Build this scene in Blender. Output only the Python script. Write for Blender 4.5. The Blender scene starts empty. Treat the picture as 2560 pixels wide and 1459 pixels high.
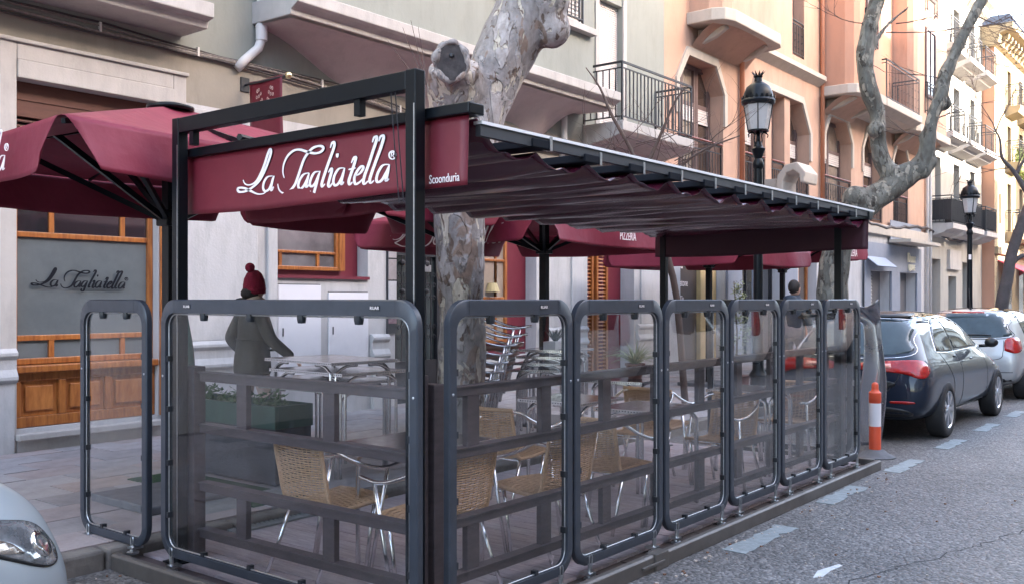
import bpy, bmesh, math, random
from mathutils import Vector, Matrix, noise
from mathutils.bvhtree import BVHTree
from mathutils.geometry import delaunay_2d_cdt
R = math.radians
random.seed(7)
SC = bpy.context.scene
COL = SC.collection

# ---------------------------------------------------------------- camera, world, sun, exposure
cam_d = bpy.data.cameras.new('camera'); cam = bpy.data.objects.new('camera', cam_d); COL.objects.link(cam)
cam.location = (0, 0, 1.6); cam.rotation_euler = (R(90), 0, R(-51.7))
cam_d.sensor_width = 36; cam_d.lens = 33.33; cam_d.shift_y = 0.0072
cam_d.clip_start = 0.05; cam_d.clip_end = 900
SC.camera = cam
world = bpy.data.worlds.new('World'); SC.world = world; world.use_nodes = True
wn = world.node_tree; wn.nodes.clear()
SUN_EL, SUN_AZ = 21.0, 162.0        # azimuth: clockwise from +Y, where the light comes from
sky = wn.nodes.new('ShaderNodeTexSky'); sky.sky_type = 'NISHITA'; sky.sun_disc = False
sky.sun_elevation = R(SUN_EL); sky.sun_rotation = R(SUN_AZ)
sky.air_density = 0.75; sky.dust_density = 2.2; sky.ozone_density = 0.3; sky.altitude = 200
bg = wn.nodes.new('ShaderNodeBackground'); bg.inputs['Strength'].default_value = 0.15
wo = wn.nodes.new('ShaderNodeOutputWorld')
wb = wn.nodes.new('ShaderNodeVectorMath'); wb.operation = 'MULTIPLY'; wb.inputs[1].default_value = (1.08, .985, .885)
wn.links.new(sky.outputs[0], wb.inputs[0]); wn.links.new(wb.outputs[0], bg.inputs[0]); wn.links.new(bg.outputs[0], wo.inputs[0])
sl = bpy.data.lights.new('sun', 'SUN'); sl.energy = 2.0; sl.angle = R(0.5); sl.color = (1, .93, .82)
so = bpy.data.objects.new('sun', sl); COL.objects.link(so)
sdir = Vector((math.sin(R(SUN_AZ)) * math.cos(R(SUN_EL)), math.cos(R(SUN_AZ)) * math.cos(R(SUN_EL)), math.sin(R(SUN_EL))))
so.rotation_euler = sdir.to_track_quat('Z', 'Y').to_euler(); so.location = (0, 0, 40)
vs = SC.view_settings; vs.view_transform = 'Standard'; vs.look = 'None'; vs.gamma = 1; vs.use_curve_mapping = False
vs.exposure = 3.85
SC.cycles.max_bounces = 8; SC.cycles.transparent_max_bounces = 24; SC.cycles.glossy_bounces = 4
SC.cycles.use_denoising = True

# ---------------------------------------------------------------- materials
MATS = {}
def mat(name, col, rough=.6, metal=0, var=0, vscale=4, bump=0, bscale=60, spec=.5, coat=0, col2=None, stretch=None, dirt=0, bdist=.01):
    if name in MATS: return MATS[name]
    m = bpy.data.materials.new(name); MATS[name] = m; m.use_nodes = True
    nt = m.node_tree; b = nt.nodes['Principled BSDF']
    b.inputs['Base Color'].default_value = (*col, 1); b.inputs['Roughness'].default_value = rough
    b.inputs['Metallic'].default_value = metal; b.inputs['Specular IOR Level'].default_value = spec
    b.inputs['Coat Weight'].default_value = coat; b.inputs['Coat Roughness'].default_value = .04
    if var or bump or dirt:
        tc = nt.nodes.new('ShaderNodeTexCoord'); mp = nt.nodes.new('ShaderNodeMapping')
        nt.links.new(tc.outputs['Object'], mp.inputs[0])
        if stretch: mp.inputs['Scale'].default_value = stretch
    last = None
    if var:
        n = nt.nodes.new('ShaderNodeTexNoise'); n.inputs['Scale'].default_value = vscale; n.inputs['Detail'].default_value = 8; n.inputs['Roughness'].default_value = .65
        nt.links.new(mp.outputs[0], n.inputs[0])
        cr = nt.nodes.new('ShaderNodeValToRGB'); nt.links.new(n.outputs[0], cr.inputs[0])
        c2 = col2 or tuple(c * (1 - var) for c in col)
        cr.color_ramp.elements[0].position = .32; cr.color_ramp.elements[0].color = (*c2, 1)
        cr.color_ramp.elements[1].position = .66; cr.color_ramp.elements[1].color = (*col, 1)
        last = cr.outputs[0]; nt.links.new(last, b.inputs['Base Color'])
        rr = nt.nodes.new('ShaderNodeMapRange'); rr.inputs[3].default_value = min(1, rough + .12); rr.inputs[4].default_value = max(0, rough - .06)
        nt.links.new(n.outputs[0], rr.inputs[0]); nt.links.new(rr.outputs[0], b.inputs['Roughness'])
    if dirt:   # streaky grime
        n2 = nt.nodes.new('ShaderNodeTexNoise'); n2.inputs['Scale'].default_value = 2.2; n2.inputs['Detail'].default_value = 10; n2.inputs['Roughness'].default_value = .75
        mp2 = nt.nodes.new('ShaderNodeMapping'); mp2.inputs['Scale'].default_value = (1.6, 1.6, .35)
        nt.links.new(tc.outputs['Object'], mp2.inputs[0]); nt.links.new(mp2.outputs[0], n2.inputs[0])
        c3 = nt.nodes.new('ShaderNodeValToRGB'); c3.color_ramp.elements[0].position = .47; c3.color_ramp.elements[0].color = (0, 0, 0, 1)
        c3.color_ramp.elements[1].position = .72; c3.color_ramp.elements[1].color = (dirt,) * 3 + (1,)
        nt.links.new(n2.outputs[0], c3.inputs[0])
        mx = nt.nodes.new('ShaderNodeMix'); mx.data_type = 'RGBA'
        nt.links.new(c3.outputs[0], mx.inputs[0])
        if last: nt.links.new(last, mx.inputs[6])
        else: mx.inputs[6].default_value = (*col, 1)
        mx.inputs[7].default_value = (*[c * .45 for c in col], 1)
        nt.links.new(mx.outputs[2], b.inputs['Base Color'])
    if bump:
        n3 = nt.nodes.new('ShaderNodeTexNoise'); n3.inputs['Scale'].default_value = bscale; n3.inputs['Detail'].default_value = 6
        nt.links.new(mp.outputs[0], n3.inputs[0])
        bp = nt.nodes.new('ShaderNodeBump'); bp.inputs['Strength'].default_value = bump; bp.inputs['Distance'].default_value = bdist
        nt.links.new(n3.outputs[0], bp.inputs['Height']); nt.links.new(bp.outputs[0], b.inputs['Normal'])
    return m

W_WHITE = mat('white_render', (.50, .49, .49), .75, var=.1, vscale=1.5, bump=.3, bscale=40, dirt=.5)
W_CREAM = mat('grey_cream_render', (.29, .26, .215), .8, var=.14, vscale=1.2, bump=.2, bscale=30, dirt=.4)
W_GREEN = mat('pale_green_render', (.265, .275, .245), .8, var=.08, vscale=1, bump=.15, bscale=30, dirt=.3)
W_BAND = mat('off_white_stone', (.45, .42, .395), .7, var=.12, vscale=3, bump=.2, bscale=50, dirt=.45)
W_PINK = mat('pinkish_plaster', (.50, .42, .40), .8, var=.1, vscale=1.2, bump=.15, bscale=30, dirt=.3)
W_ORANGE = mat('apricot_render', (.48, .30, .215), .8, var=.12, vscale=.8, bump=.15, bscale=30, dirt=.4)
W_ORANGE2 = mat('deep_apricot_render', (.46, .25, .165), .8, var=.08, vscale=.8, bump=.15, bscale=30, dirt=.2)
W_OTRIM = mat('cream_trim', (.47, .41, .345), .75, var=.1, vscale=3, dirt=.3)
W_CW = mat('ivory_render', (.38, .36, .32), .8, var=.1, vscale=.8, bump=.15, bscale=20, dirt=.4)
W_D = mat('warm_cream_render', (.34, .27, .17), .8, var=.12, vscale=.8, dirt=.35)
M_SHOP = mat('grey_shop_paint', (.24, .26, .31), .55, var=.1, vscale=3)
WOODM = mat('varnished_pine', (.42, .15, .035), .38, var=.45, vscale=5, stretch=(6, 1, .8), col2=(.20, .055, .012), coat=.25)
WOODP = mat('knotty_pine_panel', (.50, .19, .05), .4, var=.4, vscale=3.2, stretch=(5, 1, 1.1), col2=(.27, .08, .018), coat=.2)
WOODD = mat('dark_red_wood', (.11, .035, .022), .5, var=.3, vscale=5, stretch=(1, 1, 5))
WINEW = mat('wine_red_paint', (.15, .012, .028), .55, var=.12, vscale=3)
FAB = mat('burgundy_canvas', (.21, .012, .035), .62, var=.18, vscale=2.5, bump=.18, bscale=7, spec=.5, bdist=.05)
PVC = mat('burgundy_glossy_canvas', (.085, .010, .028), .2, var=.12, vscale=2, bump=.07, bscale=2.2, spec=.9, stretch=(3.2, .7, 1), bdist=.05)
SIGNF = mat('burgundy_sign_canvas', (.17, .009, .022), .5, var=.22, vscale=1.6, bump=.12, bscale=5, bdist=.04)
LETW = mat('pinkish_white_print', (.92, .82, .80), .6)
LETD = mat('dark_window_print', (.012, .013, .018), .8, spec=.1)
BLACKM = mat('black_powder_coat', (.006, .008, .011), .3, var=.3, vscale=6, spec=.22)
SLATE = mat('slate_grey_powder_coat', (.042, .048, .062), .36, var=.25, vscale=9, bump=.05, bscale=200)
SLATE2 = mat('slate_grey_powder_coat_light', (.075, .082, .10), .34, var=.15, vscale=5)
DKPL = mat('dark_plastic', (.02, .022, .027), .4)
ALU = mat('polished_aluminium', (.86, .85, .87), .2, 1, var=.12, vscale=20)
STEELW = mat('galvanised_steel', (.55, .56, .58), .35, 1, var=.3, vscale=30)
TTOP = mat('brushed_table_top', (.19, .18, .20), .16, .85, var=.35, vscale=25)
WICK = mat('tan_wicker', (.58, .36, .21), .5, var=.35, vscale=60, bump=.5, bscale=150)
WICKB = mat('brown_wicker', (.17, .07, .04), .5, var=.35, vscale=60, bump=.4, bscale=150)
RAILB = mat('brown_composite_board', (.080, .060, .064), .55, var=.3, vscale=8, stretch=(1, 1, 4), bump=.2, bscale=60)
PLANKS = [mat('deck_board_%s' % n, c, .6, var=.35, vscale=6, stretch=(8, 1.2, 4), bump=.4, bscale=40) for n, c in (('plum', (.46, .38, .40)), ('brown', (.48, .39, .40)), ('grey', (.50, .43, .45)))]
KERBM = mat('bronze_grey_aluminium', (.12, .105, .095), .45, .3, var=.25, vscale=6)
RUBBER = mat('tyre_rubber', (.017, .016, .017), .75, bump=.3, bscale=60)
IRON = mat('black_wrought_iron', (.018, .018, .022), .5, var=.2, vscale=8)
PIPEW = mat('white_plastic_pipe', (.62, .60, .58), .5, dirt=.3)
PIPEO = mat('terracotta_pipe', (.42, .17, .09), .55, dirt=.3)
CABLE = mat('grey_cable', (.26, .23, .21), .7, var=.4, vscale=20)
CABLED = mat('dark_cable', (.06, .05, .05), .7)
BRASS = mat('brass', (.75, .62, .35), .3, 1)
SHUTW = mat('white_roller_slats', (.62, .57, .54), .5)
GREENB = mat('dark_green_planter', (.012, .055, .042), .5, var=.3, vscale=6)
DARKB = mat('dark_planter_panel', (.030, .032, .042), .6, var=.3, vscale=5, bump=.2)
SOIL = mat('soil', (.05, .035, .025), .95, bump=1, bscale=60)
TURF = mat('green_turf', (.02, .07, .03), .9, var=.4, vscale=50, bump=1, bscale=200)
LEAF = mat('dark_green_leaf', (.05, .11, .045), .5, var=.4, vscale=9)
LEAFY = mat('olive_leaf', (.20, .22, .10), .55, var=.4, vscale=9)
LEAFP = mat('pale_striped_leaf', (.35, .40, .20), .5, var=.5, vscale=20)
POTB = mat('terracotta_brown_pot', (.13, .045, .035), .5)
BLUEP = mat('worn_blue_paint', (.29, .32, .325), .7, var=.35, vscale=14, bump=.3, bscale=80, dirt=.6)
WHITEP = mat('worn_white_paint', (.6, .6, .6), .7, var=.3, vscale=20)
ORNG = mat('orange_plastic', (.78, .10, .04), .4, var=.1, vscale=9)
REFW = mat('white_reflective_band', (.78, .74, .76), .35)
BASEG = mat('grey_rubber_base', (.13, .13, .14), .7, var=.3, vscale=12)
GLR = mat('curled_silver_sheet', (.50, .50, .54), .22, .9, var=.2, vscale=4)
ROOFT = mat('grey_roof_slate', (.10, .11, .14), .6, var=.3, vscale=10)
PAVEK = mat('kerb_stone', (.20, .175, .155), .85, var=.4, vscale=7, bump=.6, bscale=30, dirt=.6)
REDAWN = mat('bright_red_awning', (.62, .07, .09), .6)
SKIN = mat('skin', (.55, .33, .25), .55); HAIR = mat('dark_hair', (.02, .014, .012), .7, bump=.5, bscale=80)
COATG = mat('olive_grey_coat', (.038, .038, .032), .85, var=.25, vscale=8, bump=.5, bscale=14, bdist=.02)
WOOLR = mat('crimson_wool', (.20, .008, .03), .95, bump=1, bscale=90)
FUR = mat('beige_fur_trim', (.40, .33, .27), .95, bump=1, bscale=120)
JACK = mat('slate_blue_jacket', (.045, .06, .085), .7, var=.3, vscale=9, bump=.4, bscale=20)
TROU = mat('pale_beige_tights', (.36, .29, .26), .8); TROUD = mat('black_trousers', (.015, .015, .018), .8); SHOE = mat('black_shoe', (.01, .01, .01), .5)

def pane_mat(name, col, rough, var=0, spec=1.0, vscale=1.2):
    return mat(name, col, rough, var=var, vscale=vscale, spec=spec, coat=.6)
P_FROST = pane_mat('frosted_grey_glass', (.15, .17, .18), .16, .3)
P_DARK = pane_mat('dark_window_glass', (.03, .03, .036), .05, .5)
P_BR = pane_mat('brown_window_glass', (.09, .06, .045), .06, .4)
P_CURT = pane_mat('curtained_window_glass', (.36, .29, .23), .12, .35, vscale=2)
P_BRIGHT = pane_mat('window_glass_painted_sky', (.62, .58, .54), .08, .2)  # pale base colour stands in for bright sky reflected in the panes
P_WARM = mat('cream_yellow_curtain', (.62, .46, .22), .5, var=.3, vscale=2)  # material of the cream yellow shop curtains
LAMPG = mat('milky_lantern_glass', (.46, .45, .45), .25, var=.15, vscale=6, spec=.7)

def thin_glass(name, tint=(.985, .99, .99), gain=19, rough=0.0, dust=.003):
    m = bpy.data.materials.new(name); m.use_nodes = True; nt = m.node_tree; nt.nodes.clear()
    o = nt.nodes.new('ShaderNodeOutputMaterial'); t = nt.nodes.new('ShaderNodeBsdfTransparent'); g = nt.nodes.new('ShaderNodeBsdfGlossy')
    t.inputs[0].default_value = (*tint, 1); g.inputs['Roughness'].default_value = rough
    f = nt.nodes.new('ShaderNodeFresnel'); f.inputs[0].default_value = 1.5
    ge = nt.nodes.new('ShaderNodeNewGeometry')
    inv = nt.nodes.new('ShaderNodeMath'); inv.operation = 'SUBTRACT'; inv.inputs[0].default_value = 1; nt.links.new(ge.outputs['Backfacing'], inv.inputs[1])
    mu = nt.nodes.new('ShaderNodeMath'); mu.operation = 'MULTIPLY'; nt.links.new(f.outputs[0], mu.inputs[0]); nt.links.new(inv.outputs[0], mu.inputs[1])
    sq = nt.nodes.new('ShaderNodeMath'); sq.operation = 'MULTIPLY'; nt.links.new(mu.outputs[0], sq.inputs[0]); nt.links.new(mu.outputs[0], sq.inputs[1])
    m1 = nt.nodes.new('ShaderNodeMath'); m1.operation = 'MULTIPLY'; nt.links.new(sq.outputs[0], m1.inputs[0]); m1.inputs[1].default_value = gain
    m2 = nt.nodes.new('ShaderNodeMath'); m2.operation = 'MINIMUM'; nt.links.new(m1.outputs[0], m2.inputs[0]); m2.inputs[1].default_value = .6
    mix = nt.nodes.new('ShaderNodeMixShader'); nt.links.new(m2.outputs[0], mix.inputs[0]); nt.links.new(t.outputs[0], mix.inputs[1]); nt.links.new(g.outputs[0], mix.inputs[2])
    # smears and dust: a little diffuse
    d = nt.nodes.new('ShaderNodeBsdfDiffuse'); d.inputs[0].default_value = (.55, .52, .56, 1)
    tc = nt.nodes.new('ShaderNodeTexCoord'); n = nt.nodes.new('ShaderNodeTexNoise'); n.inputs['Scale'].default_value = 5; n.inputs['Detail'].default_value = 10; n.inputs['Roughness'].default_value = .75; n.inputs['Distortion'].default_value = 1.2
    nt.links.new(tc.outputs['Object'], n.inputs[0])
    mr = nt.nodes.new('ShaderNodeMapRange'); mr.inputs[1].default_value = .5; mr.inputs[2].default_value = .78; mr.inputs[3].default_value = dust * .4; mr.inputs[4].default_value = dust * 16
    nt.links.new(n.outputs[0], mr.inputs[0])
    m3 = nt.nodes.new('ShaderNodeMixShader'); nt.links.new(mr.outputs[0], m3.inputs[0]); nt.links.new(mix.outputs[0], m3.inputs[1]); nt.links.new(d.outputs[0], m3.inputs[2])
    nt.links.new(m3.outputs[0], o.inputs[0]); MATS[name] = m
    return m
GLASS = thin_glass('clear_screen_glass')

def asphalt(name):
    m = bpy.data.materials.new(name); m.use_nodes = True; nt = m.node_tree; b = nt.nodes['Principled BSDF']
    tc = nt.nodes.new('ShaderNodeTexCoord')
    v = nt.nodes.new('ShaderNodeTexVoronoi'); v.inputs['Scale'].default_value = 50; nt.links.new(tc.outputs['Object'], v.inputs[0])
    v2 = nt.nodes.new('ShaderNodeTexVoronoi'); v2.inputs['Scale'].default_value = 24; nt.links.new(tc.outputs['Object'], v2.inputs[0])
    n = nt.nodes.new('ShaderNodeTexNoise'); n.inputs['Scale'].default_value = .8; n.inputs['Detail'].default_value = 10; n.inputs['Roughness'].default_value = .7; nt.links.new(tc.outputs['Object'], n.inputs[0])
    cr = nt.nodes.new('ShaderNodeValToRGB'); e = cr.color_ramp.elements
    e[0].position = .0; e[0].color = (.090, .084, .081, 1); e[1].position = 1; e[1].color = (.27, .25, .24, 1)
    x = cr.color_ramp.elements.new(.55); x.color = (.145, .133, .127, 1)
    sp = nt.nodes.new('ShaderNodeSeparateColor'); nt.links.new(v.outputs['Color'], sp.inputs[0]); nt.links.new(sp.outputs[0], cr.inputs[0])
    cr2 = nt.nodes.new('ShaderNodeValToRGB'); cr2.color_ramp.elements[0].position = .3; cr2.color_ramp.elements[0].color = (.50, .49, .49, 1)
    cr2.color_ramp.elements[1].position = .7; cr2.color_ramp.elements[1].color = (1, 1, 1, 1); nt.links.new(n.outputs[0], cr2.inputs[0])
    mx = nt.nodes.new('ShaderNodeMix'); mx.data_type = 'RGBA'; mx.blend_type = 'MULTIPLY'; mx.inputs[0].default_value = 1
    nt.links.new(cr.outputs[0], mx.inputs[6]); nt.links.new(cr2.outputs[0], mx.inputs[7]); nt.links.new(mx.outputs[2], b.inputs['Base Color'])
    b.inputs['Roughness'].default_value = .62
    ad = nt.nodes.new('ShaderNodeMath'); ad.operation = 'ADD'; nt.links.new(v.outputs['Distance'], ad.inputs[0]); nt.links.new(v2.outputs['Distance'], ad.inputs[1])
    bp = nt.nodes.new('ShaderNodeBump'); bp.inputs['Strength'].default_value = .75; bp.inputs['Distance'].default_value = .012; bp.invert = True
    nt.links.new(ad.outputs[0], bp.inputs['Height']); nt.links.new(bp.outputs[0], b.inputs['Normal'])
    MATS[name] = m; return m
ASPH = asphalt('coarse_asphalt')

def bark(name, base, pale, brown, sc=1.0):
    m = bpy.data.materials.new(name); m.use_nodes = True; nt = m.node_tree; b = nt.nodes['Principled BSDF']
    tc = nt.nodes.new('ShaderNodeTexCoord'); mp = nt.nodes.new('ShaderNodeMapping'); mp.inputs['Scale'].default_value = (1.5 * sc, 1.5 * sc, .75 * sc)
    nt.links.new(tc.outputs['Object'], mp.inputs[0])
    def layer(scale, lo, hi, off, det=3):
        mq = nt.nodes.new('ShaderNodeMapping'); mq.inputs['Location'].default_value = (off, off * 2, off * 3); nt.links.new(mp.outputs[0], mq.inputs[0])
        n = nt.nodes.new('ShaderNodeTexNoise'); n.inputs['Scale'].default_value = scale; n.inputs['Detail'].default_value = det; n.inputs['Roughness'].default_value = .55; n.inputs['Distortion'].default_value = .6
        nt.links.new(mq.outputs[0], n.inputs[0]); r = nt.nodes.new('ShaderNodeMapRange'); r.inputs[1].default_value = lo; r.inputs[2].default_value = hi
        nt.links.new(n.outputs[0], r.inputs[0]); return r.outputs[0]
    def mixc(f, a, c):
        mx = nt.nodes.new('ShaderNodeMix'); mx.data_type = 'RGBA'; nt.links.new(f, mx.inputs[0])
        if isinstance(a, tuple): mx.inputs[6].default_value = (*a, 1)
        else: nt.links.new(a, mx.inputs[6])
        if isinstance(c, tuple): mx.inputs[7].default_value = (*c, 1)
        else: nt.links.new(c, mx.inputs[7])
        return mx.outputs[2]
    l1 = layer(3.4, .53, .56, 0, 5); l2 = layer(4.6, .57, .595, 3.3); l3 = layer(3.8, .60, .635, 8.1); l4 = layer(9, .60, .64, 5.5)
    c = mixc(l1, base, tuple(x * 1.5 for x in base)); c = mixc(l3, c, brown); c = mixc(l2, c, pale); c = mixc(l4, c, tuple(x * .6 for x in brown))
    nv = nt.nodes.new('ShaderNodeTexNoise'); nv.inputs['Scale'].default_value = 14; nv.inputs['Detail'].default_value = 8; nt.links.new(mp.outputs[0], nv.inputs[0])
    rv = nt.nodes.new('ShaderNodeValToRGB'); rv.color_ramp.elements[0].position = .3; rv.color_ramp.elements[0].color = (.62, .6, .58, 1); rv.color_ramp.elements[1].position = .65; rv.color_ramp.elements[1].color = (1, 1, 1, 1); nt.links.new(nv.outputs[0], rv.inputs[0])
    mv = nt.nodes.new('ShaderNodeMix'); mv.data_type = 'RGBA'; mv.blend_type = 'MULTIPLY'; mv.inputs[0].default_value = 1; nt.links.new(c, mv.inputs[6]); nt.links.new(rv.outputs[0], mv.inputs[7]); c = mv.outputs[2]
    nt.links.new(c, b.inputs['Base Color']); b.inputs['Roughness'].default_value = .8
    ad = nt.nodes.new('ShaderNodeMath'); ad.operation = 'SUBTRACT'; nt.links.new(l1, ad.inputs[0]); nt.links.new(l2, ad.inputs[1])
    n = nt.nodes.new('ShaderNodeTexNoise'); n.inputs['Scale'].default_value = 40; nt.links.new(tc.outputs['Object'], n.inputs[0])
    a2 = nt.nodes.new('ShaderNodeMath'); a2.operation = 'MULTIPLY_ADD'; nt.links.new(n.outputs[0], a2.inputs[0]); a2.inputs[1].default_value = .4; nt.links.new(ad.outputs[0], a2.inputs[2])
    bp = nt.nodes.new('ShaderNodeBump'); bp.inputs['Strength'].default_value = .9; bp.inputs['Distance'].default_value = .02
    nt.links.new(a2.outputs[0], bp.inputs['Height']); nt.links.new(bp.outputs[0], b.inputs['Normal'])
    MATS[name] = m; return m
BARK = bark('mottled_plane_bark', (.31, .28, .27), (.60, .53, .44), (.28, .20, .16))
BARK2 = bark('grey_green_plane_bark', (.13, .125, .108), (.32, .29, .24), (.10, .085, .07), .8)
TWIG = mat('dark_twig', (.09, .06, .05), .8)

# ---------------------------------------------------------------- mesh kit
class MB:
    def __init__(s): s.v = []; s.f = []; s.mi = []; s.m = 0
    def add(s, vs_, fs):
        o = len(s.v); s.v += [tuple(p) for p in vs_]
        for f in fs: s.f.append(tuple(i + o for i in f)); s.mi.append(s.m)
    def box(s, x0, x1, y0, y1, z0, z1):
        s.add([(x0, y0, z0), (x1, y0, z0), (x1, y1, z0), (x0, y1, z0), (x0, y0, z1), (x1, y0, z1), (x1, y1, z1), (x0, y1, z1)],
              [(0, 3, 2, 1), (4, 5, 6, 7), (0, 1, 5, 4), (1, 2, 6, 5), (2, 3, 7, 6), (3, 0, 4, 7)])
        return s
    def bar(s, a, b, w, h=None, up=(0, 0, 1)):
        a, b = Vector(a), Vector(b); h = h or w; d = (b - a).normalized(); up = Vector(up)
        if abs(d.dot(up)) > .99: up = Vector((1, 0, 0))
        x = d.cross(up).normalized() * w / 2; y = x.cross(d).normalized() * h / 2
        vs_ = [p + sx * x + sy * y for p in (a, b) for sx, sy in ((-1, -1), (1, -1), (1, 1), (-1, 1))]
        s.add(vs_, [(0, 1, 2, 3), (7, 6, 5, 4), (0, 4, 5, 1), (1, 5, 6, 2), (2, 6, 7, 3), (3, 7, 4, 0)]); return s
    def tube(s, pts, r, n=8, cap=True, closed=False):
        pts = [Vector(p) for p in pts]; N = len(pts); rs = r if isinstance(r, (list, tuple)) else [r] * N
        ring = []; prev = None
        for i in range(N):
            if closed: d = pts[(i + 1) % N] - pts[i - 1]
            else: d = pts[min(i + 1, N - 1)] - pts[max(i - 1, 0)]
            d = d.normalized() if d.length > 1e-9 else Vector((0, 0, 1))
            if prev is None:
                up = Vector((0, 0, 1)) if abs(d.z) < .9 else Vector((1, 0, 0)); x = d.cross(up).normalized()
            else:
                x = prev - d * prev.dot(d); x = x.normalized() if x.length > 1e-6 else d.orthogonal().normalized()
            prev = x; y = d.cross(x)
            ring.append([pts[i] + (x * math.cos(2 * math.pi * k / n) + y * math.sin(2 * math.pi * k / n)) * rs[i] for k in range(n)])
        vs_ = [p for q in ring for p in q]; fs = []
        for i in range(N if closed else N - 1):
            j = (i + 1) % N
            for k in range(n): l = (k + 1) % n; fs.append((i * n + k, i * n + l, j * n + l, j * n + k))
        if cap and not closed: fs += [tuple(range(n - 1, -1, -1)), tuple((N - 1) * n + k for k in range(n))]
        s.add(vs_, fs); return s
    def lathe(s, prof, c=(0, 0, 0), n=24, axis='Z', cap=True):
        vs_ = []; fs = []; N = len(prof)
        for r, h in prof:
            for k in range(n):
                a = 2 * math.pi * k / n; p = (r * math.cos(a), r * math.sin(a), h)
                if axis == 'Y': p = (p[0], p[2], p[1])
                if axis == 'X': p = (p[2], p[0], p[1])
                vs_.append((p[0] + c[0], p[1] + c[1], p[2] + c[2]))
        for i in range(N - 1):
            for k in range(n):
                l = (k + 1) % n; q = (i * n + k, i * n + l, (i + 1) * n + l, (i + 1) * n + k); fs.append(q[::-1] if axis == 'Y' else q)
        if cap: fs += [tuple(range(n - 1, -1, -1)), tuple((N - 1) * n + k for k in range(n))]
        s.add(vs_, fs); return s
    def prism(s, poly, z0, z1):
        n = len(poly); vs_ = [(x, y, z0) for x, y in poly] + [(x, y, z1) for x, y in poly]
        s.add(vs_, [tuple(range(n - 1, -1, -1)), tuple(range(n, 2 * n))] + [(i, (i + 1) % n, n + (i + 1) % n, n + i) for i in range(n)]); return s
    def prismY(s, poly, y0, y1):   # polygon in XZ
        n = len(poly); vs_ = [(x, y0, z) for x, z in poly] + [(x, y1, z) for x, z in poly]
        s.add(vs_, [tuple(range(n)), tuple(range(2 * n - 1, n - 1, -1))] + [(i, n + i, n + (i + 1) % n, (i + 1) % n) for i in range(n)]); return s
    def prismX(s, poly, x0, x1):   # polygon in YZ
        n = len(poly); vs_ = [(x0, y, z) for y, z in poly] + [(x1, y, z) for y, z in poly]
        s.add(vs_, [tuple(range(n - 1, -1, -1)), tuple(range(n, 2 * n))] + [(i, (i + 1) % n, n + (i + 1) % n, n + i) for i in range(n)]); return s
    def grid(s, fn, nu, nv, flip=False):
        vs_ = [fn(i / nu, j / nv) for i in range(nu + 1) for j in range(nv + 1)]; fs = []
        for i in range(nu):
            for j in range(nv):
                a = i * (nv + 1) + j; q = (a, a + nv + 1, a + nv + 2, a + 1); fs.append(q[::-1] if flip else q)
        s.add(vs_, fs); return s
    def ball(s, c, r, n=10, sx=1, sy=1, sz=1):
        c = Vector(c); m = n // 2 + 1
        pr = [(math.sin(math.pi * i / m) * r, -math.cos(math.pi * i / m) * r) for i in range(m + 1)]; vs_ = []; fs = []
        for a, h in pr:
            for k in range(n):
                t = 2 * math.pi * k / n; vs_.append((c.x + a * math.cos(t) * sx, c.y + a * math.sin(t) * sy, c.z + h * sz))
        for i in range(m):
            for k in range(n): l = (k + 1) % n; fs.append((i * n + k, i * n + l, (i + 1) * n + l, (i + 1) * n + k))
        s.add(vs_, fs); return s
    def mesh(s, name, m, smooth=False):
        me = bpy.data.meshes.new(name); me.from_pydata(s.v, [], s.f)
        for x in (m if isinstance(m, (list, tuple)) else [m]): me.materials.append(x)
        if any(s.mi): me.polygons.foreach_set('material_index', s.mi)
        if smooth: me.polygons.foreach_set('use_smooth', [True] * len(me.polygons))
        me.validate(); me.update(); return me
    def obj(s, name, m, parent=None, smooth=False, bevel=0, solid=0, loc=None, ang=None):
        o = bpy.data.objects.new(name, s.mesh(name, m, smooth)); COL.objects.link(o)
        if parent: o.parent = parent
        if loc: o.location = loc
        if solid: mo = o.modifiers.new('s', 'SOLIDIFY'); mo.thickness = solid; mo.offset = 0
        if bevel: mo = o.modifiers.new('b', 'BEVEL'); mo.width = bevel; mo.segments = 2; mo.limit_method = 'ANGLE'; mo.angle_limit = R(40); mo.harden_normals = False
        if ang: smooth_by(o, ang)
        return o
def smooth_by(o, ang=35):
    me = o.data; me.polygons.foreach_set('use_smooth', [True] * len(me.polygons))
    bm = bmesh.new(); bm.from_mesh(me)
    for e in bm.edges:
        if len(e.link_faces) == 2 and e.calc_face_angle(0) > R(ang): e.smooth = False
    bm.to_mesh(me); bm.free()
def tag(o, label, cat, group=None, kind=None):
    if label: o['label'] = label
    if cat: o['category'] = cat
    if group: o['group'] = group
    if kind: o['kind'] = kind
    return o
def empty(name, loc=(0, 0, 0), rz=0, label=None, cat=None, group=None):
    o = bpy.data.objects.new(name, None); o.location = loc; o.rotation_euler = (0, 0, rz); o.empty_display_size = .2
    COL.objects.link(o); return tag(o, label, cat, group)
def children(o): return list(o.children)
def copy_tree(o, loc, rz, label=None, cat=None, group=None, rot=None):
    def cp(a, par):
        c = a.copy(); COL.objects.link(c)
        if par: c.parent = par
        for ch in children(a): cp(ch, c)
        return c
    r = cp(o, None); r.location = loc; r.rotation_euler = rot or (0, 0, rz)
    if label: r['label'] = label
    if group: r['group'] = group
    return r
def struct(name, mb, m, **k):
    o = mb.obj(name, m, **k)
    if not o.parent: o['kind'] = 'structure'
    return o
def evald(o):
    dg = bpy.context.evaluated_depsgraph_get(); me = bpy.data.meshes.new_from_object(o.evaluated_get(dg)); old = o.data
    o.modifiers.clear(); o.data = me; me.name = old.name; return o
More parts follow.
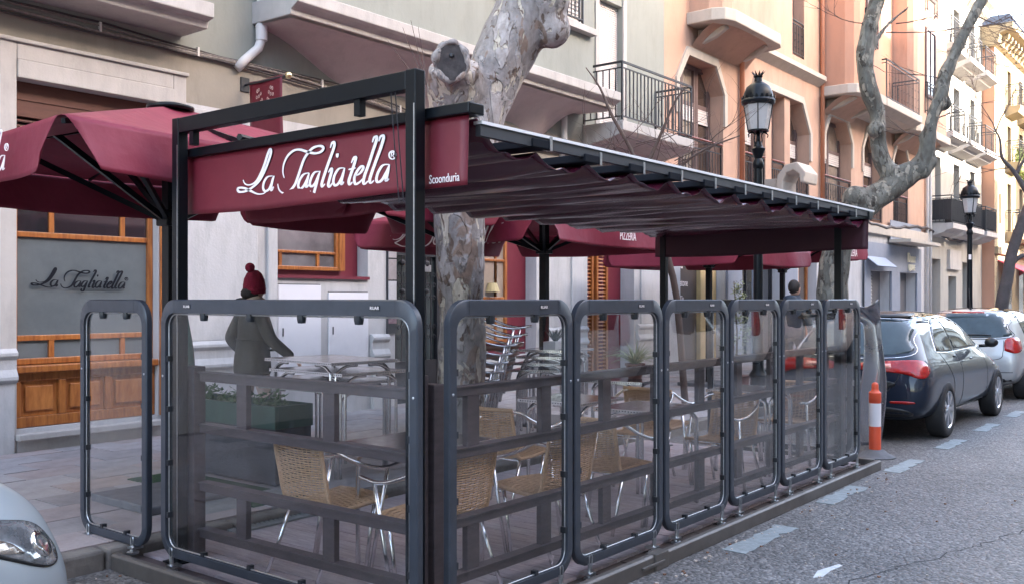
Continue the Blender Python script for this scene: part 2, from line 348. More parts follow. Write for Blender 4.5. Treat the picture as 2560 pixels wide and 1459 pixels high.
def text(name, s, size, loc, rot, m, parent=None, sx=1, ext=.001, align='CENTER'):
    c = bpy.data.curves.new(name, 'FONT'); c.body = s; c.size = size; c.extrude = ext; c.align_x = align; c.align_y = 'CENTER'; c.materials.append(m); c.resolution_u = 3
    o = bpy.data.objects.new(name, c); COL.objects.link(o); o.location = loc; o.rotation_euler = rot; o.scale = (sx, 1, 1)
    me = bpy.data.meshes.new_from_object(o); me.name = name; o2 = bpy.data.objects.new(name, me); COL.objects.link(o2); o2.matrix_basis = o.matrix_basis.copy(); o2.location = loc; o2.rotation_euler = rot; o2.scale = (sx, 1, 1); bpy.data.objects.remove(o); o2.name = name; o = o2
    if parent: o.parent = parent
    return o
ROT_S = (R(90), 0, 0)          # text facing -Y
ROT_F = (R(90), 0, R(-90))     # text facing -X

# script lettering: pen strokes (x, y in units, one unit = total width)
def cr_spline(p, n=5):
    out = []
    for i in range(len(p) - 1):
        a, b, c, d = p[max(i - 1, 0)], p[i], p[i + 1], p[min(i + 2, len(p) - 1)]
        for k in range(n):
            t = k / n
            out.append(tuple(.5 * (2 * b[q] + (c[q] - a[q]) * t + (2 * a[q] - 5 * b[q] + 4 * c[q] - d[q]) * t * t + (-a[q] + 3 * b[q] - 3 * c[q] + d[q]) * t ** 3) for q in range(len(a))))
    out.append(tuple(p[-1])); return out
STROKES = [{'p':[(0.0405,-0.0058),(0.0552,-0.0247),(0.0878,-0.0316),(0.1309,-0.0216),(0.1664,0.0107),(0.1945,0.052),(0.2155,0.0914),(0.2328,0.1123),(0.2377,0.0958),(0.219,0.0585),(0.191,0.0174),(0.1558,-0.0191),(0.1095,-0.0429),(0.0588,-0.057),(0.0148,-0.0575),(0.0,-0.0452),(0.0148,-0.0387),(0.0552,-0.0443),(0.0987,-0.0598),(0.1452,-0.0754),(0.1875,-0.0761),(0.2155,-0.0628)],'w':0.0107},{'p':[(0.2501,-0.0048),(0.2155,-0.0063),(0.191,-0.0262),(0.184,-0.0518),(0.198,-0.0668),(0.2259,-0.0592),(0.2466,-0.0304),(0.2618,-0.0057)],'w':0.0099},{'p':[(0.257,-0.0053),(0.2432,-0.0388),(0.2397,-0.0654),(0.2583,-0.0521)],'w':0.0107},{'p':[(0.3283,-0.0196),(0.3196,0.0067),(0.3263,0.0404),(0.3518,0.0722),(0.3915,0.0904),(0.4309,0.0908),(0.4761,0.0781),(0.5271,0.0661),(0.5648,0.0687),(0.5803,0.0816),(0.5648,0.0926),(0.5271,0.0922),(0.4953,0.0795),(0.4633,0.0534),(0.4426,0.0217),(0.4211,-0.0185),(0.3981,-0.0547),(0.3651,-0.0769),(0.3249,-0.0843),(0.2945,-0.0685),(0.2843,-0.0419)],'w':0.0107},{'p':[(0.4889,-0.0115),(0.4568,-0.0151),(0.4309,-0.0361),(0.4211,-0.0606),(0.4341,-0.0742),(0.4568,-0.0633),(0.4793,-0.0357),(0.4921,-0.0118)],'w':0.0099},{'p':[(0.4921,-0.0118),(0.4761,-0.048),(0.4729,-0.0678),(0.4902,-0.0616)],'w':0.0107},{'p':[(0.5585,-0.011),(0.5271,-0.0126),(0.5049,-0.0336),(0.4953,-0.0578),(0.5081,-0.0691),(0.5302,-0.0563),(0.5491,-0.0288),(0.5616,-0.0092)],'w':0.0099},{'p':[(0.5616,-0.0092),(0.5428,-0.049),(0.5271,-0.085),(0.5176,-0.1072),(0.5017,-0.1123),(0.4921,-0.0992),(0.5017,-0.0874)],'w':0.0107},{'p':[(0.6235,0.0794),(0.6327,0.0968),(0.6449,0.0996),(0.6479,0.0851),(0.6327,0.054),(0.6082,0.0114),(0.5834,-0.0357),(0.571,-0.0635),(0.5741,-0.0752),(0.5909,-0.065)],'w':0.0111},{'p':[(0.6112,-0.0195),(0.6278,-0.0066),(0.6327,-0.0152),(0.6174,-0.0507),(0.6112,-0.0706),(0.6205,-0.0774),(0.6376,-0.0644)],'w':0.0111},{'p':[(0.6583,0.0435),(0.6661,0.0444),(0.674,0.042)],'w':0.0181},{'p':[(0.7052,-0.0092),(0.6752,-0.0107),(0.651,-0.033),(0.6418,-0.0607),(0.654,-0.0758),(0.6752,-0.0673),(0.6962,-0.0407),(0.7081,-0.0095)],'w':0.0099},{'p':[(0.7111,-0.0097),(0.6932,-0.0525),(0.6902,-0.0725),(0.7063,-0.0656)],'w':0.0107},{'p':[(0.7496,0.007),(0.7643,0.0256),(0.7759,0.0245),(0.7672,0.0014),(0.7496,-0.033),(0.7348,-0.0638),(0.7407,-0.0783),(0.7572,-0.0695)],'w':0.0111},{'p':[(0.7319,-0.0183),(0.7525,-0.0172),(0.7759,-0.0153)],'w':0.0082},{'p':[(0.7701,-0.0474),(0.7992,-0.0391),(0.8194,-0.019),(0.8078,-0.0121),(0.7847,-0.0279),(0.7672,-0.0544),(0.773,-0.0787),(0.7963,-0.0745),(0.8176,-0.0603)],'w':0.0099},{'p':[(0.8706,0.0765),(0.8791,0.0932),(0.8932,0.0956),(0.8932,0.082),(0.8763,0.0466),(0.8508,-0.006),(0.828,-0.0473),(0.8194,-0.0743),(0.828,-0.0828),(0.8462,-0.0724)],'w':0.0111},{'p':[(0.9071,0.0766),(0.9155,0.0933),(0.9294,0.0957),(0.9322,0.0838),(0.9155,0.0466),(0.8847,-0.009),(0.865,-0.0464),(0.8553,-0.0692),(0.8622,-0.0815),(0.8802,-0.0731)],'w':0.0111},{'p':[(0.9624,-0.0178),(0.9294,-0.0187),(0.9044,-0.0418),(0.8932,-0.0682),(0.9016,-0.0814),(0.9238,-0.0745),(0.946,-0.0492),(0.9652,-0.018)],'w':0.0099},{'p':[(0.9652,-0.018),(0.9515,-0.0612),(0.946,-0.0782),(0.9635,-0.0738)],'w':0.0107},{'p':[(1.0,0.0146),(0.9975,0.0071),(0.9908,0.0022),(0.9816,0.0009),(0.9723,0.0038),(0.9655,0.0101),(0.963,0.0181),(0.9655,0.0255),(0.9723,0.0305),(0.9816,0.0317),(0.9908,0.0287),(0.9975,0.0225),(1.0,0.0146)],'w':0.0049},{'p':[(0.975,0.0081),(0.9756,0.0176),(0.9761,0.0261),(0.9854,0.0252),(0.9886,0.0195),(0.9843,0.0157),(0.9777,0.0159),(0.9821,0.014),(0.9897,0.0063)],'w':0.0041}]
def logo(name, w, loc, rotz, m, parent=None, bold=1.0, ext=.0025, only=None):
    """ribbon lettering; local x right, local z up; rotz 0 faces -Y"""
    mb = MB()
    lay = 0
    for st in STROKES:
        pts = cr_spline(st['p'], 5); N = len(pts); hw = st['w'] * w * .5 * bold; lay += 1
        if only and min(p[0] for p in st['p']) < only: continue
        L = []; Rr = []
        for i in range(N):
            a = Vector(pts[max(i - 1, 0)]); b = Vector(pts[min(i + 1, N - 1)]); d = (b - a)
            if d.length < 1e-9: d = Vector((1, 0))
            d.normalize(); nn = Vector((-d.y, d.x)); tp = min(1, .35 + 3.5 * min(i, N - 1 - i) / N)
            k = hw * tp * (.62 + .55 * abs(d.y)) ; p = Vector(pts[i]) * w
            L.append(p + nn * k); Rr.append(p - nn * k)
        e = ext + lay * 1e-5
        vs_ = [(q.x, y, q.y) for y in (-e, 0) for q in L + Rr]; n = N; fs = []
        for i in range(N - 1):
            fs += [(i, i + 1, n + i + 1, n + i), (2 * n + i, 2 * n + n + i, 2 * n + n + i + 1, 2 * n + i + 1), (i, 2 * n + i, 2 * n + i + 1, i + 1), (n + i, n + i + 1, 3 * n + i + 1, 3 * n + i)]
        mb.add(vs_, fs)
    o = mb.obj(name, m, parent, loc=loc); o.rotation_euler = (0, 0, rotz); return o

# ================================================================ SETTING
g = MB(); g.add([(-60, -60, 0), (260, -60, 0), (260, 60, 0), (-60, 60, 0)], [(0, 1, 2, 3)])
struct('road', g, ASPH)
PY0, PY1, FY = 5.36, 9.45, 9.45
# near kerb, pavement base and individual slabs
sw = struct('pavement', MB().box(-30, 200, 5.52, 9.6, .0, .100), mat('pavement_bed', (.05, .043, .04), .9, var=.3, vscale=8, bump=.4))
kb = MB().box(-.44, .44, 0, .15, -.02, .12)
k0 = kb.mesh('kerb_stone', PAVEK); random.seed(3)
for i in range(46):
    o = bpy.data.objects.new('kerb_stone', k0); COL.objects.link(o); o.parent = sw
    o.location = (-2.9 + i * .895, 5.365 + random.uniform(-.006, .006), random.uniform(-.006, .004)); o.rotation_euler = (0, 0, random.uniform(-.006, .006))
    if i < 12:
        mo = o.modifiers.new('b', 'BEVEL'); mo.width = .02; mo.segments = 2
SLAB = [mat('pavement_slab_%s' % n, c, .66, var=.38, vscale=3.5, bump=.35, bscale=45, dirt=.5) for n, c in (('grey', (.37, .345, .35)), ('rose', (.40, .335, .325)), ('brown', (.34, .31, .31)), ('light', (.42, .39, .395)))]
slabm = [[MB().box(-.298 * 1, .298, -.198, .198, 0, .03).mesh('slab', s) for s in SLAB], ]
random.seed(11); cnt = 0
for j in range(10):
    for i in range(24):
        x = 0.3 + i * .605 + (.3 if j % 2 else 0); y = 5.72 + j * .404 
        if y > 9.5: continue
        # service cover spot left free
        if 2.9 < x < 3.5 and 8.3 < y < 8.8: continue
        o = bpy.data.objects.new('paving_slab', random.choice(slabm[0])); COL.objects.link(o); o.parent = sw
        o.location = (x, y, .092 + random.uniform(-.0035, .0035)); o.rotation_euler = (random.uniform(-.004, .004), random.uniform(-.003, .003), random.uniform(-.004, .004)); cnt += 1
rest = MB(); random.seed(5)
for j in range(10):
    for i in range(24, 90):
        x = 0.3 + i * .605 + (.3 if j % 2 else 0); y = 5.72 + j * .404
        z = .12 + random.uniform(-.003, .003); rest.m = random.randrange(4); rest.box(x - .298, x + .298, y - .198, y + .198, .1, z)
o = rest.obj('paving_slabs_far', SLAB, sw); o['kind'] = 'stuff'; o.name = 'far_paving'
cv = empty('service_cover', (3.2, 8.6, .118), 0, 'dark rimmed service cover set in the pavement before the pine window', 'manhole cover')
MB().box(-.34, .34, -.26, .26, -.02, .002).obj('rim', mat('dark_joint', (.02, .02, .02), .9), cv)
MB().box(-.31, .31, -.235, .235, -.02, .006).obj('lid', SLAB[2], cv, bevel=.004)
# blue bay dashes
def dash(x, y, L, w, lab):
    rnd = random.Random(int(x * 10)); n = 14; pts = []
    for i in range(n + 1): pts.append((x - L / 2 + L * i / n + rnd.uniform(-.008, .008), y - w / 2 + rnd.uniform(-.012, .012)))
    for i in range(n, -1, -1): pts.append((x - L / 2 + L * i / n + rnd.uniform(-.008, .008), y + w / 2 + rnd.uniform(-.016, .012)))
    for _ in range(2):
        k = rnd.randrange(2, n - 2); pts[k] = (pts[k][0], pts[k][1] + rnd.uniform(.02, .05))
    m = MB(); m.prism(pts, .001, .004); o = m.obj('bay_dash', BLUEP); o['kind'] = 'structure'
for i, x in enumerate([6.02, 7.78, 9.5, 11.25, 13.0, 14.8, 16.6, 18.4, 20.2, 22]): dash(x, 2.69 if i else 2.62, .86, .16, i)
m = MB(); m.prism([(5.35, 2.02), (5.5, 2.05), (5.72, 2.0), (5.7, 1.97), (5.55, 1.99), (5.4, 1.98)], .001, .004); o = m.obj('white_paint_mark', WHITEP); o['kind'] = 'structure'
ck = MB(); rnd = random.Random(77)
for (x0, y0, x1, y1) in ((8.95, 2.75, 9.25, -1.5), (5.2, 1.9, 7.6, 1.2), (7.6, 1.2, 10.5, 1.35)):
    P = []; n = 40
    for i in range(n + 1): P.append((x0 + (x1 - x0) * i / n + rnd.gauss(0, .02), y0 + (y1 - y0) * i / n + rnd.gauss(0, .02)))
    dx, dy = x1 - x0, y1 - y0; L = math.hypot(dx, dy); nx, ny = -dy / L, dx / L
    for a, b in zip(P, P[1:]):
        w1, w2 = rnd.uniform(.002, .007), rnd.uniform(.002, .007); ck.add([(a[0] - nx * w1, a[1] - ny * w1, .0012), (b[0] - nx * w2, b[1] - ny * w2, .0012), (b[0] + nx * w2, b[1] + ny * w2, .0012), (a[0] + nx * w1, a[1] + ny * w1, .0012)], [(0, 1, 2, 3)])
z = ck.obj('road_crack', mat('dark_crack', (.03, .028, .028), .95)); z['kind'] = 'structure'
pt = MB(); pt.prism([(7.0, .2), (8.9, .35), (9.0, 1.1), (8.3, 1.2), (7.1, 1.0)], .0005, .003); z = pt.obj('road_repair', mat('darker_asphalt_patch', (.10, .095, .10), .75, var=.35, vscale=30, bump=.8, bscale=90)); z['kind'] = 'structure'
random.seed(9); lit = MB()
for _ in range(230):
    x = random.uniform(2.3, 9); y = random.choice([random.uniform(5.1, 5.34) if x < 2.9 else 2.75 - abs(random.gauss(0, .12)), random.uniform(.6, 2.7)]); s = random.uniform(.004, .012)
    lit.m = 0 if random.random() < .6 else 1; lit.prism([(x - s, y - s * .5), (x + s, y - s * .7), (x + s * .8, y + s), (x - s * .5, y + s * .7)], 0.0005, random.uniform(.004, .009))
tag(lit.obj('grit', [mat('pale_grit', (.5, .42, .36), .9), mat('brown_leaf_litter', (.2, .1, .06), .9)]), 'small stones and leaf crumbs scattered along the terrace edge', 'litter', kind='stuff')
# opposite side: kerb, pavement, buildings (out of frame; seen in reflections, heights shaped to shade this side and leave sun on the far end)
struct('opposite_pavement', MB().box(-60, 200, -13, -6.2, 0, .12), SLAB[0])
def far_block(x0, x1, h, m, y=-11.5, seed=1, label=''):
    b = empty('street_building', (0, 0, 0), 0, label, 'building')
    MB().box(x0, x1, y - 10, y, 0, h).obj('wall', m, b)
    rnd = random.Random(seed); w = MB(); f = MB()
    nx = int((x1 - x0) / 2.6)
    for k in range(int(h / 3.2)):
        for i in range(nx):
            cx = x0 + (i + .5) * (x1 - x0) / nx; z0 = 1.0 + 3.2 * k if k else .2
            w.box(cx - .5, cx + .5, y + .01, y + .03, z0, z0 + 2.1); f.box(cx - .62, cx + .62, y, y + .012, z0 - .1, z0 + 2.2)
            if k: f.box(cx - .8, cx + .8, y + .0, y + .6, z0 - .25, z0 - .12)
    for i in range(nx):
        cx = x0 + (i + .5) * (x1 - x0) / nx; w.box(cx - 1.15, cx + 1.15, y + .035, y + .05, .12, 2.9)  # dark ground-floor glazing, added to darken what the screens reflect
    w.obj('window_panes', P_DARK, b); f.obj('window_surrounds', W_BAND, b)
far_block(-45, 2, 16, W_CREAM, seed=2, label='grey cream apartment block across the street behind the viewer')
far_block(2.02, 26, 17, W_D, seed=3, label='warm cream apartment block across the street opposite the terrace')
far_block(26.02, 43, 18.5, W_CREAM, seed=4, label='tall grey cream apartment block across the street beyond the warm cream one')
far_block(43.02, 52, 15.0, W_CW, seed=5, label='ivory building across the street facing the ivory block')
far_block(52.02, 59, 11.5, W_CW, seed=6, label='low ivory building across the street between two taller blocks')
far_block(59.02, 130, 21, W_D, seed=7, label='long cream block closing the far end of the street opposite')

# ================================================================ facade helpers
def wall_holes(mb, x0, x1, z0, z1, holes, y=FY, depth=.35):
    xs = sorted({x0, x1, *[h[0] for h in holes], *[h[1] for h in holes]}); zs = sorted({z0, z1, *[h[2] for h in holes], *[h[3] for h in holes]})
    xs = [x for x in xs if x0 <= x <= x1]; zs = [z for z in zs if z0 <= z <= z1]
    for a, b in zip(xs, xs[1:]):
        for c, d in zip(zs, zs[1:]):
            mx, mz = (a + b) / 2, (c + d) / 2
            if any(h[0] < mx < h[1] and h[2] < mz < h[3] for h in holes): continue
            mb.add([(a, y, c), (b, y, c), (b, y, d), (a, y, d)], [(0, 1, 2, 3)])
    for h in holes:
        a, b, c, d = h[:4]; Y = y + depth
        mb.add([(a, y, c), (a, Y, c), (a, Y, d), (a, y, d)], [(0, 1, 2, 3)]); mb.add([(b, y, c), (b, Y, c), (b, Y, d), (b, y, d)], [(3, 2, 1, 0)])
        mb.add([(a, y, d), (b, y, d), (b, Y, d), (a, Y, d)], [(3, 2, 1, 0)]); mb.add([(a, y, c), (b, y, c), (b, Y, c), (a, Y, c)], [(0, 1, 2, 3)])
    return mb
def window(par, x0, x1, z0, z1, y, fm, pm, nx=1, nz=1, fw=.07, mull=.05, zsplit=None, xs=None, name='window', d=.06):
    f = MB(); f.box(x0, x1, y - d, y, z0, z0 + fw); f.box(x0, x1, y - d, y, z1 - fw, z1); f.box(x0, x0 + fw, y - d, y, z0 + fw, z1 - fw); f.box(x1 - fw, x1, y - d, y, z0 + fw, z1 - fw)
    X = xs or [x0 + (x1 - x0) * i / nx for i in range(1, nx)]; Z = zsplit or [z0 + (z1 - z0) * i / nz for i in range(1, nz)]
    for z in Z: f.box(x0 + fw, x1 - fw, y - d + .008, y - .004, z - mull / 2, z + mull / 2)
    for x in X:
        zz = [z0 + fw] + [q for q in Z] + [z1 - fw]
        for a, b in zip(zz, zz[1:]): f.box(x - mull / 2, x + mull / 2, y - d + .012, y - .004, a + (mull / 2 if a != z0 + fw else 0), b - (mull / 2 if b != z1 - fw else 0))
    o = f.obj(name, fm, par, bevel=.006 if (x0 < 14) else 0)
    pn = MB().box(x0 + fw * .5, x1 - fw * .5, y - .022, y - .012, z0 + fw * .5, z1 - fw * .5).obj('pane', pm, o)
    return o
def railing(par, pts, z0, h, n_per_m=9, name='railing', m=IRON, bars_as_parts=False, top_gap=.10, rb=.007, scroll=False, infill=None):
    """pts: XY polyline; rails along it, bars between"""
    f = MB()
    for a, b in zip(pts, pts[1:]):
        for z, w in ((z0 + .06, .022), (z0 + h - top_gap, .02), (z0 + h, .036)):
            f.bar((*a, z), (*b, z), .022 if w < .03 else .03, w)
    for p in pts: f.bar((*p, z0), (*p, z0 + h), .03)
    o = f.obj(name, m, par); bm = MB().box(-rb, rb, -rb, rb, z0 + .07, z0 + h - top_gap).mesh('bar', m); J = MB()
    for a, b in zip(pts, pts[1:]):
        L = math.dist(a, b); n = max(2, int(L * n_per_m))
        for i in range(1, n):
            x = a[0] + (b[0] - a[0]) * i / n; y = a[1] + (b[1] - a[1]) * i / n
            if bars_as_parts:
                c = bpy.data.objects.new('bar', bm); COL.objects.link(c); c.parent = o; c.location = (x, y, 0)
            else: J.box(x - rb, x + rb, y - rb, y + rb, z0 + .07, z0 + h - top_gap)
            if scroll and i % 2 == 0:
                for k in range(3):
                    zc = z0 + .2 + k * (h - .35) / 3; J.tube([(x + .035 * math.cos(t) * (1 if k % 2 else -1), y, zc + .05 * math.sin(t)) for t in [q * .9 for q in range(7)]], .005, 4)
        if infill: J.bar((a[0], a[1] + .01, z0 + .1 + (h - top_gap - .1) / 2), (b[0], b[1] + .01, z0 + .1 + (h - top_gap - .1) / 2), .006, h - top_gap - .16)
    if J.v: q = J.obj('railing_bars', m, o); q['kind'] = 'stuff'
    return o
# ---------------------------------------------------------------- building A (pale green, the restaurant)
A = empty('restaurant_building', (0, 0, 0), 0, 'pale green building with white ground floor and pine windows of the restaurant', 'building')
HA = [(4.22, 5.73, .34, 3.74), (7.31, 8.83, 1.90, 2.95), (9.34, 10.9, .12, 2.75), (11.0, 12.62, .7, 2.95), (14.14, 15.75, .12, 2.9)]
w = wall_holes(MB(), -10, 16.92, 0, 3.80, HA); w.obj('ground_floor_wall', W_WHITE, A)
w = wall_holes(MB(), -10, 16.92, 3.80, 4.40, []); w.obj('frieze_wall', W_CREAM, A)
w = wall_holes(MB(), -10, 16.92, 4.40, 17, [(14.5, 15.32, 4.75, 7.1), (-1, .3, 5.2, 7.2)]); w.obj('upper_wall', W_GREEN, A)
MB().box(-10, 16.92, FY + .36, FY + 9, 0, 17).obj('rear_mass', W_GREEN, A)
# stucco surround of the big window (stepped)
sr = MB()
for (a, b, c, d, y) in ((4.06, 4.22, .12, 4.08, .03), (5.90, 6.06, 3.2, 4.08, .03)): sr.box(a, b, FY - y, FY + .001, c, d)
sr.box(4.221, 5.899, FY - .03, FY, 3.92, 4.08); sr.box(4.222, 5.899, FY - .05, FY, 3.74, 3.918)
sr.box(4.04, 6.08, FY - .06, FY, 4.081, 4.12); sr.obj('window_surround', W_BAND, A, bevel=.01)
# rolling shutter of louvres above the umbrella
lf = MB()
lf.box(4.222, 5.728, FY + .12, FY + .2, 3.56, 3.738); lf.box(4.222, 4.28, FY + .13, FY + .19, 2.62, 3.559); lf.box(5.67, 5.728, FY + .13, FY + .19, 2.62, 3.559); lf.box(4.281, 5.669, FY + .13, FY + .19, 3.40, 3.558); lf.box(4.281, 5.669, FY + .13, FY + .19, 2.62, 2.70)
lo = lf.obj('louvre_panel', WOODD, A); MB().box(4.24, 5.71, FY + .24, FY + .3, 2.6, 3.73).obj('louvre_backing', mat('near_black', (.008, .006, .006), .9), lo)
sl_ = MB(); sl_.add([(4.283, .0, 0), (5.667, .0, 0), (5.667, .055, .03), (4.283, .055, .03), (4.283, .012, -.012), (5.667, .012, -.012), (5.667, .067, .018), (4.283, .067, .018)], [(0, 1, 2, 3), (7, 6, 5, 4), (0, 4, 5, 1), (1, 5, 6, 2), (2, 6, 7, 3), (3, 7, 4, 0)])
slm = sl_.mesh('louvre_slat', mat('brown_slat', (.22, .12, .10), .45))
for i in range(12):
    c = bpy.data.objects.new('louvre_slat', slm); COL.objects.link(c); c.parent = lo; c.location = (0, FY + .135, 2.73 + i * .057)
# pine shopfront: transom, main frosted pane, lower lights, panels
wn1 = window(A, 4.222, 5.728, .96, 2.56, FY + .16, WOODM, P_FROST, fw=.06, zsplit=[2.24, 1.22], mull=.055, name='pine_window', xs=[])
for x in (4.62, 5.38):
    for a_, b_ in ((2.268, 2.50), (1.02, 1.192)): MB().box(x - .025, x + .025, FY + .106, FY + .158, a_, b_).obj('glazing_bar', WOODM, wn1)
MB().box(4.24, 5.71, FY + .128, FY + .134, 2.27, 2.5).obj('transom_pane', P_DARK, wn1)
MB().box(4.222, 5.728, FY - .02, FY + .16, .885, .955).obj('sill_rail', WOODM, A, bevel=.01)
pf = MB(); pf.box(4.222, 5.728, FY + .06, FY + .12, .80, .884); pf.box(4.222, 5.728, FY + .06, FY + .12, .345, .45)
for x in (4.222, 4.67, 5.16, 5.65): pf.box(x, x + .078, FY + .06, FY + .12, .451, .799)
pfo = pf.obj('panel_frame', WOODM, A, bevel=.008)
for a, b in ((4.30, 4.67), (4.748, 5.16), (5.238, 5.65)):
    p = MB().box(a + .002, b - .002, FY + .10, FY + .13, .452, .798); po = p.obj('wood_panel', WOODP, pfo)
    MB().box(a + .045, b - .045, FY + .075, FY + .099, .50, .75).obj('raised_field', WOODP, po, bevel=.012)
MB().box(4.20, 5.74, FY - .12, FY + .06, .24, .30).obj('window_sill', W_BAND, A, bevel=.008)
MB().box(4.22, 5.73, FY - .04, FY, .0, .238).obj('plinth', W_BAND, A)
logo('window_lettering', 1.02, (4.42, FY + .1045, 1.80), 0, LETD, A, bold=1.7, ext=.001)
# pine pilaster strip right of the shopfront + inner white reveal
MB().box(5.74, 5.86, FY - .03, FY, .34, 2.6).obj('pine_pilaster', WOODM, A, bevel=.01)
# plinth mouldings on the white piers
def pier(x0, x1, full=True):
    p = MB(); p.box(x0, x1, FY - .05, FY - .001, .12, .80)
    pr = [(-.06, .80), (-.09, .83), (-.09, .86), (-.05, .93), (-.05, 1.02), (-.085, 1.06), (-.085, 1.09), (-.04, 1.13), (0, 1.13), (0, .80)]
    p.prismX([(FY + a, z) for a, z in pr], x0 - .02, x1 + .02); p.obj('pier_plinth', W_WHITE, A, bevel=.004)
    if full: MB().box(x0 + .12, x1 - .12, FY - .035, FY - .001, 1.13, 3.75).obj('pilaster', W_WHITE, A, bevel=.01)
pier(2.9, 4.19); pier(5.95, 7.14); pier(12.70, 13.35); pier(13.5, 14.06); pier(15.85, 16.55); pier(8.88, 9.16, False)
MB().box(7.16, 7.30, FY - .05, FY - .001, .12, 3.7).obj('pilaster', W_WHITE, A, bevel=.01)
# window 2 in wine red recess, over white cupboards
MB().box(7.32, 8.82, FY + .20, FY + .34, 1.901, 2.94).obj('wine_red_panel', WINEW, A)
w2 = window(A, 7.33, 8.42, 1.97, 2.94, FY + .18, WOODM, pane_mat('hazy_reflecting_glass', (.22, .21, .22), .07, .6), fw=.05, zsplit=[2.20], mull=.035, name='pine_window', xs=[])
for x in (7.48, 8.08): MB().box(x - .02, x + .02, FY + .128, FY + .178, 2.02, 2.182).obj('glazing_bar', WOODM, w2)
MB().box(8.42, 8.52, FY + .1, FY + .2, 1.97, 2.94).obj('pine_pilaster', WOODM, A, bevel=.012)
MB().box(7.31, 8.83, FY - .04, FY + .05, 1.86, 1.90).obj('wine_red_sill', WINEW, A)
for a, b, c, d in ((7.33, 8.0, .55, 1.78), (8.13, 8.82, .55, 1.69)):
    do = MB().box(a, b, FY - .022, FY - .001, c, d).obj('cupboard_door', mat('white_cupboard_paint', (.70, .69, .72), .5, var=.06, vscale=3), A, bevel=.005)
    MB().box(a + .06, a + .075, FY - .03, FY - .022, 1.15, 1.25).obj('lock', DKPL, do)
    MB().box(a, b, FY - .006, FY - .0005, d + .002, d + .012).obj('shadow_gap', DKPL, do)
# marble tile strip and wrought iron door
tl = MB().box(9.17, 9.335, FY - .03, FY - .001, 1.13, 2.75).obj('tile_backing', DKPL, A)
cols = [mat('tile_%s' % n, c, .25, var=.3, vscale=5) for n, c in (('rose', (.22, .14, .16)), ('pearl', (.42, .38, .38)), ('taupe', (.34, .30, .30)), ('white', (.50, .49, .50)))]
for i, z in enumerate((2.46, 2.17, 1.87, 1.57, 1.27)):
    MB().box(9.178, 9.328, FY - .045, FY - .03, z, z + .28).obj('marble_tile', cols[i % 4], tl, bevel=.003)
dr = empty('iron_door', (0, 0, 0)); dr.parent = A
MB().box(9.345, 10.895, FY + .20, FY + .24, .12, 2.74).obj('door_glass', pane_mat('green_grey_door_glass', (.06, .075, .075), .1, .3), dr)
fr = MB()
for x in (9.345, 9.84, 10.34, 10.84): fr.box(x, x + .055, FY + .13, FY + .2, .12, 2.74)
fr.box(9.40, 10.84, FY + .14, FY + .19, .12, .72); fr.box(9.40, 10.84, FY + .14, FY + .19, 2.22, 2.30); fr.obj('door_frame', IRON, dr)
def bars():
    b = MB()
    for k in range(3):
        x0 = 9.40 + k * .5
        for i in range(1, 4): b.bar((x0 + i * .11, FY + .15, .72), (x0 + i * .11, FY + .15, 2.7), .014)
        for z in (1.05, 1.2, 1.62, 1.8, 1.95, 2.4, 2.55):
            for i in range(4):
                cx = x0 + .055 + i * .11; s = 1 if (i + int(z * 10)) % 2 else -1
                b.tube([(cx + s * .04 * math.cos(t) * (1 - t / 9), FY + .145, z + .045 * math.sin(t) * (1 - t / 9)) for t in [q * .7 for q in range(9)]], .008, 5)
        b.ball((x0 + .22, FY + .14, 1.72), .045, 8, sz=.8); b.ball((x0 + .22, FY + .14, 2.12), .05, 8)
    return b
bars().obj('door_scrollwork', IRON, dr)
MB().box(9.9, 10.2, FY + .12, FY + .13, 2.0, 2.1).obj('letter_plate', STEELW, dr)
# window 3 and louvred door
MB().box(11.01, 12.61, FY + .22, FY + .34, .70, 2.94).obj('wine_red_panel', WINEW, A)
w3 = window(A, 11.02, 12.02, .9, 2.6, FY + .2, WOODM, P_CURT, fw=.06, zsplit=[2.22, 1.62], mull=.04, name='pine_window', xs=[11.75])
lm = MB().lathe([(.0, 0), (.12, 0), (.07, .14), (0, .14)], (11.62, FY + .12, 1.72), 12).obj('table_lamp', mat('warm_yellow_lampshade', (.42, .33, .16), .6), w3)
MB().box(14.15, 15.74, FY + .3, FY + .35, .12, 2.89).obj('wine_red_panel', WINEW, A)
ld = MB(); 
for a in (14.16, 14.56, 14.72, 15.05): ld.box(a, a + .06, FY + .18, FY + .25, .14, 2.6)
ld.box(14.16, 15.11, FY + .18, FY + .25, 2.601, 2.68); ldo = ld.obj('louvred_door', WOODM, A)
lv = MB()
for x0, x1 in ((14.22, 14.56), (14.78, 15.05)):
    for i in range(34): z = .3 + i * .068; lv.bar((x0, FY + .21, z), (x1, FY + .21, z), .012, .03, up=(0, .6, .8))
lvo = lv.obj('louvre_slats', WOODM, ldo); lvo['kind'] = 'stuff'
MB().box(15.2, 15.24, FY + .27, FY + .3, 1.62, 1.72).obj('intercom', STEELW, A)
# corbelled slab top left
def slab_profile(x0, x1, yo, zl, zt, zb, par, name, ends=True):
    s = MB(); pr = [(FY + .01, zb), (FY - yo + .12, zb), (FY - yo + .10, zl - .02), (FY - yo, zl - .0), (FY - yo, zt), (FY + .01, zt)]
    s.prismX(pr, x0, x1); return s.obj(name, W_BAND, par, bevel=.012)
slab_profile(-3, 6.02, .62, 4.62, 4.78, 4.52, A, 'balcony_slab')
MB().box(-3, 5.9, FY - .58, FY - .48, 4.78, 5.7).obj('balcony_parapet', W_GREEN, A)
MB().box(4.7, 5.6, FY - .06, FY - .01, 5.5, 7).obj('window_frame', W_BAND, A)
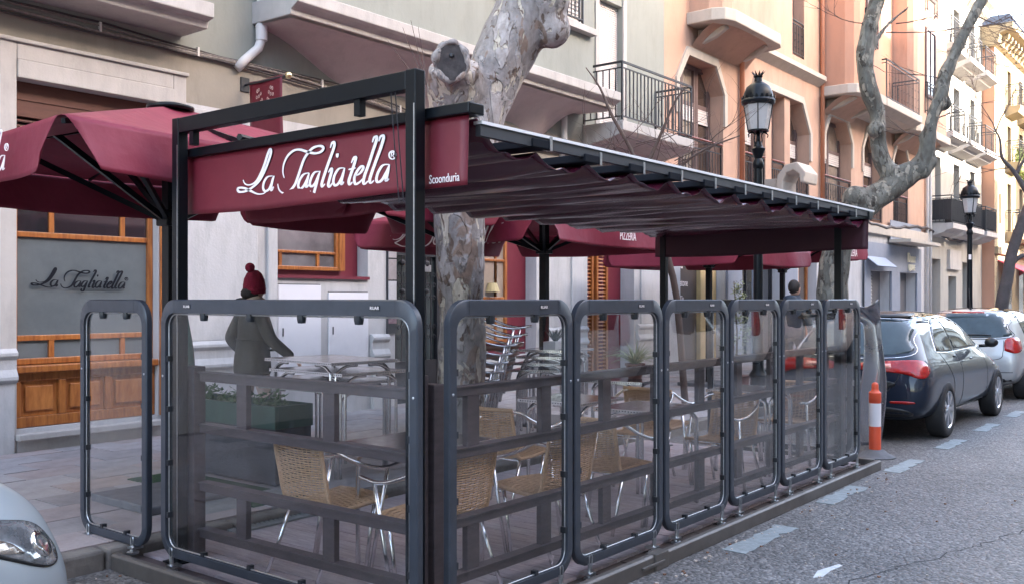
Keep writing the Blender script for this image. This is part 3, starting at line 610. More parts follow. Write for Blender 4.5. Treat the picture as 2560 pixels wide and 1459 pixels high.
# oriel bays on one coved slab
yb = FY - .80
cove = MB(); XS = [6.98 + (13.9 - 6.98) * i / 90 for i in range(91)]
def wallz(x):
    t = (x - 7.0) / 6.9
    if x < 8.9: return 4.86 - .52 * (0.5 - .5 * math.cos(min(1, (x - 7.0) / 1.7) * math.pi)) - .12 * max(0, (x - 8.5) / .4)
    if x < 12.4: k = (x - 8.9) / 1.17; f = k - int(k); return 4.24 + .20 * math.sin(math.pi * f) ** .7
    return 4.24 + (4.86 - 4.24) * (.5 - .5 * math.cos(min(1, (x - 12.4) / 1.4) * math.pi))
def cov(u, v):
    x = 6.98 + 6.92 * u; zt = 4.86; zw = wallz(x); y = FY - .70 * (1 - v); f = (v ** 1.6)
    return (x, y + .0, zt - (zt - zw) * f - .02 * (1 - v))
cove.grid(cov, 90, 14, flip=True); cove.obj('coved_underside', W_PINK, A, smooth=True)
s = MB(); s.prismX([(FY + .01, 4.88), (FY - .72, 4.87), (FY - .72, 4.93), (FY - .80, 4.97), (FY - .84, 5.0), (FY - .84, 5.14), (FY + .01, 5.14)], 6.96, 13.92); s.obj('bay_slab', W_BAND, A, bevel=.01)
MB().box(7.06, 9.78, yb + .03, FY + .01, 5.14, 12).obj('oriel_bay', W_GREEN, A)
MB().box(10.72, 13.15, yb + .03, FY + .01, 5.14, 12).obj('oriel_bay', W_GREEN, A)
MB().box(9.781, 10.719, yb + .10, yb + .2, 5.14, 6.0).obj('terrace_parapet', W_GREEN, A)
MB().box(9.782, 10.718, yb + .07, yb + .23, 6.0, 6.06).obj('coping', W_BAND, A)
MB().box(7.5, 9.5, yb - .12, yb + .03, 6.72, 6.84).obj('bay_window_sill', W_BAND, A)
window(A, 7.6, 9.4, 6.84, 8.4, yb + .03, SHUTW, P_DARK, nx=3)
MB().box(11.2, 13.1, yb - .10, yb + .03, 5.92, 6.02).obj('bay_window_sill', W_BAND, A)
MB().box(11.6, 12.75, yb + .0, yb + .03, 6.02, 8.5).obj('roller_shutter', SHUTW, A)
rs = MB()
for i in range(34): rs.bar((11.62, yb + .0, 6.06 + i * .07), (12.73, yb + .0, 6.06 + i * .07), .02, .055, up=(0, .3, .9))
q = rs.obj('shutter_slats', SHUTW, A); q['kind'] = 'stuff'
railing(A, [(11.65, yb + .03), (11.65, yb - .07), (12.7, yb - .07), (12.7, yb + .03)], 6.03, .55, 10, scroll=True)
window(A, 10.1, 10.65, 6.3, 8.2, FY, W_BAND, P_DARK)
for i, x in enumerate((9.95, 10.2)):
    tag(MB().lathe([(.06, 0), (.10, .16), (.115, .16), (.115, .2), (.09, .2)], (x, yb + .15, 6.06), 14).obj('flower_pot', mat('terracotta', (.45, .16, .08), .8), smooth=False), ['terracotta flower pot nearest the left bay on the terrace coping', 'terracotta flower pot right of its twin on the terrace coping'][i], 'flower pot')
# roller shutter window + iron balcony
q = MB()
for i in range(58): q.bar((14.5, FY + .12, 4.78 + i * .04), (15.32, FY + .12, 4.78 + i * .04), .012, .034, up=(0, .3, .9))
q = q.obj('shutter_slats', SHUTW, A); q['kind'] = 'stuff'
MB().box(14.5, 15.32, FY + .14, FY + .2, 4.75, 7.1).obj('roller_shutter', SHUTW, A)
sf = MB(); sf.box(14.38, 14.498, FY - .03, FY - .001, 4.7, 7.25); sf.box(15.322, 15.44, FY - .03, FY - .001, 4.7, 7.25); sf.obj('window_frame', W_BAND, A)
bs = empty('iron_balcony', (0, 0, 0)); bs.parent = A
s = MB(); s.prismX([(FY + .01, 4.30), (FY - .6, 4.40), (FY - .78, 4.46), (FY - .84, 4.52), (FY - .84, 4.68), (FY + .01, 4.68)], 13.98, 16.6); s.obj('balcony_slab', W_BAND, bs, bevel=.012)
rl = railing(bs, [(14.02, FY - .02), (14.02, FY - .80), (16.55, FY - .80), (16.55, FY - .02)], 4.70, 1.0, 8.2, bars_as_parts=True, rb=.009)
# downpipe, cables, banner
MB().tube([(7.02, FY - .10, 9), (7.02, FY - .10, 4.70), (6.98, FY - .09, 4.58), (6.82, FY - .06, 4.42), (6.72, FY - .03, 4.30)], .055, 12).obj('downpipe', PIPEW, A, smooth=True)
MB().lathe([(.07, 0), (.07, .18)], (7.02, FY - .10, 4.68), 14).obj('pipe_collar', PIPEW, A, smooth=False)
MB().tube([(13.3, FY - .09, 4.9), (13.3, FY - .09, 4.2), (13.32, FY - .02, 4.05)], .05, 10).obj('downpipe', PIPEW, A, smooth=True)
random.seed(21)
for k in range(4):
    pts = []; x = -4.0
    while x < 17:
        zc = 4.40 - .11 * max(0, min(1, (x - 5.2) / 5)) - .16 * max(0, min(1, (x - 8.5) / 2)) + .02 * math.sin(x * 1.7 + k); pts.append((x, FY - .03 - .012 * (k % 2), zc + [.045, .02, -.015, -.05][k] + random.uniform(-.006, .006))); x += .35
    MB().tube(pts, [.011, .008, .022, .012][k], 6).obj('cable', [CABLED, CABLE, CABLE, CABLED][k], A, smooth=True)
clm = MB().box(-.012, .012, -.035, .0, -.05, .05).mesh('cable_clip', PIPEW)
for x in (2.8, 5.05, 6.2, 8.0, 9.4):
    c = bpy.data.objects.new('cable_clip', clm); COL.objects.link(c); c.parent = A; c.location = (x, FY - .02, 4.41 - .11 * max(0, min(1, (x - 5.2) / 5)) - .16 * max(0, min(1, (x - 8.5) / 2)))
bn = empty('hanging_banner', (6.95, FY, 4.05), 0, 'small burgundy banner with pale emblem on a brass knobbed rod on the wall', 'banner')
MB().box(-.16, -.04, -.02, 0, .0, .17).obj('wall_plate', DKPL, bn, bevel=.004)
MB().tube([(-.1, 0, .08), (-.1, -.78, .08)], .014, 8).obj('rod', DKPL, bn)
MB().ball((-.1, -.82, .08), .04, 12).obj('knob', BRASS, bn, smooth=True)
MB().grid(lambda u, v: (-.10 - .0 + .012 * math.sin(v * 3 + u * 4), -.10 - .62 * u, .10 - .80 * v), 10, 10).obj('flag', SIGNF, bn, smooth=True, solid=.006)
em = MB()
for sx in (-1, 1):
    for i in range(9):
        a = i * .7; em.tube([(-.118, -.41 + sx * (.10 + .05 * math.cos(a) + .012 * math.cos(t)), -.10 + .085 * math.sin(a * 1.3) + .02 * math.sin(t)) for t in [q * 1.05 for q in range(7)]], .0035, 4)
em.obj('emblem', mat('gold_print', (.55, .36, .30), .6), bn)
text('banner_lettering', 'EXCELLENCES', .058, (-.125, -.41, -.27), ROT_F, LETW, bn, sx=.8)
# gooseneck wall lamps
for i, x in enumerate((7.9,)):
    L = empty('wall_lamp', (x, FY, 3.55), 0, 'dark gooseneck spotlight fixed on the wall right of the banner', 'lamp')
    MB().tube([(0, 0, 0), (0, -.15, .08), (0, -.32, .05), (0, -.38, -.06)], .012, 8).obj('arm', DKPL, L, smooth=True)
    MB().lathe([(.03, 0), (.05, -.05), (.08, -.12)], (0, -.38, -.05), 12).obj('shade', DKPL, L)
# ---------------------------------------------------------------- building B (apricot)
B = empty('apricot_building', (0, 0, 0), 0, 'long apricot building with chamfered arch windows and cream trimmed bays', 'building')
BX0, BX1 = 16.92, 36.0
ar = [(17.5, 19.6), (20.75, 24.75), (25.9, 28.05), (29.1, 31.0), (32.1, 33.8)]
ZB, ZT = 4.0, 6.72
HB = [(a, b, ZB, ZT) for a, b in ar] + [(23.6, 24.4, 7.9, 10.4), (29.4, 30.3, 8.0, 10.0)]
wall_holes(MB(), BX0, BX1, 3.75, 15.5, HB, depth=.45).obj('upper_wall', W_ORANGE, B)
MB().box(BX0, BX1, FY + .46, FY + 9, 0, 15.5).obj('rear_mass', W_ORANGE, B)
HG = [(17.6, 19.7, .12, 3.0), (20.6, 22.9, .12, 3.2), (24.0, 25.3, .12, 3.0), (29.6, 31.7, .12, 2.5), (32.6, 34.6, .12, 2.5)]
wall_holes(MB(), BX0, BX1, 0, 3.75, HG, depth=.45).obj('ground_floor_wall', W_WHITE, B)
MB().box(BX0, BX1, FY - .12, FY - .001, 3.62, 3.95).obj('string_course', W_OTRIM, B, bevel=.02)
MB().prismX([(FY - .001, 7.35), (FY - .10, 7.42), (FY - .22, 7.5), (FY - .22, 7.62), (FY - .001, 7.70)], 21.2, 25.45).obj('cornice', W_OTRIM, B)
for a, b in ar:
    ch = .42 if b - a < 3 else .55
    MB().prismY([(a, ZT), (a + ch, ZT), (a, ZT - ch * 1.35)], FY, FY + .44).obj('arch_shoulder', W_ORANGE, B); MB().prismY([(b, ZT), (b, ZT - ch * 1.35), (b - ch, ZT)], FY, FY + .44).obj('arch_shoulder', W_ORANGE, B)
    t = .13; T = MB(); y0, y1 = FY - .05, FY - .001
    T.prismY([(a - t, ZT - ch * 1.35 - .7), (a, ZT - ch * 1.35 - .7), (a, ZT - ch * 1.35), (a - t, ZT - ch * 1.35 + .02)], y0, y1)
    T.prismY([(b, ZT - ch * 1.35 - .7), (b + t, ZT - ch * 1.35 - .7), (b + t, ZT - ch * 1.35 + .02), (b, ZT - ch * 1.35)], y0, y1)
    T.prismY([(a - t, ZT - ch * 1.35 + .021), (a, ZT - ch * 1.35 + .001), (a + ch, ZT), (a + ch - t * .6, ZT + t * 1.3)], y0, y1)
    T.prismY([(b, ZT - ch * 1.35 + .001), (b + t, ZT - ch * 1.35 + .021), (b - ch + t * .6, ZT + t * 1.3), (b - ch, ZT)], y0, y1)
    T.prismY([(a + ch + .001, ZT), (b - ch - .001, ZT), (b - ch + t * .6, ZT + t * 1.3), (a + ch - t * .6, ZT + t * 1.3)], y0 - .003, y1)
    T.obj('arch_trim', W_OTRIM, B)
BRW = mat('brown_painted_joinery', (.15, .095, .085), .5, var=.2)
def arch_win(a, b, panes, pm):
    n = panes; ww = (b - a) / n
    for i in range(n):
        window(B, a + i * ww + (.02 if i else 0), a + (i + 1) * ww, ZB + .02, ZT - .02, FY + .40, BRW, pm[i % len(pm)], fw=.09, zsplit=[5.85, 5.15][:1], xs=[], mull=.10, d=.08)
        q = MB()
        for k in range(6): q.box(a + i * ww + .12, a + (i + 1) * ww - .10, FY + .33, FY + .35, 5.48 + k * .06, 5.53 + k * .06)
        z = q.obj('shutter_slats', SHUTW, B); z['kind'] = 'stuff'
arch_win(17.5, 19.6, 3, [P_BR, P_CURT, P_BR]); arch_win(25.9, 28.05, 2, [P_BRIGHT, P_CURT]); arch_win(29.1, 31.0, 2, [P_BRIGHT, P_BR]); arch_win(32.1, 33.8, 2, [P_BRIGHT, P_BR])
for a, b, pm in ((20.78, 21.9, P_BR), (22.3, 23.1, P_CURT), (23.55, 24.72, P_BR)):
    window(B, a, b, ZB + .02, ZT - .02, FY + .40, BRW, pm, fw=.08, zsplit=[5.75], mull=.09, xs=[], d=.08)
    q = MB()
    for k in range(6): q.box(a + .1, b - .1, FY + .33, FY + .35, 5.35 + k * .06, 5.40 + k * .06)
    z = q.obj('shutter_slats', SHUTW, B); z['kind'] = 'stuff'
for x in (21.95, 23.13): MB().box(x, x + .36, FY + .02, FY + .39, ZB, ZT).obj('window_pillar', W_ORANGE, B)
for a, b, sc in ((17.52, 19.58, False), (20.77, 21.92, True), (22.32, 23.12, True), (23.5, 24.73, True), (25.92, 28.03, True), (29.12, 30.98, True), (32.12, 33.78, True)):
    railing(B, [(a, FY + .05), (b, FY + .05)], ZB + .05, .95, 7.5, scroll=sc, top_gap=.16)
    MB().tube([(a, FY + .02, ZB + 1.04), (b, FY + .02, ZB + 1.04)], .022, 8).obj('hand_rail', mat('red_brown_rail', (.20, .05, .03), .4), B)
def bay(x0, x1, z0, z1, p, m, rnd=.35, trim=True):
    yo = FY - p; poly = [(x0, FY + .01), (x0, yo + rnd), (x0 + rnd * .35, yo + rnd * .3), (x0 + rnd, yo), (x1 - rnd, yo), (x1 - rnd * .35, yo + rnd * .3), (x1, yo + rnd), (x1, FY + .01)]
    MB().prism(poly, z0 + .26, z1).obj('oriel_bay', m, B)
    if trim:
        e = .12; pl2 = [(x0 - e, FY + .01), (x0 - e, yo + rnd - e), (x0 + rnd * .35 - e, yo + rnd * .3 - e), (x0 + rnd - e * .5, yo - e), (x1 - rnd + e * .5, yo - e), (x1 - rnd * .35 + e, yo + rnd * .3 - e), (x1 + e, yo + rnd - e), (x1 + e, FY + .01)]
        MB().prism(pl2, z0, z0 + .257).obj('bay_lip', W_OTRIM, B, bevel=.02)
        c = MB()
        def fn(u, v):
            x = x0 + .1 + (x1 - x0 - .2) * u; d = p * (1 - v) * (1 - .35 * abs(2 * u - 1) ** 4); return (x, FY - d + .02, z0 + .005 - .42 * v ** 1.5)
        c.grid(fn, 16, 6, flip=True); c.obj('bay_soffit', W_ORANGE, B, smooth=True)
        for x in (x0 + .35, x1 - .55):
            br = MB(); br.prismX([(FY, z0), (FY - p + .15, z0), (FY - p + .12, z0 - .06), (FY - p * .5, z0 - .22), (FY, z0 - .34)], x, x + .16)
            br.obj('bay_bracket', W_OTRIM, B, bevel=.03)
bay(18.0, 20.9, 7.35, 15.5, .80, W_ORANGE)
bay(25.62, 28.1, 7.12, 15.5, .95, W_ORANGE2, rnd=.3)
bay(31.9, 36.0, 7.0, 15.5, .75, W_ORANGE, rnd=.25)
MB().box(28.1, 31.9, FY - .04, FY + .02, 7.5, 15.5).obj('recessed_wall', W_ORANGE2, B)
MB().prismX([(FY + .01, 7.0), (FY - .7, 7.08), (FY - .98, 7.2), (FY - .98, 7.42), (FY + .01, 7.42)], 28.25, 31.85).obj('balcony_slab', W_OTRIM, B, bevel=.02)
railing(B, [(28.35, FY - .1), (28.35, FY - .92), (31.7, FY - .92), (31.7, FY - .1)], 7.42, 1.15, 7, scroll=True)
window(B, 29.3, 30.5, 7.5, 10.1, FY - .04, WOODD, P_FROST, fw=.08, xs=[], zsplit=[])
window(B, 26.4, 27.2, 8.6, 11.2, FY - .95, BRW, P_DARK, fw=.07); railing(B, [(26.35, FY - .95), (26.35, FY - 1.02), (27.25, FY - 1.02), (27.25, FY - .95)], 8.6, .95, 9, scroll=True)
window(B, 33.0, 34.2, 8.3, 10.6, FY - .75, BRW, P_DARK, fw=.09, nx=2); railing(B, [(33, FY - .76), (33, FY - .84), (34.2, FY - .84), (34.2, FY - .76)], 7.75, 1.0, 8, scroll=True)
window(B, 33.0, 34.2, 11.6, 13.8, FY - .75, BRW, P_DARK, fw=.09, nx=2); railing(B, [(33, FY - .76), (33, FY - .84), (34.2, FY - .84), (34.2, FY - .76)], 11.1, .95, 8, scroll=True)
window(B, 29.2, 30.4, 11.9, 14.2, FY - .04, BRW, P_DARK, fw=.09); railing(B, [(29.1, FY - .05), (29.1, FY - .12), (30.5, FY - .12), (30.5, FY - .05)], 11.5, .9, 8, scroll=True)
window(B, 23.6, 24.4, 7.92, 10.38, FY + .35, BRW, P_DARK, fw=.06); railing(B, [(23.6, FY + .02), (24.4, FY + .02)], 7.92, .9, 9, scroll=True)
window(B, 18.5, 20.4, 8.7, 10.6, FY - .8, BRW, P_DARK, fw=.09, nx=2)
MB().box(18.4, 20.5, FY - .92, FY - .8, 8.55, 8.68).obj('bay_window_sill', BRW, B)
for x in (20.42, 25.52):
    MB().tube([(x, FY - .08, 15), (x, FY - .08, 3.9)], .06, 10).obj('downpipe', PIPEO, B, smooth=True)
ac = empty('ventilation_cowl', (22.15, FY - .3, 4.0), 0, 'curved cream metal vent cowl below the middle arch beside the lantern pole', 'vent')
MB().prismX([(0, .0), (-.05, .55), (-.25, .8), (-.55, .85), (-.75, .6), (-.72, .35), (-.62, .35), (-.6, .55), (-.45, .66), (-.28, .6), (-.2, .42), (-.2, 0)], -.4, .45).obj('cowl', W_OTRIM, ac, bevel=.03)
MB().box(-.3, .4, .0, .3, -.4, .5).obj('duct', W_OTRIM, ac)
# ground floor of B
MB().box(17.61, 19.69, FY + .3, FY + .4, .12, 2.99).obj('shop_window', mat('brown_window_film', (.07, .055, .052), .25, spec=.7), B)
for z, s_, t_ in ((2.35, .30, 'na'), (1.95, .22, 'da Catone'), (1.62, .16, 'da Dia')):
    text('shop_lettering', t_, s_, (18.15, FY + .29, z), ROT_S, LETW, B, sx=.7)
MB().box(18.9, 19.2, FY + .2, FY + .3, .12, 2.99).obj('shop_curtain', P_WARM, B); MB().box(19.3, 19.65, FY + .2, FY + .3, .12, 2.99).obj('shop_curtain', P_WARM, B)
for x, ww, m_ in ((19.72, .75, M_SHOP), (21.1, .25, M_SHOP), (22.9, .9, M_SHOP)): MB().box(x, x + ww, FY - .06, FY - .002, .12, 3.6).obj('shop_pilaster', m_, B, bevel=.01)
window(B, 20.62, 22.88, .14, 3.18, FY + .3, IRON, P_DARK, nx=3, fw=.08)
window(B, 24.02, 25.28, .14, 2.98, FY + .3, WOODM, P_BR, nx=2, fw=.1)
mn = MB().box(25.5, 26.0, FY - .06, FY - .001, 1.3, 2.4).obj('menu_board', DKPL, B); MB().box(25.56, 25.94, FY - .065, FY - .06, 1.45, 2.15).obj('menu_sheet', LETW, mn)
MB().box(29.0, 35.2, FY - .08, FY - .002, .12, 3.3).obj('grey_shopfront', M_SHOP, B) if False else None
gs = wall_holes(MB(), 29.0, 35.1, .12, 3.35, HG[3:], y=FY - .08, depth=.06); gs.obj('grey_shopfront', M_SHOP, B)
for a, b in ((29.6, 31.7), (32.6, 34.6)):
    MB().box(a, b, FY + .3, FY + .36, .12, 2.5).obj('roller_shutter', mat('dark_grey_metal', (.12, .12, .13), .5), B)
    q = MB()
    for k in range(22): q.bar((a, FY + .27, .2 + k * .105), (a + (b - a) * .55, FY + .27, .2 + k * .105), .03, .085, up=(0, .4, .9))
    z = q.obj('shutter_slats', mat('galvanised_slats', (.42, .41, .41), .45, .4, var=.4, vscale=3), B); z['kind'] = 'stuff'
MB().box(31.4, 35.0, FY - .75, FY - .09, 3.42, 3.52).obj('awning_box', W_OTRIM, B)
MB().box(31.5, 35.0, FY - .10, FY - .081, 3.53, 4.15).obj('grey_fascia', M_SHOP, B)
text('shop_sign', 'Duarr', .46, (33.75, FY - .13, 2.98), ROT_S, mat('cream_sign', (.7, .66, .52), .5), B, sx=.8, ext=.02)
text('shop_sign', 'QUARE', .28, (33.75, FY - .13, 2.66), ROT_S, mat('cream_sign', (.7, .66, .52), .5), B, sx=.8, ext=.02)
aw = MB(); aw.add([(29.1, FY - .085, 2.9), (31.0, FY - .085, 2.9), (31.0, FY - .45, 2.6), (29.1, FY - .45, 2.6)], [(0, 1, 2, 3)]); aw.obj('folded_awning', mat('pale_blue_awning', (.30, .34, .42), .6), B, solid=.02)
# ---------------------------------------------------------------- building C (ivory)
C_ = empty('ivory_building', (0, 0, 0), 0, 'ivory apartment building with three stacked rows of iron balconies', 'building')
cw = [(37.2, 38.0), (39.9, 40.8), (42.6, 43.4)]
HC = [(a, b, z0, z1) for a, b in cw for z0, z1 in ((4.4, 6.9), (7.7, 9.9), (10.9, 13.0))] + [(36.8, 37.95, .12, 3.1), (39.1, 40.3, .12, 2.5), (41.3, 42.6, .12, 3.1)]
wall_holes(MB(), 36.0, 44.7, 0, 14.2, HC, depth=.4).obj('wall', W_CW, C_)
MB().box(36.0, 44.7, FY + .41, FY + 9, 0, 14.2).obj('rear_mass', W_CW, C_)
MB().prismX([(FY, 13.6), (FY - .25, 13.75), (FY - .3, 14.0), (FY - .5, 14.1), (FY - .5, 14.3), (FY, 14.3)], 36, 44.9).obj('cornice', W_CW, C_)
for a, b in cw:
    for z0, z1, kk in ((4.4, 6.9, 0), (7.7, 9.9, 1), (10.9, 13.0, 2)):
        window(C_, a, b, z0, z1, FY + .35, M_SHOP, P_DARK, fw=.07, nx=2)
        s_ = MB(); x0, x1 = a - .65, b + .65; s_.prismX([(FY, z0 - .5), (FY - .45, z0 - .38), (FY - .55, z0 - .3), (FY - .78, z0 - .24), (FY - .78, z0 - .05), (FY, z0 - .05)], x0, x1); s_.obj('balcony_slab', W_BAND, C_)
        railing(C_, [(x0 + .08, FY - .02), (x0 + .08, FY - .7), (x1 - .08, FY - .7), (x1 - .08, FY - .02)], z0 - .05, 1.0, 7 if kk else 8, scroll=kk > 0, infill=(kk == 0))
window(C_, 36.82, 37.93, .14, 3.08, FY + .35, BRW, mat('pale_door', (.45, .40, .38), .5), fw=.12, name='door'); window(C_, 39.12, 40.28, .14, 2.48, FY + .35, IRON, P_DARK, fw=.1, name='door', zsplit=[1.4])
window(C_, 41.32, 42.58, .14, 3.08, FY + .35, mat('dark_green_joinery', (.02, .06, .05), .5), P_FROST, fw=.1, name='shop_window', zsplit=[2.4])
for x in (35.85, 36.25): MB().tube([(x, FY - .08, 14), (x, FY - .08, .2)], .06, 8).obj('downpipe', PIPEW, C_, smooth=True)
MB().box(38.9, 40.6, FY - .12, FY - .002, 2.75, 3.5).obj('signboard', W_BAND, C_)
cb = MB().tube([(28.5 + i * .5, FY - .1, 4.0 - .12 * math.sin(i * .35) + .03 * math.sin(i * 2.3)) for i in range(33)], .05, 6); cb.obj('cable_bundle', CABLED, C_)
# ---------------------------------------------------------------- building D and beyond
D_ = empty('cream_cornice_building', (0, 0, 0), 0, 'sunlit cream building with apricot side wall and bracketed cornice', 'building')
DX, DY = 44.7, 8.95
dw = [(x, x + .8) for x in (47.3, 50.0, 52.7, 55.4, 58.1, 60.8)]
HD = [(a, b, z0, z1) for a, b in dw for z0, z1 in ((4.6, 6.8), (7.7, 9.4), (10.2, 11.9))] + [(45.6, 45.95, 4.9, 6.2)]
wall_holes(MB(), DX, 64, 0, 13.0, HD, y=DY, depth=.35).obj('wall', W_D, D_)
MB().box(DX, 64, DY + .36, DY + 10, 0, 13).obj('rear_mass', W_ORANGE2, D_)
MB().add
sd = MB(); sd.add([(DX - .004, DY, 0), (DX - .004, DY + .5, 0), (DX - .004, DY + .5, 13), (DX - .004, DY, 13)], [(3, 2, 1, 0)]); sd.obj('side_wall', W_ORANGE2, D_)
MB().prismX([(DY, 12.4), (DY - .2, 12.5), (DY - .25, 12.9), (DY - .75, 13.05), (DY - .75, 13.3), (DY + 5, 13.3), (DY + 5, 12.4)], DX - .3, 64.3).obj('cornice', W_D, D_)
cbm = MB().prismX([(0, 0), (-.2, -.02), (-.5, .30), (-.5, .45), (0, .45)], -.12, .12).mesh('cornice_bracket', W_D)
for i in range(28):
    c = bpy.data.objects.new('cornice_bracket', cbm); COL.objects.link(c); c.parent = D_; c.location = (45.1 + i * .68, DY, 12.5)
MB().box(45.2, 46.1, DY + 1.0, DY + 2, 13.3, 15.0).obj('chimney', W_ORANGE2, D_)
for a, b in dw:
    for z0, z1 in ((4.6, 6.8), (7.7, 9.4), (10.2, 11.9)):
        window(D_, a, b, z0, z1, DY + .3, BRW, P_BR, fw=.07)
        if z0 > 4.7 or a > 47:
            MB().prismX([(DY, z0 - .45), (DY - .5, z0 - .3), (DY - .6, z0 - .12), (DY - .6, z0), (DY, z0)], a - .4, b + .4).obj('balcony_slab', W_D, D_)
            railing(D_, [(a - .35, DY - .02), (a - .35, DY - .55), (b + .35, DY - .55), (b + .35, DY - .02)], z0, .95, 6, scroll=False)
    MB().box(a - .1, b + .1, DY - .01, DY + .0, .3, 2.9).obj('shop_opening', P_DARK, D_)
MB().box(DX, 64, DY - .15, DY - .002, 3.55, 3.85).obj('string_course', W_D, D_)
def awning(x0, x1, z, lab):
    a = empty('shop_awning', (0, DY, 0), 0, lab, 'awning', 'red awnings of the far shops')
    MB().prismX([(0, z), (-1.1, z - .55), (-1.1, z - .6), (0, z - .05)], x0, x1).obj('canopy', REDAWN, a)
    MB().box(x0, x1, -1.12, -1.10, z - .95, z - .61).obj('valance', REDAWN, a)
awning(45.3, 48.5, 3.3, 'bright red shop awning nearest the ivory building far down the street'); awning(49.3, 54, 3.2, 'bright red shop awning behind the leaning tree trunk at the far right')
E_ = empty('slate_roof_building', (0, 0, 0), 0, 'far building with blue grey slate roof rising above the cornice building', 'building')
MB().box(64.1, 90, 9.2, 20, 0, 13.5).obj('wall', W_D, E_); MB().prismX([(8.6, 13.5), (12, 19), (20, 19), (20, 13.5)], 64.1, 90).obj('roof', ROOFT, E_)
F_ = empty('far_cream_building', (0, 0, 0), 0, 'pale far building closing the end of the street', 'building')
MB().box(150, 160, -40, 60, 0, 18).obj('wall', W_CW, F_)
q = MB()
for k in range(5):
    for i in range(30): q.box(149.9, 149.99, -38 + i * 3, -36.8 + i * 3, 1 + 3.3 * k, 3.2 + 3.3 * k)
q.obj('window_panes', P_DARK, F_)

# ================================================================ TERRACE
PX0, PX1, TY0, TY1 = 2.93, 9.15, 2.80, 5.34
T = empty('terrace_platform', (0, 0, 0), 0, 'low deck terrace of plum brown boards edged by a grey metal kerb', 'platform')
e = MB()
pr = [(TY0, .0), (TY0, .085), (TY0 + .012, .097), (TY0 + .045, .097), (TY0 + .055, .085), (TY0 + .055, .0)]
for a, b, dz in ((PX0, 5.05, 0), (5.058, 9.15, -.006)): e.prismX([(y, z + (dz if z > .01 else 0)) for y, z in pr], a, b)
e.prismX([(TY0 - .012, .0), (TY0 - .012, .10), (TY0 + .062, .10), (TY0 + .062, .0)], 4.9, 5.05)
e.box(4.75, 5.0, TY0 - .018, TY0 - .0005, .035, .055)
e.obj('edge_profile', KERBM, T, bevel=.004)
e = MB(); e.prismY([(PX0, 0), (PX0, .085), (PX0 + .012, .097), (PX0 + .045, .097), (PX0 + .055, .085), (PX0 + .055, 0)], TY0 + .056, TY1); e.obj('edge_profile', KERBM, T, bevel=.004)
e = MB(); e.prismY([(PX1 - .055, 0), (PX1 - .055, .097), (PX1, .097), (PX1, 0)], TY0 + .056, 4.4); e.obj('edge_profile', KERBM, T, bevel=.004)
MB().box(PX0 + .056, PX1 - .056, TY0 + .056, TY1, 0, .034).obj('sub_floor', mat('dark_tray', (.022, .018, .016), .7), T)
# tray tiles between kerb and panels, boards beyond
random.seed(4)
tt = MB().box(-.145, .145, -.058, .058, 0, .012).mesh('tray_tile', mat('dark_brown_tile', (.05, .035, .03), .6, var=.4, vscale=20, bump=.2))
for i in range(20):
    c = bpy.data.objects.new('tray_tile', tt); COL.objects.link(c); c.parent = T; c.location = (3.14 + i * .303, 2.925, .034 + random.uniform(0, .003))
def plank_mesh(L, m):
    return MB().box(-.066, .066, -L / 2, L / 2, 0, .026).mesh('deck_board', m)
cache = {}
for i in range(44):
    x = 3.06 + i * .1385
    if x < 3.15: continue
    segs = random.choice([[1.0, 1.34], [1.5, .84], [.7, .9, .74], [1.2, 1.14]]); y = 2.99
    for L in segs:
        k = (L, random.randrange(3))
        if k not in cache: cache[k] = plank_mesh(L - .006, PLANKS[k[1]])
        c = bpy.data.objects.new('deck_board', cache[k]); COL.objects.link(c); c.parent = T; c.location = (x, y + L / 2, .034 + random.uniform(-.0015, .0015)); y += L
MB().box(2.99, 3.125, 2.99, 5.33, .034, .05).obj('front_tray_board', RAILB, T, bevel=.003)
DZ = .06
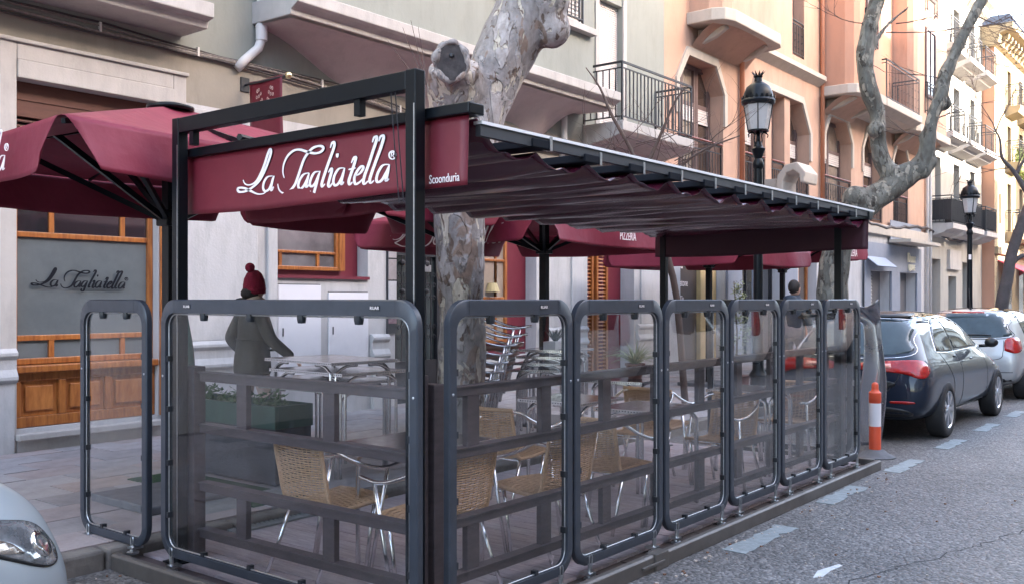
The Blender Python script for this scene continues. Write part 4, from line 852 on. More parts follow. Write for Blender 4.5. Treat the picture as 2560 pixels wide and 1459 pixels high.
# ---------------------------------------------------------------- wind screens
def rrect(w, h, r, n=7):
    out = []
    for cx, cz, a0 in ((w / 2 - r, h / 2 - r, 0), (-w / 2 + r, h / 2 - r, 90), (-w / 2 + r, -h / 2 + r, 180), (w / 2 - r, -h / 2 + r, 270)):
        for k in range(n + 1): a = R(a0 + 90 * k / n); out.append((cx + r * math.cos(a), cz + r * math.sin(a)))
    return out
def screen(W, loc, rz, label, z0=.125, z1=1.6, brand=True, top=.078, feet=(.12, -.12), ft=None, cat_group='rounded glass wind screens'):
    """local: width on x, faces -y, base z=0 at ground"""
    r = empty('wind_screen', loc, rz, label, 'glass screen', cat_group)
    H = z1 - z0; fw = .050; t = .021; zc = (z0 + z1) / 2
    out = rrect(W, H, .13); inn = rrect(W - 2 * fw, H - fw - top, .075); off = (fw - top) / 2
    inn = [(x, z + off) for x, z in inn]; n = len(out); m = MB(); c = .006
    o2 = [(x * (1 - c / W * 2), z * (1 - c / H * 2)) for x, z in out]
    vs_ = [(x, -t, z + zc) for x, z in o2] + [(x, -t, z + zc) for x, z in inn] + [(x, t, z + zc) for x, z in o2] + [(x, t, z + zc) for x, z in inn] + [(x, -t + c, z + zc) for x, z in out] + [(x, t - c, z + zc) for x, z in out]
    fs = []
    for i in range(n):
        j = (i + 1) % n
        fs += [(i, n + i, n + j, j)[::-1], (2 * n + i, 3 * n + i, 3 * n + j, 2 * n + j), (n + i, 3 * n + i, 3 * n + j, n + j)[::-1], (i, 4 * n + i, 4 * n + j, j), (4 * n + i, 5 * n + i, 5 * n + j, 4 * n + j), (5 * n + i, 2 * n + i, 2 * n + j, 5 * n + j)]
    m.add(vs_, fs); m.obj('frame', SLATE, r, ang=40)
    g1 = MB(); gi = [(x * .986, z * .992 + off * .01) for x, z in inn]
    g1.tube([(x, -.004, z + zc) for x, z in gi], .0045, 6, closed=True); g1.obj('glazing_bead', STEELW, r, smooth=True)
    p = MB(); pn = [(x * .998, z) for x, z in inn]
    p.prismY([(x, z + zc) for x, z in pn][::-1], -.003, .003); po = p.obj('pane', GLASS, r)
    cl = MB().box(-.012, .012, -.016, .016, -.016, .016).mesh('clip', DKPL); kb_ = MB().lathe([(.0, -.022), (.02, -.02), (.024, 0), (.024, .02)], (0, 0, 0), 10).mesh('stop_knob', DKPL)
    ix, iz0, iz1 = W / 2 - fw, z0 + fw, z1 - top
    def put(me, x, z, nm): o = bpy.data.objects.new(nm, me); COL.objects.link(o); o.parent = r; o.location = (x, 0, z)
    for s_ in (-1, 1):
        for z in (.42, .72, 1.03, 1.32)[: (4 if W < 1.5 else 4)]: put(cl, s_ * (ix - .006), z - .06, 'clip')
    nb = 2 if W < 1.5 else 4
    for i in range(nb):
        x = (-.5 + (i + .5) / nb) * (W - .2) * (.9 if W > .9 else .95)
        put(cl, x, iz0 + .008, 'clip'); put(kb_, x, iz1 - .02, 'stop_knob')
    bt = MB().ball((0, -t - .001, 0), .007, 8, sy=.5).mesh('bolt', STEELW)
    for s_ in (-1, 1): put(bt, s_ * (W / 2 - fw / 2), 1.16, 'bolt')
    jm = MB().box(-.0008, .0008, -t - .0006, -t + .001, -top / 2 + .004, top / 2 - .004).mesh('mitre_seam', DKPL)
    for s_ in (-1, 1): put(jm, s_ * (W / 2 - .14), z1 - top / 2, 'mitre_seam')
    if brand:
        for s_ in ((-1, 1) if W > 1.5 else (1,)):
            bx = s_ * (W / 2 - .27) if W > 1.5 else W / 2 - .27
            b = MB().box(bx - .032, bx + .032, -t - .004, -t - .0006, z1 - .052, z1 - .028).obj('badge', DKPL, r)
            text('badge_lettering', 'RUAR', .021, (bx, -t - .0045, z1 - .0402), ROT_S, LETW, b, sx=1.15, ext=.0004)
    for x in [W / 2 - .13, -W / 2 + .13]:
        f = MB(); gz = ft if ft is not None else DZ - .02
        f.lathe([(.034, gz), (.036, gz + .012), (.018, gz + .02), (.012, gz + .05), (.012, z0 + .01)], (x, -.03, 0), 12); f.box(x - .03, x + .03, -.05, .02, gz + .03, gz + .042)
        f.tube([(x - .012, -.034, z0 - .01), (x - .014, -.036, z0 + .05), (x - .008, -.034, z0 + .062)], .004, 6); f.tube([(x + .012, -.034, z0 - .01), (x + .014, -.036, z0 + .05), (x + .008, -.034, z0 + .062)], .004, 6)
        f.obj('levelling_foot', STEELW, r, smooth=False)
    return r
FX = 3.07
screen(2.06, (FX, 3.975, 0), R(-90), 'wide rounded glass screen across the near end of the terrace', ft=.045)
screen(.78, (FX, 5.545, 0), R(-90), 'narrow rounded glass screen standing free at the pavement edge on the left', ft=.085, brand=False)
sd_ = [(3.245, 4.245), (4.265, 5.235), (5.262, 6.17), (6.197, 7.087), (7.115, 8.0), (8.028, 8.96)]
ords = ['first glass screen of the long street side, the one beside the corner post', 'second glass screen of the street side, in front of the spider plant', 'third glass screen of the street side, in front of the table corner', 'fourth glass screen of the street side, counted from the near corner', 'fifth glass screen of the street side, in front of the farthest table', 'last glass screen of the street side, next to the orange bollard']
for (a, b), l in zip(sd_, ords): screen(b - a, ((a + b) / 2, 2.95, 0), 0, l, ft=.045)
screen(1.5, (9.04, 3.78, 0), R(90), 'glass screen closing the far end of the terrace, seen edge on', ft=.045, brand=False)
# ---------------------------------------------------------------- board fence behind the screens
def fence(n0, n1, axis, at, label, posts):
    r = empty('board_fence', (0, 0, 0), 0, label, 'fence', 'low brown board fences inside the screens')
    for zt in (1.165, .86, .518, .243):
        if axis == 'x': m = MB().box(n0, n1, at, at + .045, zt - .046, zt)
        else: m = MB().box(at, at + .045, n0, n1, zt - .046, zt)
        m.obj('rail', RAILB, r, bevel=.004)
        if axis == 'x': MB().box(n0, n1, at - .012, at + .057, zt, zt + .007).obj('rail_cap', RAILB, r)
        else: MB().box(at - .012, at + .057, n0, n1, zt, zt + .010).obj('rail_cap', RAILB, r)
    for zt, zb in ((1.118, .868), (.471, .251)):
        for p in posts:
            q = p + (.0 if zt > 1 else .0)
            if axis == 'x': MB().box(q - .045, q + .045, at + .006, at + .04, zb, zt).obj('spacer_block', RAILB, r)
            else: MB().box(at + .006, at + .04, q - .045, q + .045, zb, zt).obj('spacer_block', RAILB, r)
    return r
fence(3.16, 4.98, 'y', 3.245, 'low brown four board fence behind the wide near end screen', [3.55, 4.42]) if False else None
f1 = fence(3.19, 4.92, 'y', 3.25, 'low brown four board fence behind the wide near end screen', [3.78, 4.52])
f2 = fence(3.36, 8.92, 'x', 3.10, 'low brown four board fence behind the long row of screens', [3.62 + i * .62 for i in range(9)])
def fpost(x0, x1, y0, y1, z, lab): tag(MB().box(x0, x1, y0, y1, DZ - .02, z).obj('fence_post', RAILB, bevel=.004), lab, 'post', 'fence posts')
fpost(3.20, 3.255, 3.07, 3.165, 1.245, 'brown fence post at the near corner, left of its slimmer twin')
fpost(3.268, 3.34, 3.045, 3.13, 1.20, 'slim brown fence post at the near corner, right of its taller twin')
fpost(3.22, 3.30, 4.93, 5.09, 1.205, 'wide brown fence post at the left end of the near fence')
fpost(8.93, 9.0, 3.08, 3.17, 1.2, 'brown fence post at the far end of the long fence')
# ---------------------------------------------------------------- pergola
Pg = empty('pergola', (0, 0, 0), 0, 'black steel pergola with retractable burgundy canvas roof over the terrace', 'pergola')
for n, (x, y) in enumerate(((3.17, 3.075), (3.17, 4.995), (8.86, 3.10), (8.86, 4.95))):
    m = MB().box(x - .033, x + .033, y - .033, y + .033, DZ, 2.66 if n < 2 else 2.36); po = m.obj('post', BLACKM, Pg, bevel=.004)
    MB().box(x - .07, x + .07, y - .07, y + .07, DZ, DZ + .008).obj('base_plate', BLACKM, po)
    if n < 2:
        MB().box(x - .036, x - .0335, y - .028, y - .022, .1, 2.5).obj('edge_bead', STEELW, po)
MB().box(3.139, 3.201, 3.109, 4.961, 2.570, 2.658).obj('top_beam', BLACKM, Pg, bevel=.004)
MB().box(3.22, 3.33, 2.79, 5.06, 2.438, 2.490).obj('awning_cassette', BLACKM, Pg, bevel=.006)
MB().box(8.80, 8.90, 2.80, 5.06, 2.33, 2.40).obj('end_beam', BLACKM, Pg, bevel=.006)
for y in (4.85, 3.45): MB().box(3.15, 3.19, y - .02, y + .02, 2.491, 2.569).obj('hanger', BLACKM, Pg)
for y0 in (2.815, 5.02):
    MB().box(3.331, 8.95, y0, y0 + .03, 2.352, 2.405).obj('side_rail', mat('dark_rail_metal', (.055, .058, .064), .5, spec=.3), Pg)
    MB().box(3.331, 8.97, y0 - .008, y0 + .042, 2.4055, 2.420).obj('white_rail_cap', mat('white_aluminium', (.88, .87, .87), .5), Pg)
NB = 12; BX = [3.36 + i * (8.86 - 3.36) / NB for i in range(NB + 1)]
for i, x in enumerate(BX[1:-1]):
    zz = 2.348 if i > 0 else 2.37
    b = MB().box(x - .10, x + .05, 2.803, 5.06, zz - .020, zz + .022).obj('roof_bar', mat('dark_bar_metal', (.014, .016, .021), .8, spec=.1), Pg, bevel=.004)
    MB().box(x + .035, x + .055, 2.798, 2.802, zz - .026, zz + .045).obj('bar_end_cap', STEELW, b)
rf = MB()
for i in range(NB):
    a, b = BX[i], BX[i + 1]; za = 2.44 if i == 0 else 2.336; zb = 2.336
    rnd = random.Random(i); ph = [rnd.uniform(0, 6.28) for _ in range(6)]
    def fn(u, v, a=a, b=b, za=za, zb=zb, ph=ph):
        e_ = math.sin(math.pi * u); s = .075 * 4 * u * (1 - u); wr = .006 * math.sin(v * 7 + ph[0] + 3 * u) * e_ + .003 * math.sin(v * 17 + ph[1] + 5 * u) * e_
        wr += .011 * math.sin(u * 12 + ph[3] + .9 * math.sin(v * 4 + ph[4])) * e_ + .006 * math.sin(u * 23 + ph[5] + 1.1 * math.sin(v * 6 + ph[2])) * e_
        return (a + (b - a) * u, 2.86 + 2.14 * v, za + (zb - za) * (1 - (1 - u) ** 2) - s + wr)
    rf.grid(fn, 14, 40)
rfo = rf.obj('canvas_roof', PVC, Pg, smooth=True, solid=.003)
def valance(x, label_par, z0, z1, y0, y1, wav, name):
    return MB().grid(lambda u, v: (x + wav * (math.sin(u * 9) * .6 + math.sin(u * 23 + 1) * .4) * v - .01 * v, y1 + (y0 - y1) * u, z1 + (z0 - z1) * v - .012 * v * math.sin(u * 5)), 40, 10).obj(name, SIGNF if x < 5 else mat('shaded_canvas_backing', (.055, .008, .020), .5, var=.2, vscale=2), label_par, smooth=True, solid=.004)  # far valance: dark backing, with its inner-side shade put into the colour
valance(3.255, Pg, 2.105, 2.437, 2.82, 5.04, .004, 'sign_valance')
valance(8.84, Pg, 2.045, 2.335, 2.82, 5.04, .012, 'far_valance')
logo('sign_lettering', 1.262, (3.2445, 4.538, 2.276), R(-90), LETW, Pg, bold=1.28, ext=.0012)
logo('sign_lettering_outline', 1.262, (3.2475, 4.538, 2.276), R(-90), mat('dark_outline_print', (.03, .004, .01), .7), Pg, bold=1.6, ext=.0012)
text('small_sign_lettering', 'Scoonduria', .058, (3.236, 2.955, 2.155), ROT_F, LETW, Pg, sx=.72)
for y in (3.215, 3.185): MB().tube([(3.15, y, 2.575), (3.152, y - .02, 2.35), (3.155, y - .05, 2.05)], .003, 5).obj('pull_cord', DKPL, Pg)
MB().box(3.6, 4.4, 5.06, 5.9, 2.50, 2.53).obj('roof_tray', SLATE2, Pg) 
MB().tube([(3.3, 4.6, 2.53), (5.0, 5.2, 2.53)], .02, 6).obj('strut', BLACKM, Pg)
# ---------------------------------------------------------------- parasols
def parasol(cx, cy, hx, hy, ze, zp, val, label, pole=(0, 0), text_w=None, text_s=None, round_=.06, seed=0):
    r = empty('parasol', (cx, cy, .12), 0, label, 'parasol', 'burgundy square parasols on the pavement')
    Z = lambda z: z - .12
    rnd = random.Random(seed)
    top = MB(); cs = [(-hx, -hy), (hx, -hy), (hx, hy), (-hx, hy)]
    px, py = pole
    for i in range(4):
        a, b = cs[i], cs[(i + 1) % 4]
        def fn(u, v, a=a, b=b):
            ex = a[0] + (b[0] - a[0]) * u; ey = a[1] + (b[1] - a[1]) * u; t = v * .93
            s = -.05 * math.sin(math.pi * u) * math.sin(math.pi * min(1, (1 - v) * 1.0)) * 1.2
            return (ex + (px * t), ey + (py * t), 0) if False else (ex * (1 - t) + px * t, ey * (1 - t) + py * t, Z(ze) + (zp - ze) * t + s - .03 * math.sin(math.pi * u) * (1 - t))
        top.grid(fn, 16, 12)
    top.obj('canopy', FAB, r, smooth=True, solid=.003)
    cap = MB(); cap.lathe([(.17, Z(zp) - .03), (.17, Z(zp) - .005), (.08, Z(zp) + .02), (.02, Z(zp) + .025)], (px, py, 0), 20); cap.obj('vent_cap', BLACKM, r, smooth=True)
    for i in range(4):
        a, b = Vector((*cs[i], 0)), Vector((*cs[(i + 1) % 4], 0)); d = (b - a); L = d.length; nrm = Vector((d.y, -d.x, 0)).normalized(); p1, p2 = rnd.uniform(0, 6), rnd.uniform(0, 6)
        def fv(u, v, a=a, d=d, L=L, nrm=nrm, p1=p1, p2=p2):
            # gap at the corners widens downwards, rounded lower corners
            g = (.02 + .10 * v ** .7); uu = (g + (L - 2 * g) * u) / L; ec = min(u, 1 - u) * L
            rr = .09; dz = 0
            if ec < rr: dz = val * .32 * (1 - ec / rr) ** 2 * v
            fl = .035 * math.sin(uu * L * 3.2 + p1) * v + .016 * math.sin(uu * L * 7 + p2) * v + .07 * v * math.exp(-ec * 3.5)
            p = a + d * uu + nrm * (fl + .006)
            return (p.x, p.y, Z(ze) - .03 * math.sin(math.pi * uu) - val * v + dz)
        MB().grid(fv, 44, 10).obj('valance', FAB, r, smooth=True, solid=.003)
    MB().box(px - .045, px + .045, py - .045, py + .045, 0, Z(zp) - .06).obj('pole', BLACKM, r, bevel=.006)
    hub = MB().box(px - .075, px + .075, py - .075, py + .075, Z(2.14), Z(2.26)).obj('hub', BLACKM, r, bevel=.01)
    for (x, y) in cs + [((cs[i][0] + cs[(i + 1) % 4][0]) / 2, (cs[i][1] + cs[(i + 1) % 4][1]) / 2) for i in range(4)]:
        mx, my = px + (x - px) * .62, py + (y - py) * .62; mz = Z(ze) + (zp - ze) * .38 - .05
        if min(hx, hy) < 1.1 and (abs(x) < .01 or abs(y) < .01): continue
        MB().bar((px, py, Z(2.16)), (mx, my, mz), .03, .04).obj('strut', BLACKM, r)
        MB().bar((px, py, Z(zp) - .08), (x * .985, y * .985, Z(ze) - .03), .022, .03).obj('rib', BLACKM, r)
    MB().box(px - .4, px + .4, py - .4, py + .4, 0, .06).obj('base', BASEG, r, bevel=.01)
    return r
u1 = parasol(3.95, 6.35, 1.41, 1.2, 2.61, 3.03, .29, 'nearest burgundy parasol, over the planter at the far left', seed=1)
logo('parasol_lettering', 1.3, (-1.492, .54, 2.61 - .12 - .165), R(-90), LETW, u1)
u2 = parasol(6.38, 6.75, .93, .88, 2.58, 2.98, .26, 'shaded burgundy parasol behind the lettered sign', pole=(.57, -.5), seed=2)
u3 = parasol(8.85, 6.82, 1.45, 1.35, 2.47, 2.95, .285, 'burgundy parasol with pizzeria lettering behind the near plane trunk', pole=(.28, -.1), seed=3)
logo('parasol_lettering', 1.7, (-1.475, .78, 2.47 - .12 - .165), R(-90), LETW, u3)
text('parasol_lettering', 'PIZZERIA', .125, (.05, -1.405, 2.47 - .12 - .19), ROT_S, LETW, u3, sx=.66)
u4 = parasol(15.0, 7.5, 1.3, 1.3, 2.43, 2.9, .27, 'burgundy parasol under the far end of the canvas roof', seed=4)
u5 = parasol(18.7, 7.7, 1.3, 1.3, 2.68, 3.1, .27, 'farthest burgundy parasol, beside the second plane trunk', seed=5)
text('parasol_lettering', 'PIZZERIA', .2, (.2, -1.36, 2.68 - .12 - .17), ROT_S, LETW, u5, sx=.7)
0 and parasol(12.3, 7.6, 1.2, 1.2, 2.38, 2.85, .26, 'burgundy parasol half hidden right of the pizzeria parasol', seed=6)

# ---------------------------------------------------------------- bistro chairs and tables
def strands(profile, width, n, r, m, name, par, sag=0, gap=1.0):
    """horizontal strands following profile (list of (y,z)); curved across x"""
    pts = cr_spline(profile, 8); L = [0]
    for a, b in zip(pts, pts[1:]): L.append(L[-1] + math.dist(a, b))
    mb = MB(); k = 0
    for i in range(n):
        t = L[-1] * (i + .5) / n
        while k < len(L) - 2 and L[k + 1] < t: k += 1
        f = (t - L[k]) / max(1e-6, L[k + 1] - L[k]); y = pts[k][0] + (pts[k + 1][0] - pts[k][0]) * f; z = pts[k][1] + (pts[k + 1][1] - pts[k][1]) * f
        dy, dz = pts[k + 1][0] - pts[k][0], pts[k + 1][1] - pts[k][1]; q = math.hypot(dy, dz); ny, nz = dz / q, -dy / q
        w = width(t / L[-1]) if callable(width) else width
        mb.tube([(x * w / 2, y + ny * sag * (1 - x * x) + ny * .0025 * math.sin(x * 40 + i * 3.14), z + nz * sag * (1 - x * x) + nz * .0025 * math.sin(x * 40 + i * 3.14)) for x in [-1 + 2 * j / 10 for j in range(11)]], r, 4, cap=False)
    for j in range(11):    # warp
        x = -.92 + 1.84 * j / 10
        mb.tube([(x * (width(i / (len(pts) - 1)) if callable(width) else width) / 2, p[0] , p[1] ) for i, p in enumerate(pts)][::3], r * .9, 4, cap=False)
    return mb.obj(name, m, par, smooth=True)
def make_chair(wm, label, name='bistro_chair'):
    r = empty(name, (0, 0, 0), 0, label, 'chair', 'wicker bistro chairs with aluminium tube frames')
    prof = [(.23, .445), (.10, .43), (-.08, .42), (-.17, .43), (-.205, .50), (-.23, .62), (-.255, .74), (-.262, .80)]
    strands(prof[:4] , .43, 22, .0056, wm, 'seat', r, sag=.012)
    strands(prof[3:], lambda t: .43 + .03 * t, 27, .0050, wm, 'backrest', r, sag=-.03)
    bd = MB(); P = cr_spline(prof, 5)
    for s_ in (-1, 1): bd.tube([(s_ * .222, y, z) for y, z in P], .013, 8)
    bd.tube([(-.222, .235, .445), (0, .245, .452), (.222, .235, .445)], .014, 8); bd.tube([(x, -.262 - .028 * (1 - (x / .225) ** 2), .802) for x in (-.225, -.15, -.07, 0, .07, .15, .225)], .017, 8)
    bd.obj('wicker_edging', wm, r, smooth=True)
    arm = MB().tube(cr_spline([(.262, .33, .655), (.272, .27, .648), (.278, .18, .640), (.29, .06, .66), (.285, -.08, .71), (.262, -.20, .775), (.21, -.262, .795)], 4), .0125, 8).mesh('armrest', ALU, True)
    arm2 = MB().tube(cr_spline([(-x, y, z) for x, y, z in [(.262, .33, .655), (.272, .27, .648), (.278, .18, .640), (.29, .06, .66), (.285, -.08, .71), (.262, -.20, .775), (.21, -.262, .795)]], 4), .0125, 8).mesh('armrest', ALU, True)
    for a in (arm, arm2): o = bpy.data.objects.new('armrest', a); COL.objects.link(o); o.parent = r
    for s_ in (-1, 1):
        MB().tube([(s_ * .262, .07, .008), (s_ * .268, .13, .30), (s_ * .274, .20, .635)], .0125, 8).obj('leg', ALU, r, smooth=True)
        MB().tube([(s_ * .25, .045, .008), (s_ * .245, .09, .28), (s_ * .232, .13, .415)], .0125, 8).obj('leg_brace', ALU, r, smooth=True)
        MB().tube([(s_ * .24, -.31, .008), (s_ * .225, -.22, .22), (s_ * .215, -.15, .41)], .0125, 8).obj('leg', ALU, r, smooth=True)
    MB().tube([(-.225, .18, .405), (.225, .18, .405)], .010, 8).obj('stretcher', ALU, r, smooth=True); MB().tube([(-.225, -.15, .405), (.225, -.15, .405)], .010, 8).obj('stretcher', ALU, r, smooth=True)
    return r
def ang(dx, dy): return math.atan2(-dx, dy)      # chair faces local +y
ch = make_chair(WICK, 'tan wicker chair seen from behind its back, behind the wide near screen')
ch.location = (3.60, 4.14, DZ); ch.rotation_euler.z = ang(1, -.05); ch.scale = (.93, .93, .93)
G = 'wicker bistro chairs with aluminium tube frames'
for (x, y, dx, dy, l) in ((3.67, 3.42, 0, 1, 'tan wicker chair nearest the corner posts, its back to the long fence'),
                          (4.66, 3.44, .12, 1, 'tan wicker chair behind the first side screen, its seat turned to the left'),
                          (5.52, 3.50, 1, -.06, 'tan wicker chair behind the second side screen, its back to the near end'),
                          (7.05, 4.20, -1, -.1, 'wicker chair whose curved top shows above the table behind the second and third screens'),
                          (7.14, 3.46, -1, .05, 'round backed wicker chair behind the third and fourth screens, arm towards the street'),
                          (8.62, 3.50, -1, 0, 'wicker chair at the far side of the farthest table'),
                          (7.62, 4.32, 1, 0, 'wicker chair at the near side of the farthest table'),
                          (5.55, 4.4, 1, 0, 'wicker chair set back behind the other at the second screen')):
    copy_tree(ch, (x, y, DZ), ang(dx, dy), l, group=G)
def make_table(w, d, label, top=TTOP, h=.73):
    r = empty('bistro_table', (0, 0, 0), 0, label, 'table', 'square aluminium bistro tables')
    MB().box(-w / 2 + .012, w / 2 - .012, -d / 2 + .012, d / 2 - .012, h - .012, h + .002).obj('table_top', top, r)
    m = MB()
    for a in ((-w / 2, w / 2, -d / 2, -d / 2 + .0115), (-w / 2, w / 2, d / 2 - .0115, d / 2), (-w / 2, -w / 2 + .0115, -d / 2 + .0116, d / 2 - .0116), (w / 2 - .0115, w / 2, -d / 2 + .0116, d / 2 - .0116)): m.box(*a, h - .022, h + .003)
    m.obj('rim', ALU, r)
    nm = MB()
    for i in range(int(w / .025)): nm.box(-w / 2 + .01 + i * .025, -w / 2 + .02 + i * .025, -d / 2 - .0006, -d / 2 + .0, h - .014, h - .004)
    for i in range(int(d / .025)): nm.box(-w / 2 - .0006, -w / 2 + .0, -d / 2 + .01 + i * .025, -d / 2 + .02 + i * .025, h - .014, h - .004)
    z = nm.obj('rim_perforation', DKPL, r); z['kind'] = 'stuff'
    a, b = w / 2 - .05, d / 2 - .05
    for sx in (-1, 1):
        for sy in (-1, 1):
            lg = MB()
            for q in (0, 1):
                ox, oy = (.028 * q, .028 * (1 - q))
                lg.tube(cr_spline([(sx * (a - ox), sy * (b - oy), .0), (sx * (a - ox), sy * (b - oy), h - .16), (sx * (a - ox - (.03 if q else 0)), sy * (b - oy - (0 if q else .03)), h - .075), (sx * (a - (.14 if q else ox)), sy * (b - (oy if q else .14)), h - .035), (sx * (a - (.24 if q else ox)), sy * (b - (oy if q else .24)), h - .03)], 4), .0125, 8)
            lg.obj('leg', ALU, r, smooth=True)
    return r
tb = make_table(.64, .62, 'bistro table between the near chairs, its top hidden by the fence rail'); tb.location = (3.96, 3.80, DZ)
GT = 'square aluminium bistro tables'
copy_tree(tb, (6.28, 3.62, DZ), 0, 'bistro table with its bare corner behind the third side screen', group=GT)
copy_tree(tb, (6.42, 4.45, DZ), 0, 'bistro table beyond its neighbour, reflecting brown behind the second screen', group=GT)
copy_tree(tb, (8.12, 3.62, DZ), 0, 'farthest bistro table on the terrace, behind the fifth screen', group=GT)
tl = make_table(.70, 1.0, 'topmost table of the tall stack on the pavement beside the planter', top=TTOP)
zz = [.33, .25, .165, .02]; ofs = [(5.46, 6.30), (5.50, 6.27), (5.44, 6.33), (5.52, 6.42)]
tl.location = (*ofs[0], .12 + .24); tl.rotation_euler.z = R(-6)
copy_tree(tl, (*ofs[1], .12 + .15), R(-3), 'second table from the top of the tall stack beside the planter', group=GT)
copy_tree(tl, (*ofs[2], .12 + .07), R(-8), 'third table from the top of the tall stack beside the planter', group=GT)
copy_tree(tl, (*ofs[3], .12), R(2), 'lowest table of the tall stack beside the planter', group=GT)
for i, l in enumerate(('topmost table of the stack under the white planter trough', 'second table of the stack under the white planter trough', 'third table of the stack under the white planter trough', 'lowest table of the stack under the white planter trough')):
    t_ = copy_tree(tb, (8.45 - .03 * i, 6.05 + .025 * i, .12 + .21 - .07 * i), R(12 + 3 * i), l, group=GT)
t_ = copy_tree(tb, (8.3, 5.08, DZ), R(8), 'small table carrying the spider plant pot near the pavement', group=GT)
brown = make_chair(WICKB, 'topmost of the brown wicker chairs stacked behind the near plane trunk', 'stacked_chair'); brown['group'] = 'brown wicker chairs in the stack'
bl = ['topmost', 'second from the top', 'third from the top', 'fourth from the top', 'fifth from the top', 'sixth from the top', 'lowest']
for i in range(7):
    loc = (7.62 + .035 * (6 - i) , 6.55 - .03 * (6 - i), .12 + .09 * (6 - i)); 
    if i == 0: brown.location = loc; brown.rotation_euler.z = ang(.5, -.85)
    else: copy_tree(brown, loc, ang(.5, -.85), '%s of the brown wicker chairs stacked behind the near plane trunk' % bl[i], group='brown wicker chairs in the stack')
# ---------------------------------------------------------------- plants on the tables
tr = empty('succulent_trough', (8.33, 5.98, .12 + .21 + .733), R(12), 'white trough with a dark spiky succulent on the stacked tables', 'plant pot')
MB().prism([(-.17, -.07), (.17, -.07), (.17, .07), (-.17, .07)], 0, .09).obj('trough', W_WHITE, tr, bevel=.006)
def blades(n, L, w, m, name, par, base, spread=1.0, droop=.5, seed=0, up=.6):
    rnd = random.Random(seed); mb = MB()
    for _ in range(n):
        a = rnd.uniform(0, 6.28); l = L * rnd.uniform(.5, 1.15); o = spread * rnd.uniform(.3, 1); pts = []
        for k in range(6):
            t = k / 5; rr = l * o * t; z = l * up * t - droop * l * t * t * o
            pts.append(Vector((base[0] + rr * math.cos(a), base[1] + rr * math.sin(a), base[2] + z)))
        s_ = Vector((-math.sin(a), math.cos(a), 0)); vs_ = []
        for k, p in enumerate(pts): ww = w * (1 - (k / 5) ** 1.6) * .5 + .0005; vs_ += [p - s_ * ww, p + Vector((0, 0, -ww * .5)), p + s_ * ww]
        mb.add(vs_, [(3 * k + j, 3 * k + j + 1, 3 * k + j + 4, 3 * k + j + 3) for k in range(5) for j in (0, 1)])
    o = mb.obj(name, m, par, smooth=True, solid=.0012); o['kind'] = 'stuff'; return o
blades(46, .17, .028, mat('dark_succulent', (.02, .035, .03), .45), 'leaves', tr, (0, 0, .07), .8, .1, 3, .9)
sp = empty('spider_plant', (8.42, 5.04, DZ + .733), 0, 'pale striped spider plant in a brown pot on the small table', 'potted plant')
MB().lathe([(.07, 0), (.095, .13), (.105, .13), (.105, .155), (.09, .155), (.085, .13)], (0, 0, 0), 18).obj('pot', POTB, sp)
blades(95, .40, .014, LEAFP, 'leaves', sp, (0, 0, .13), 1.0, .75, 5, .85)
# dark green planter box
pl = empty('planter_box', (0, 0, 0), 0, 'tall dark planter box with green rim and ivy, behind the near end screen', 'planter')
MB().box(4.68, 5.04, 6.06, 7.40, .14, .58).obj('lower_panel', DARKB, pl, bevel=.006)
m = MB()
for a in ((4.67, 4.70, 6.05, 7.41), (5.02, 5.05, 6.05, 7.41), (4.70, 5.02, 6.05, 6.08), (4.70, 5.02, 7.38, 7.41)): m.box(*a, .58, .76)
m.obj('green_rim', GREENB, pl, bevel=.004); MB().box(4.70, 5.02, 6.08, 7.38, .6, .70).obj('soil', SOIL, pl)
def foliage(mb, c, r, n, size, seed=0, sx=1, sy=1, sz=1, flat=.6):
    rnd = random.Random(seed)
    for _ in range(n):
        while True:
            p = Vector((rnd.uniform(-1, 1), rnd.uniform(-1, 1), rnd.uniform(-1, 1)))
            if p.length < 1: break
        p = Vector((c[0] + p.x * r * sx, c[1] + p.y * r * sy, c[2] + p.z * r * sz)); s_ = size * rnd.uniform(.6, 1.4)
        a = Vector((rnd.uniform(-1, 1), rnd.uniform(-1, 1), rnd.uniform(-flat, flat))).normalized(); b = a.cross(Vector((rnd.uniform(-.5, .5), rnd.uniform(-.5, .5), 1))).normalized(); q = a.cross(b) * .18 * s_
        mb.add([p - a * s_, p - b * s_ * .45 + q, p + a * s_, p + b * s_ * .45 + q, p - q * .3], [(0, 1, 4), (1, 2, 4), (2, 3, 4), (3, 0, 4)])
fo = MB(); random.seed(8)
for k in range(16): foliage(fo, (4.86 + random.uniform(-.1, .12), 6.2 + k * .077, .75 + random.uniform(-.02, .05)), .085, 26, .030, k)
fq = fo.obj('ivy_leaves', LEAF, pl); fq['kind'] = 'stuff'
tag(MB().box(4.15, 4.62, 5.62, 7.3, .118, .132).obj('turf_mat', TURF), 'strip of green artificial turf on the pavement before the planter', 'mat')
rp = empty('access_ramp', (0, 0, 0), 0, 'grey metal ramp with slotted strip between pavement and deck', 'ramp')
MB().prismX([(5.28, .062), (5.28, .075), (5.95, .15), (5.95, .121)], 3.75, 4.75).obj('plate', mat('grey_ramp_plate', (.30, .31, .31), .5, .3, var=.3, vscale=8), rp)
sl3 = MB()
for i in range(24): sl3.add([(3.80 + i * .038, 5.33, .083), (3.812 + i * .038, 5.33, .083), (3.827 + i * .038, 5.47, .0985), (3.815 + i * .038, 5.47, .0985)], [(0, 1, 2, 3)])
z = sl3.obj('slots', DKPL, rp); z['kind'] = 'stuff'
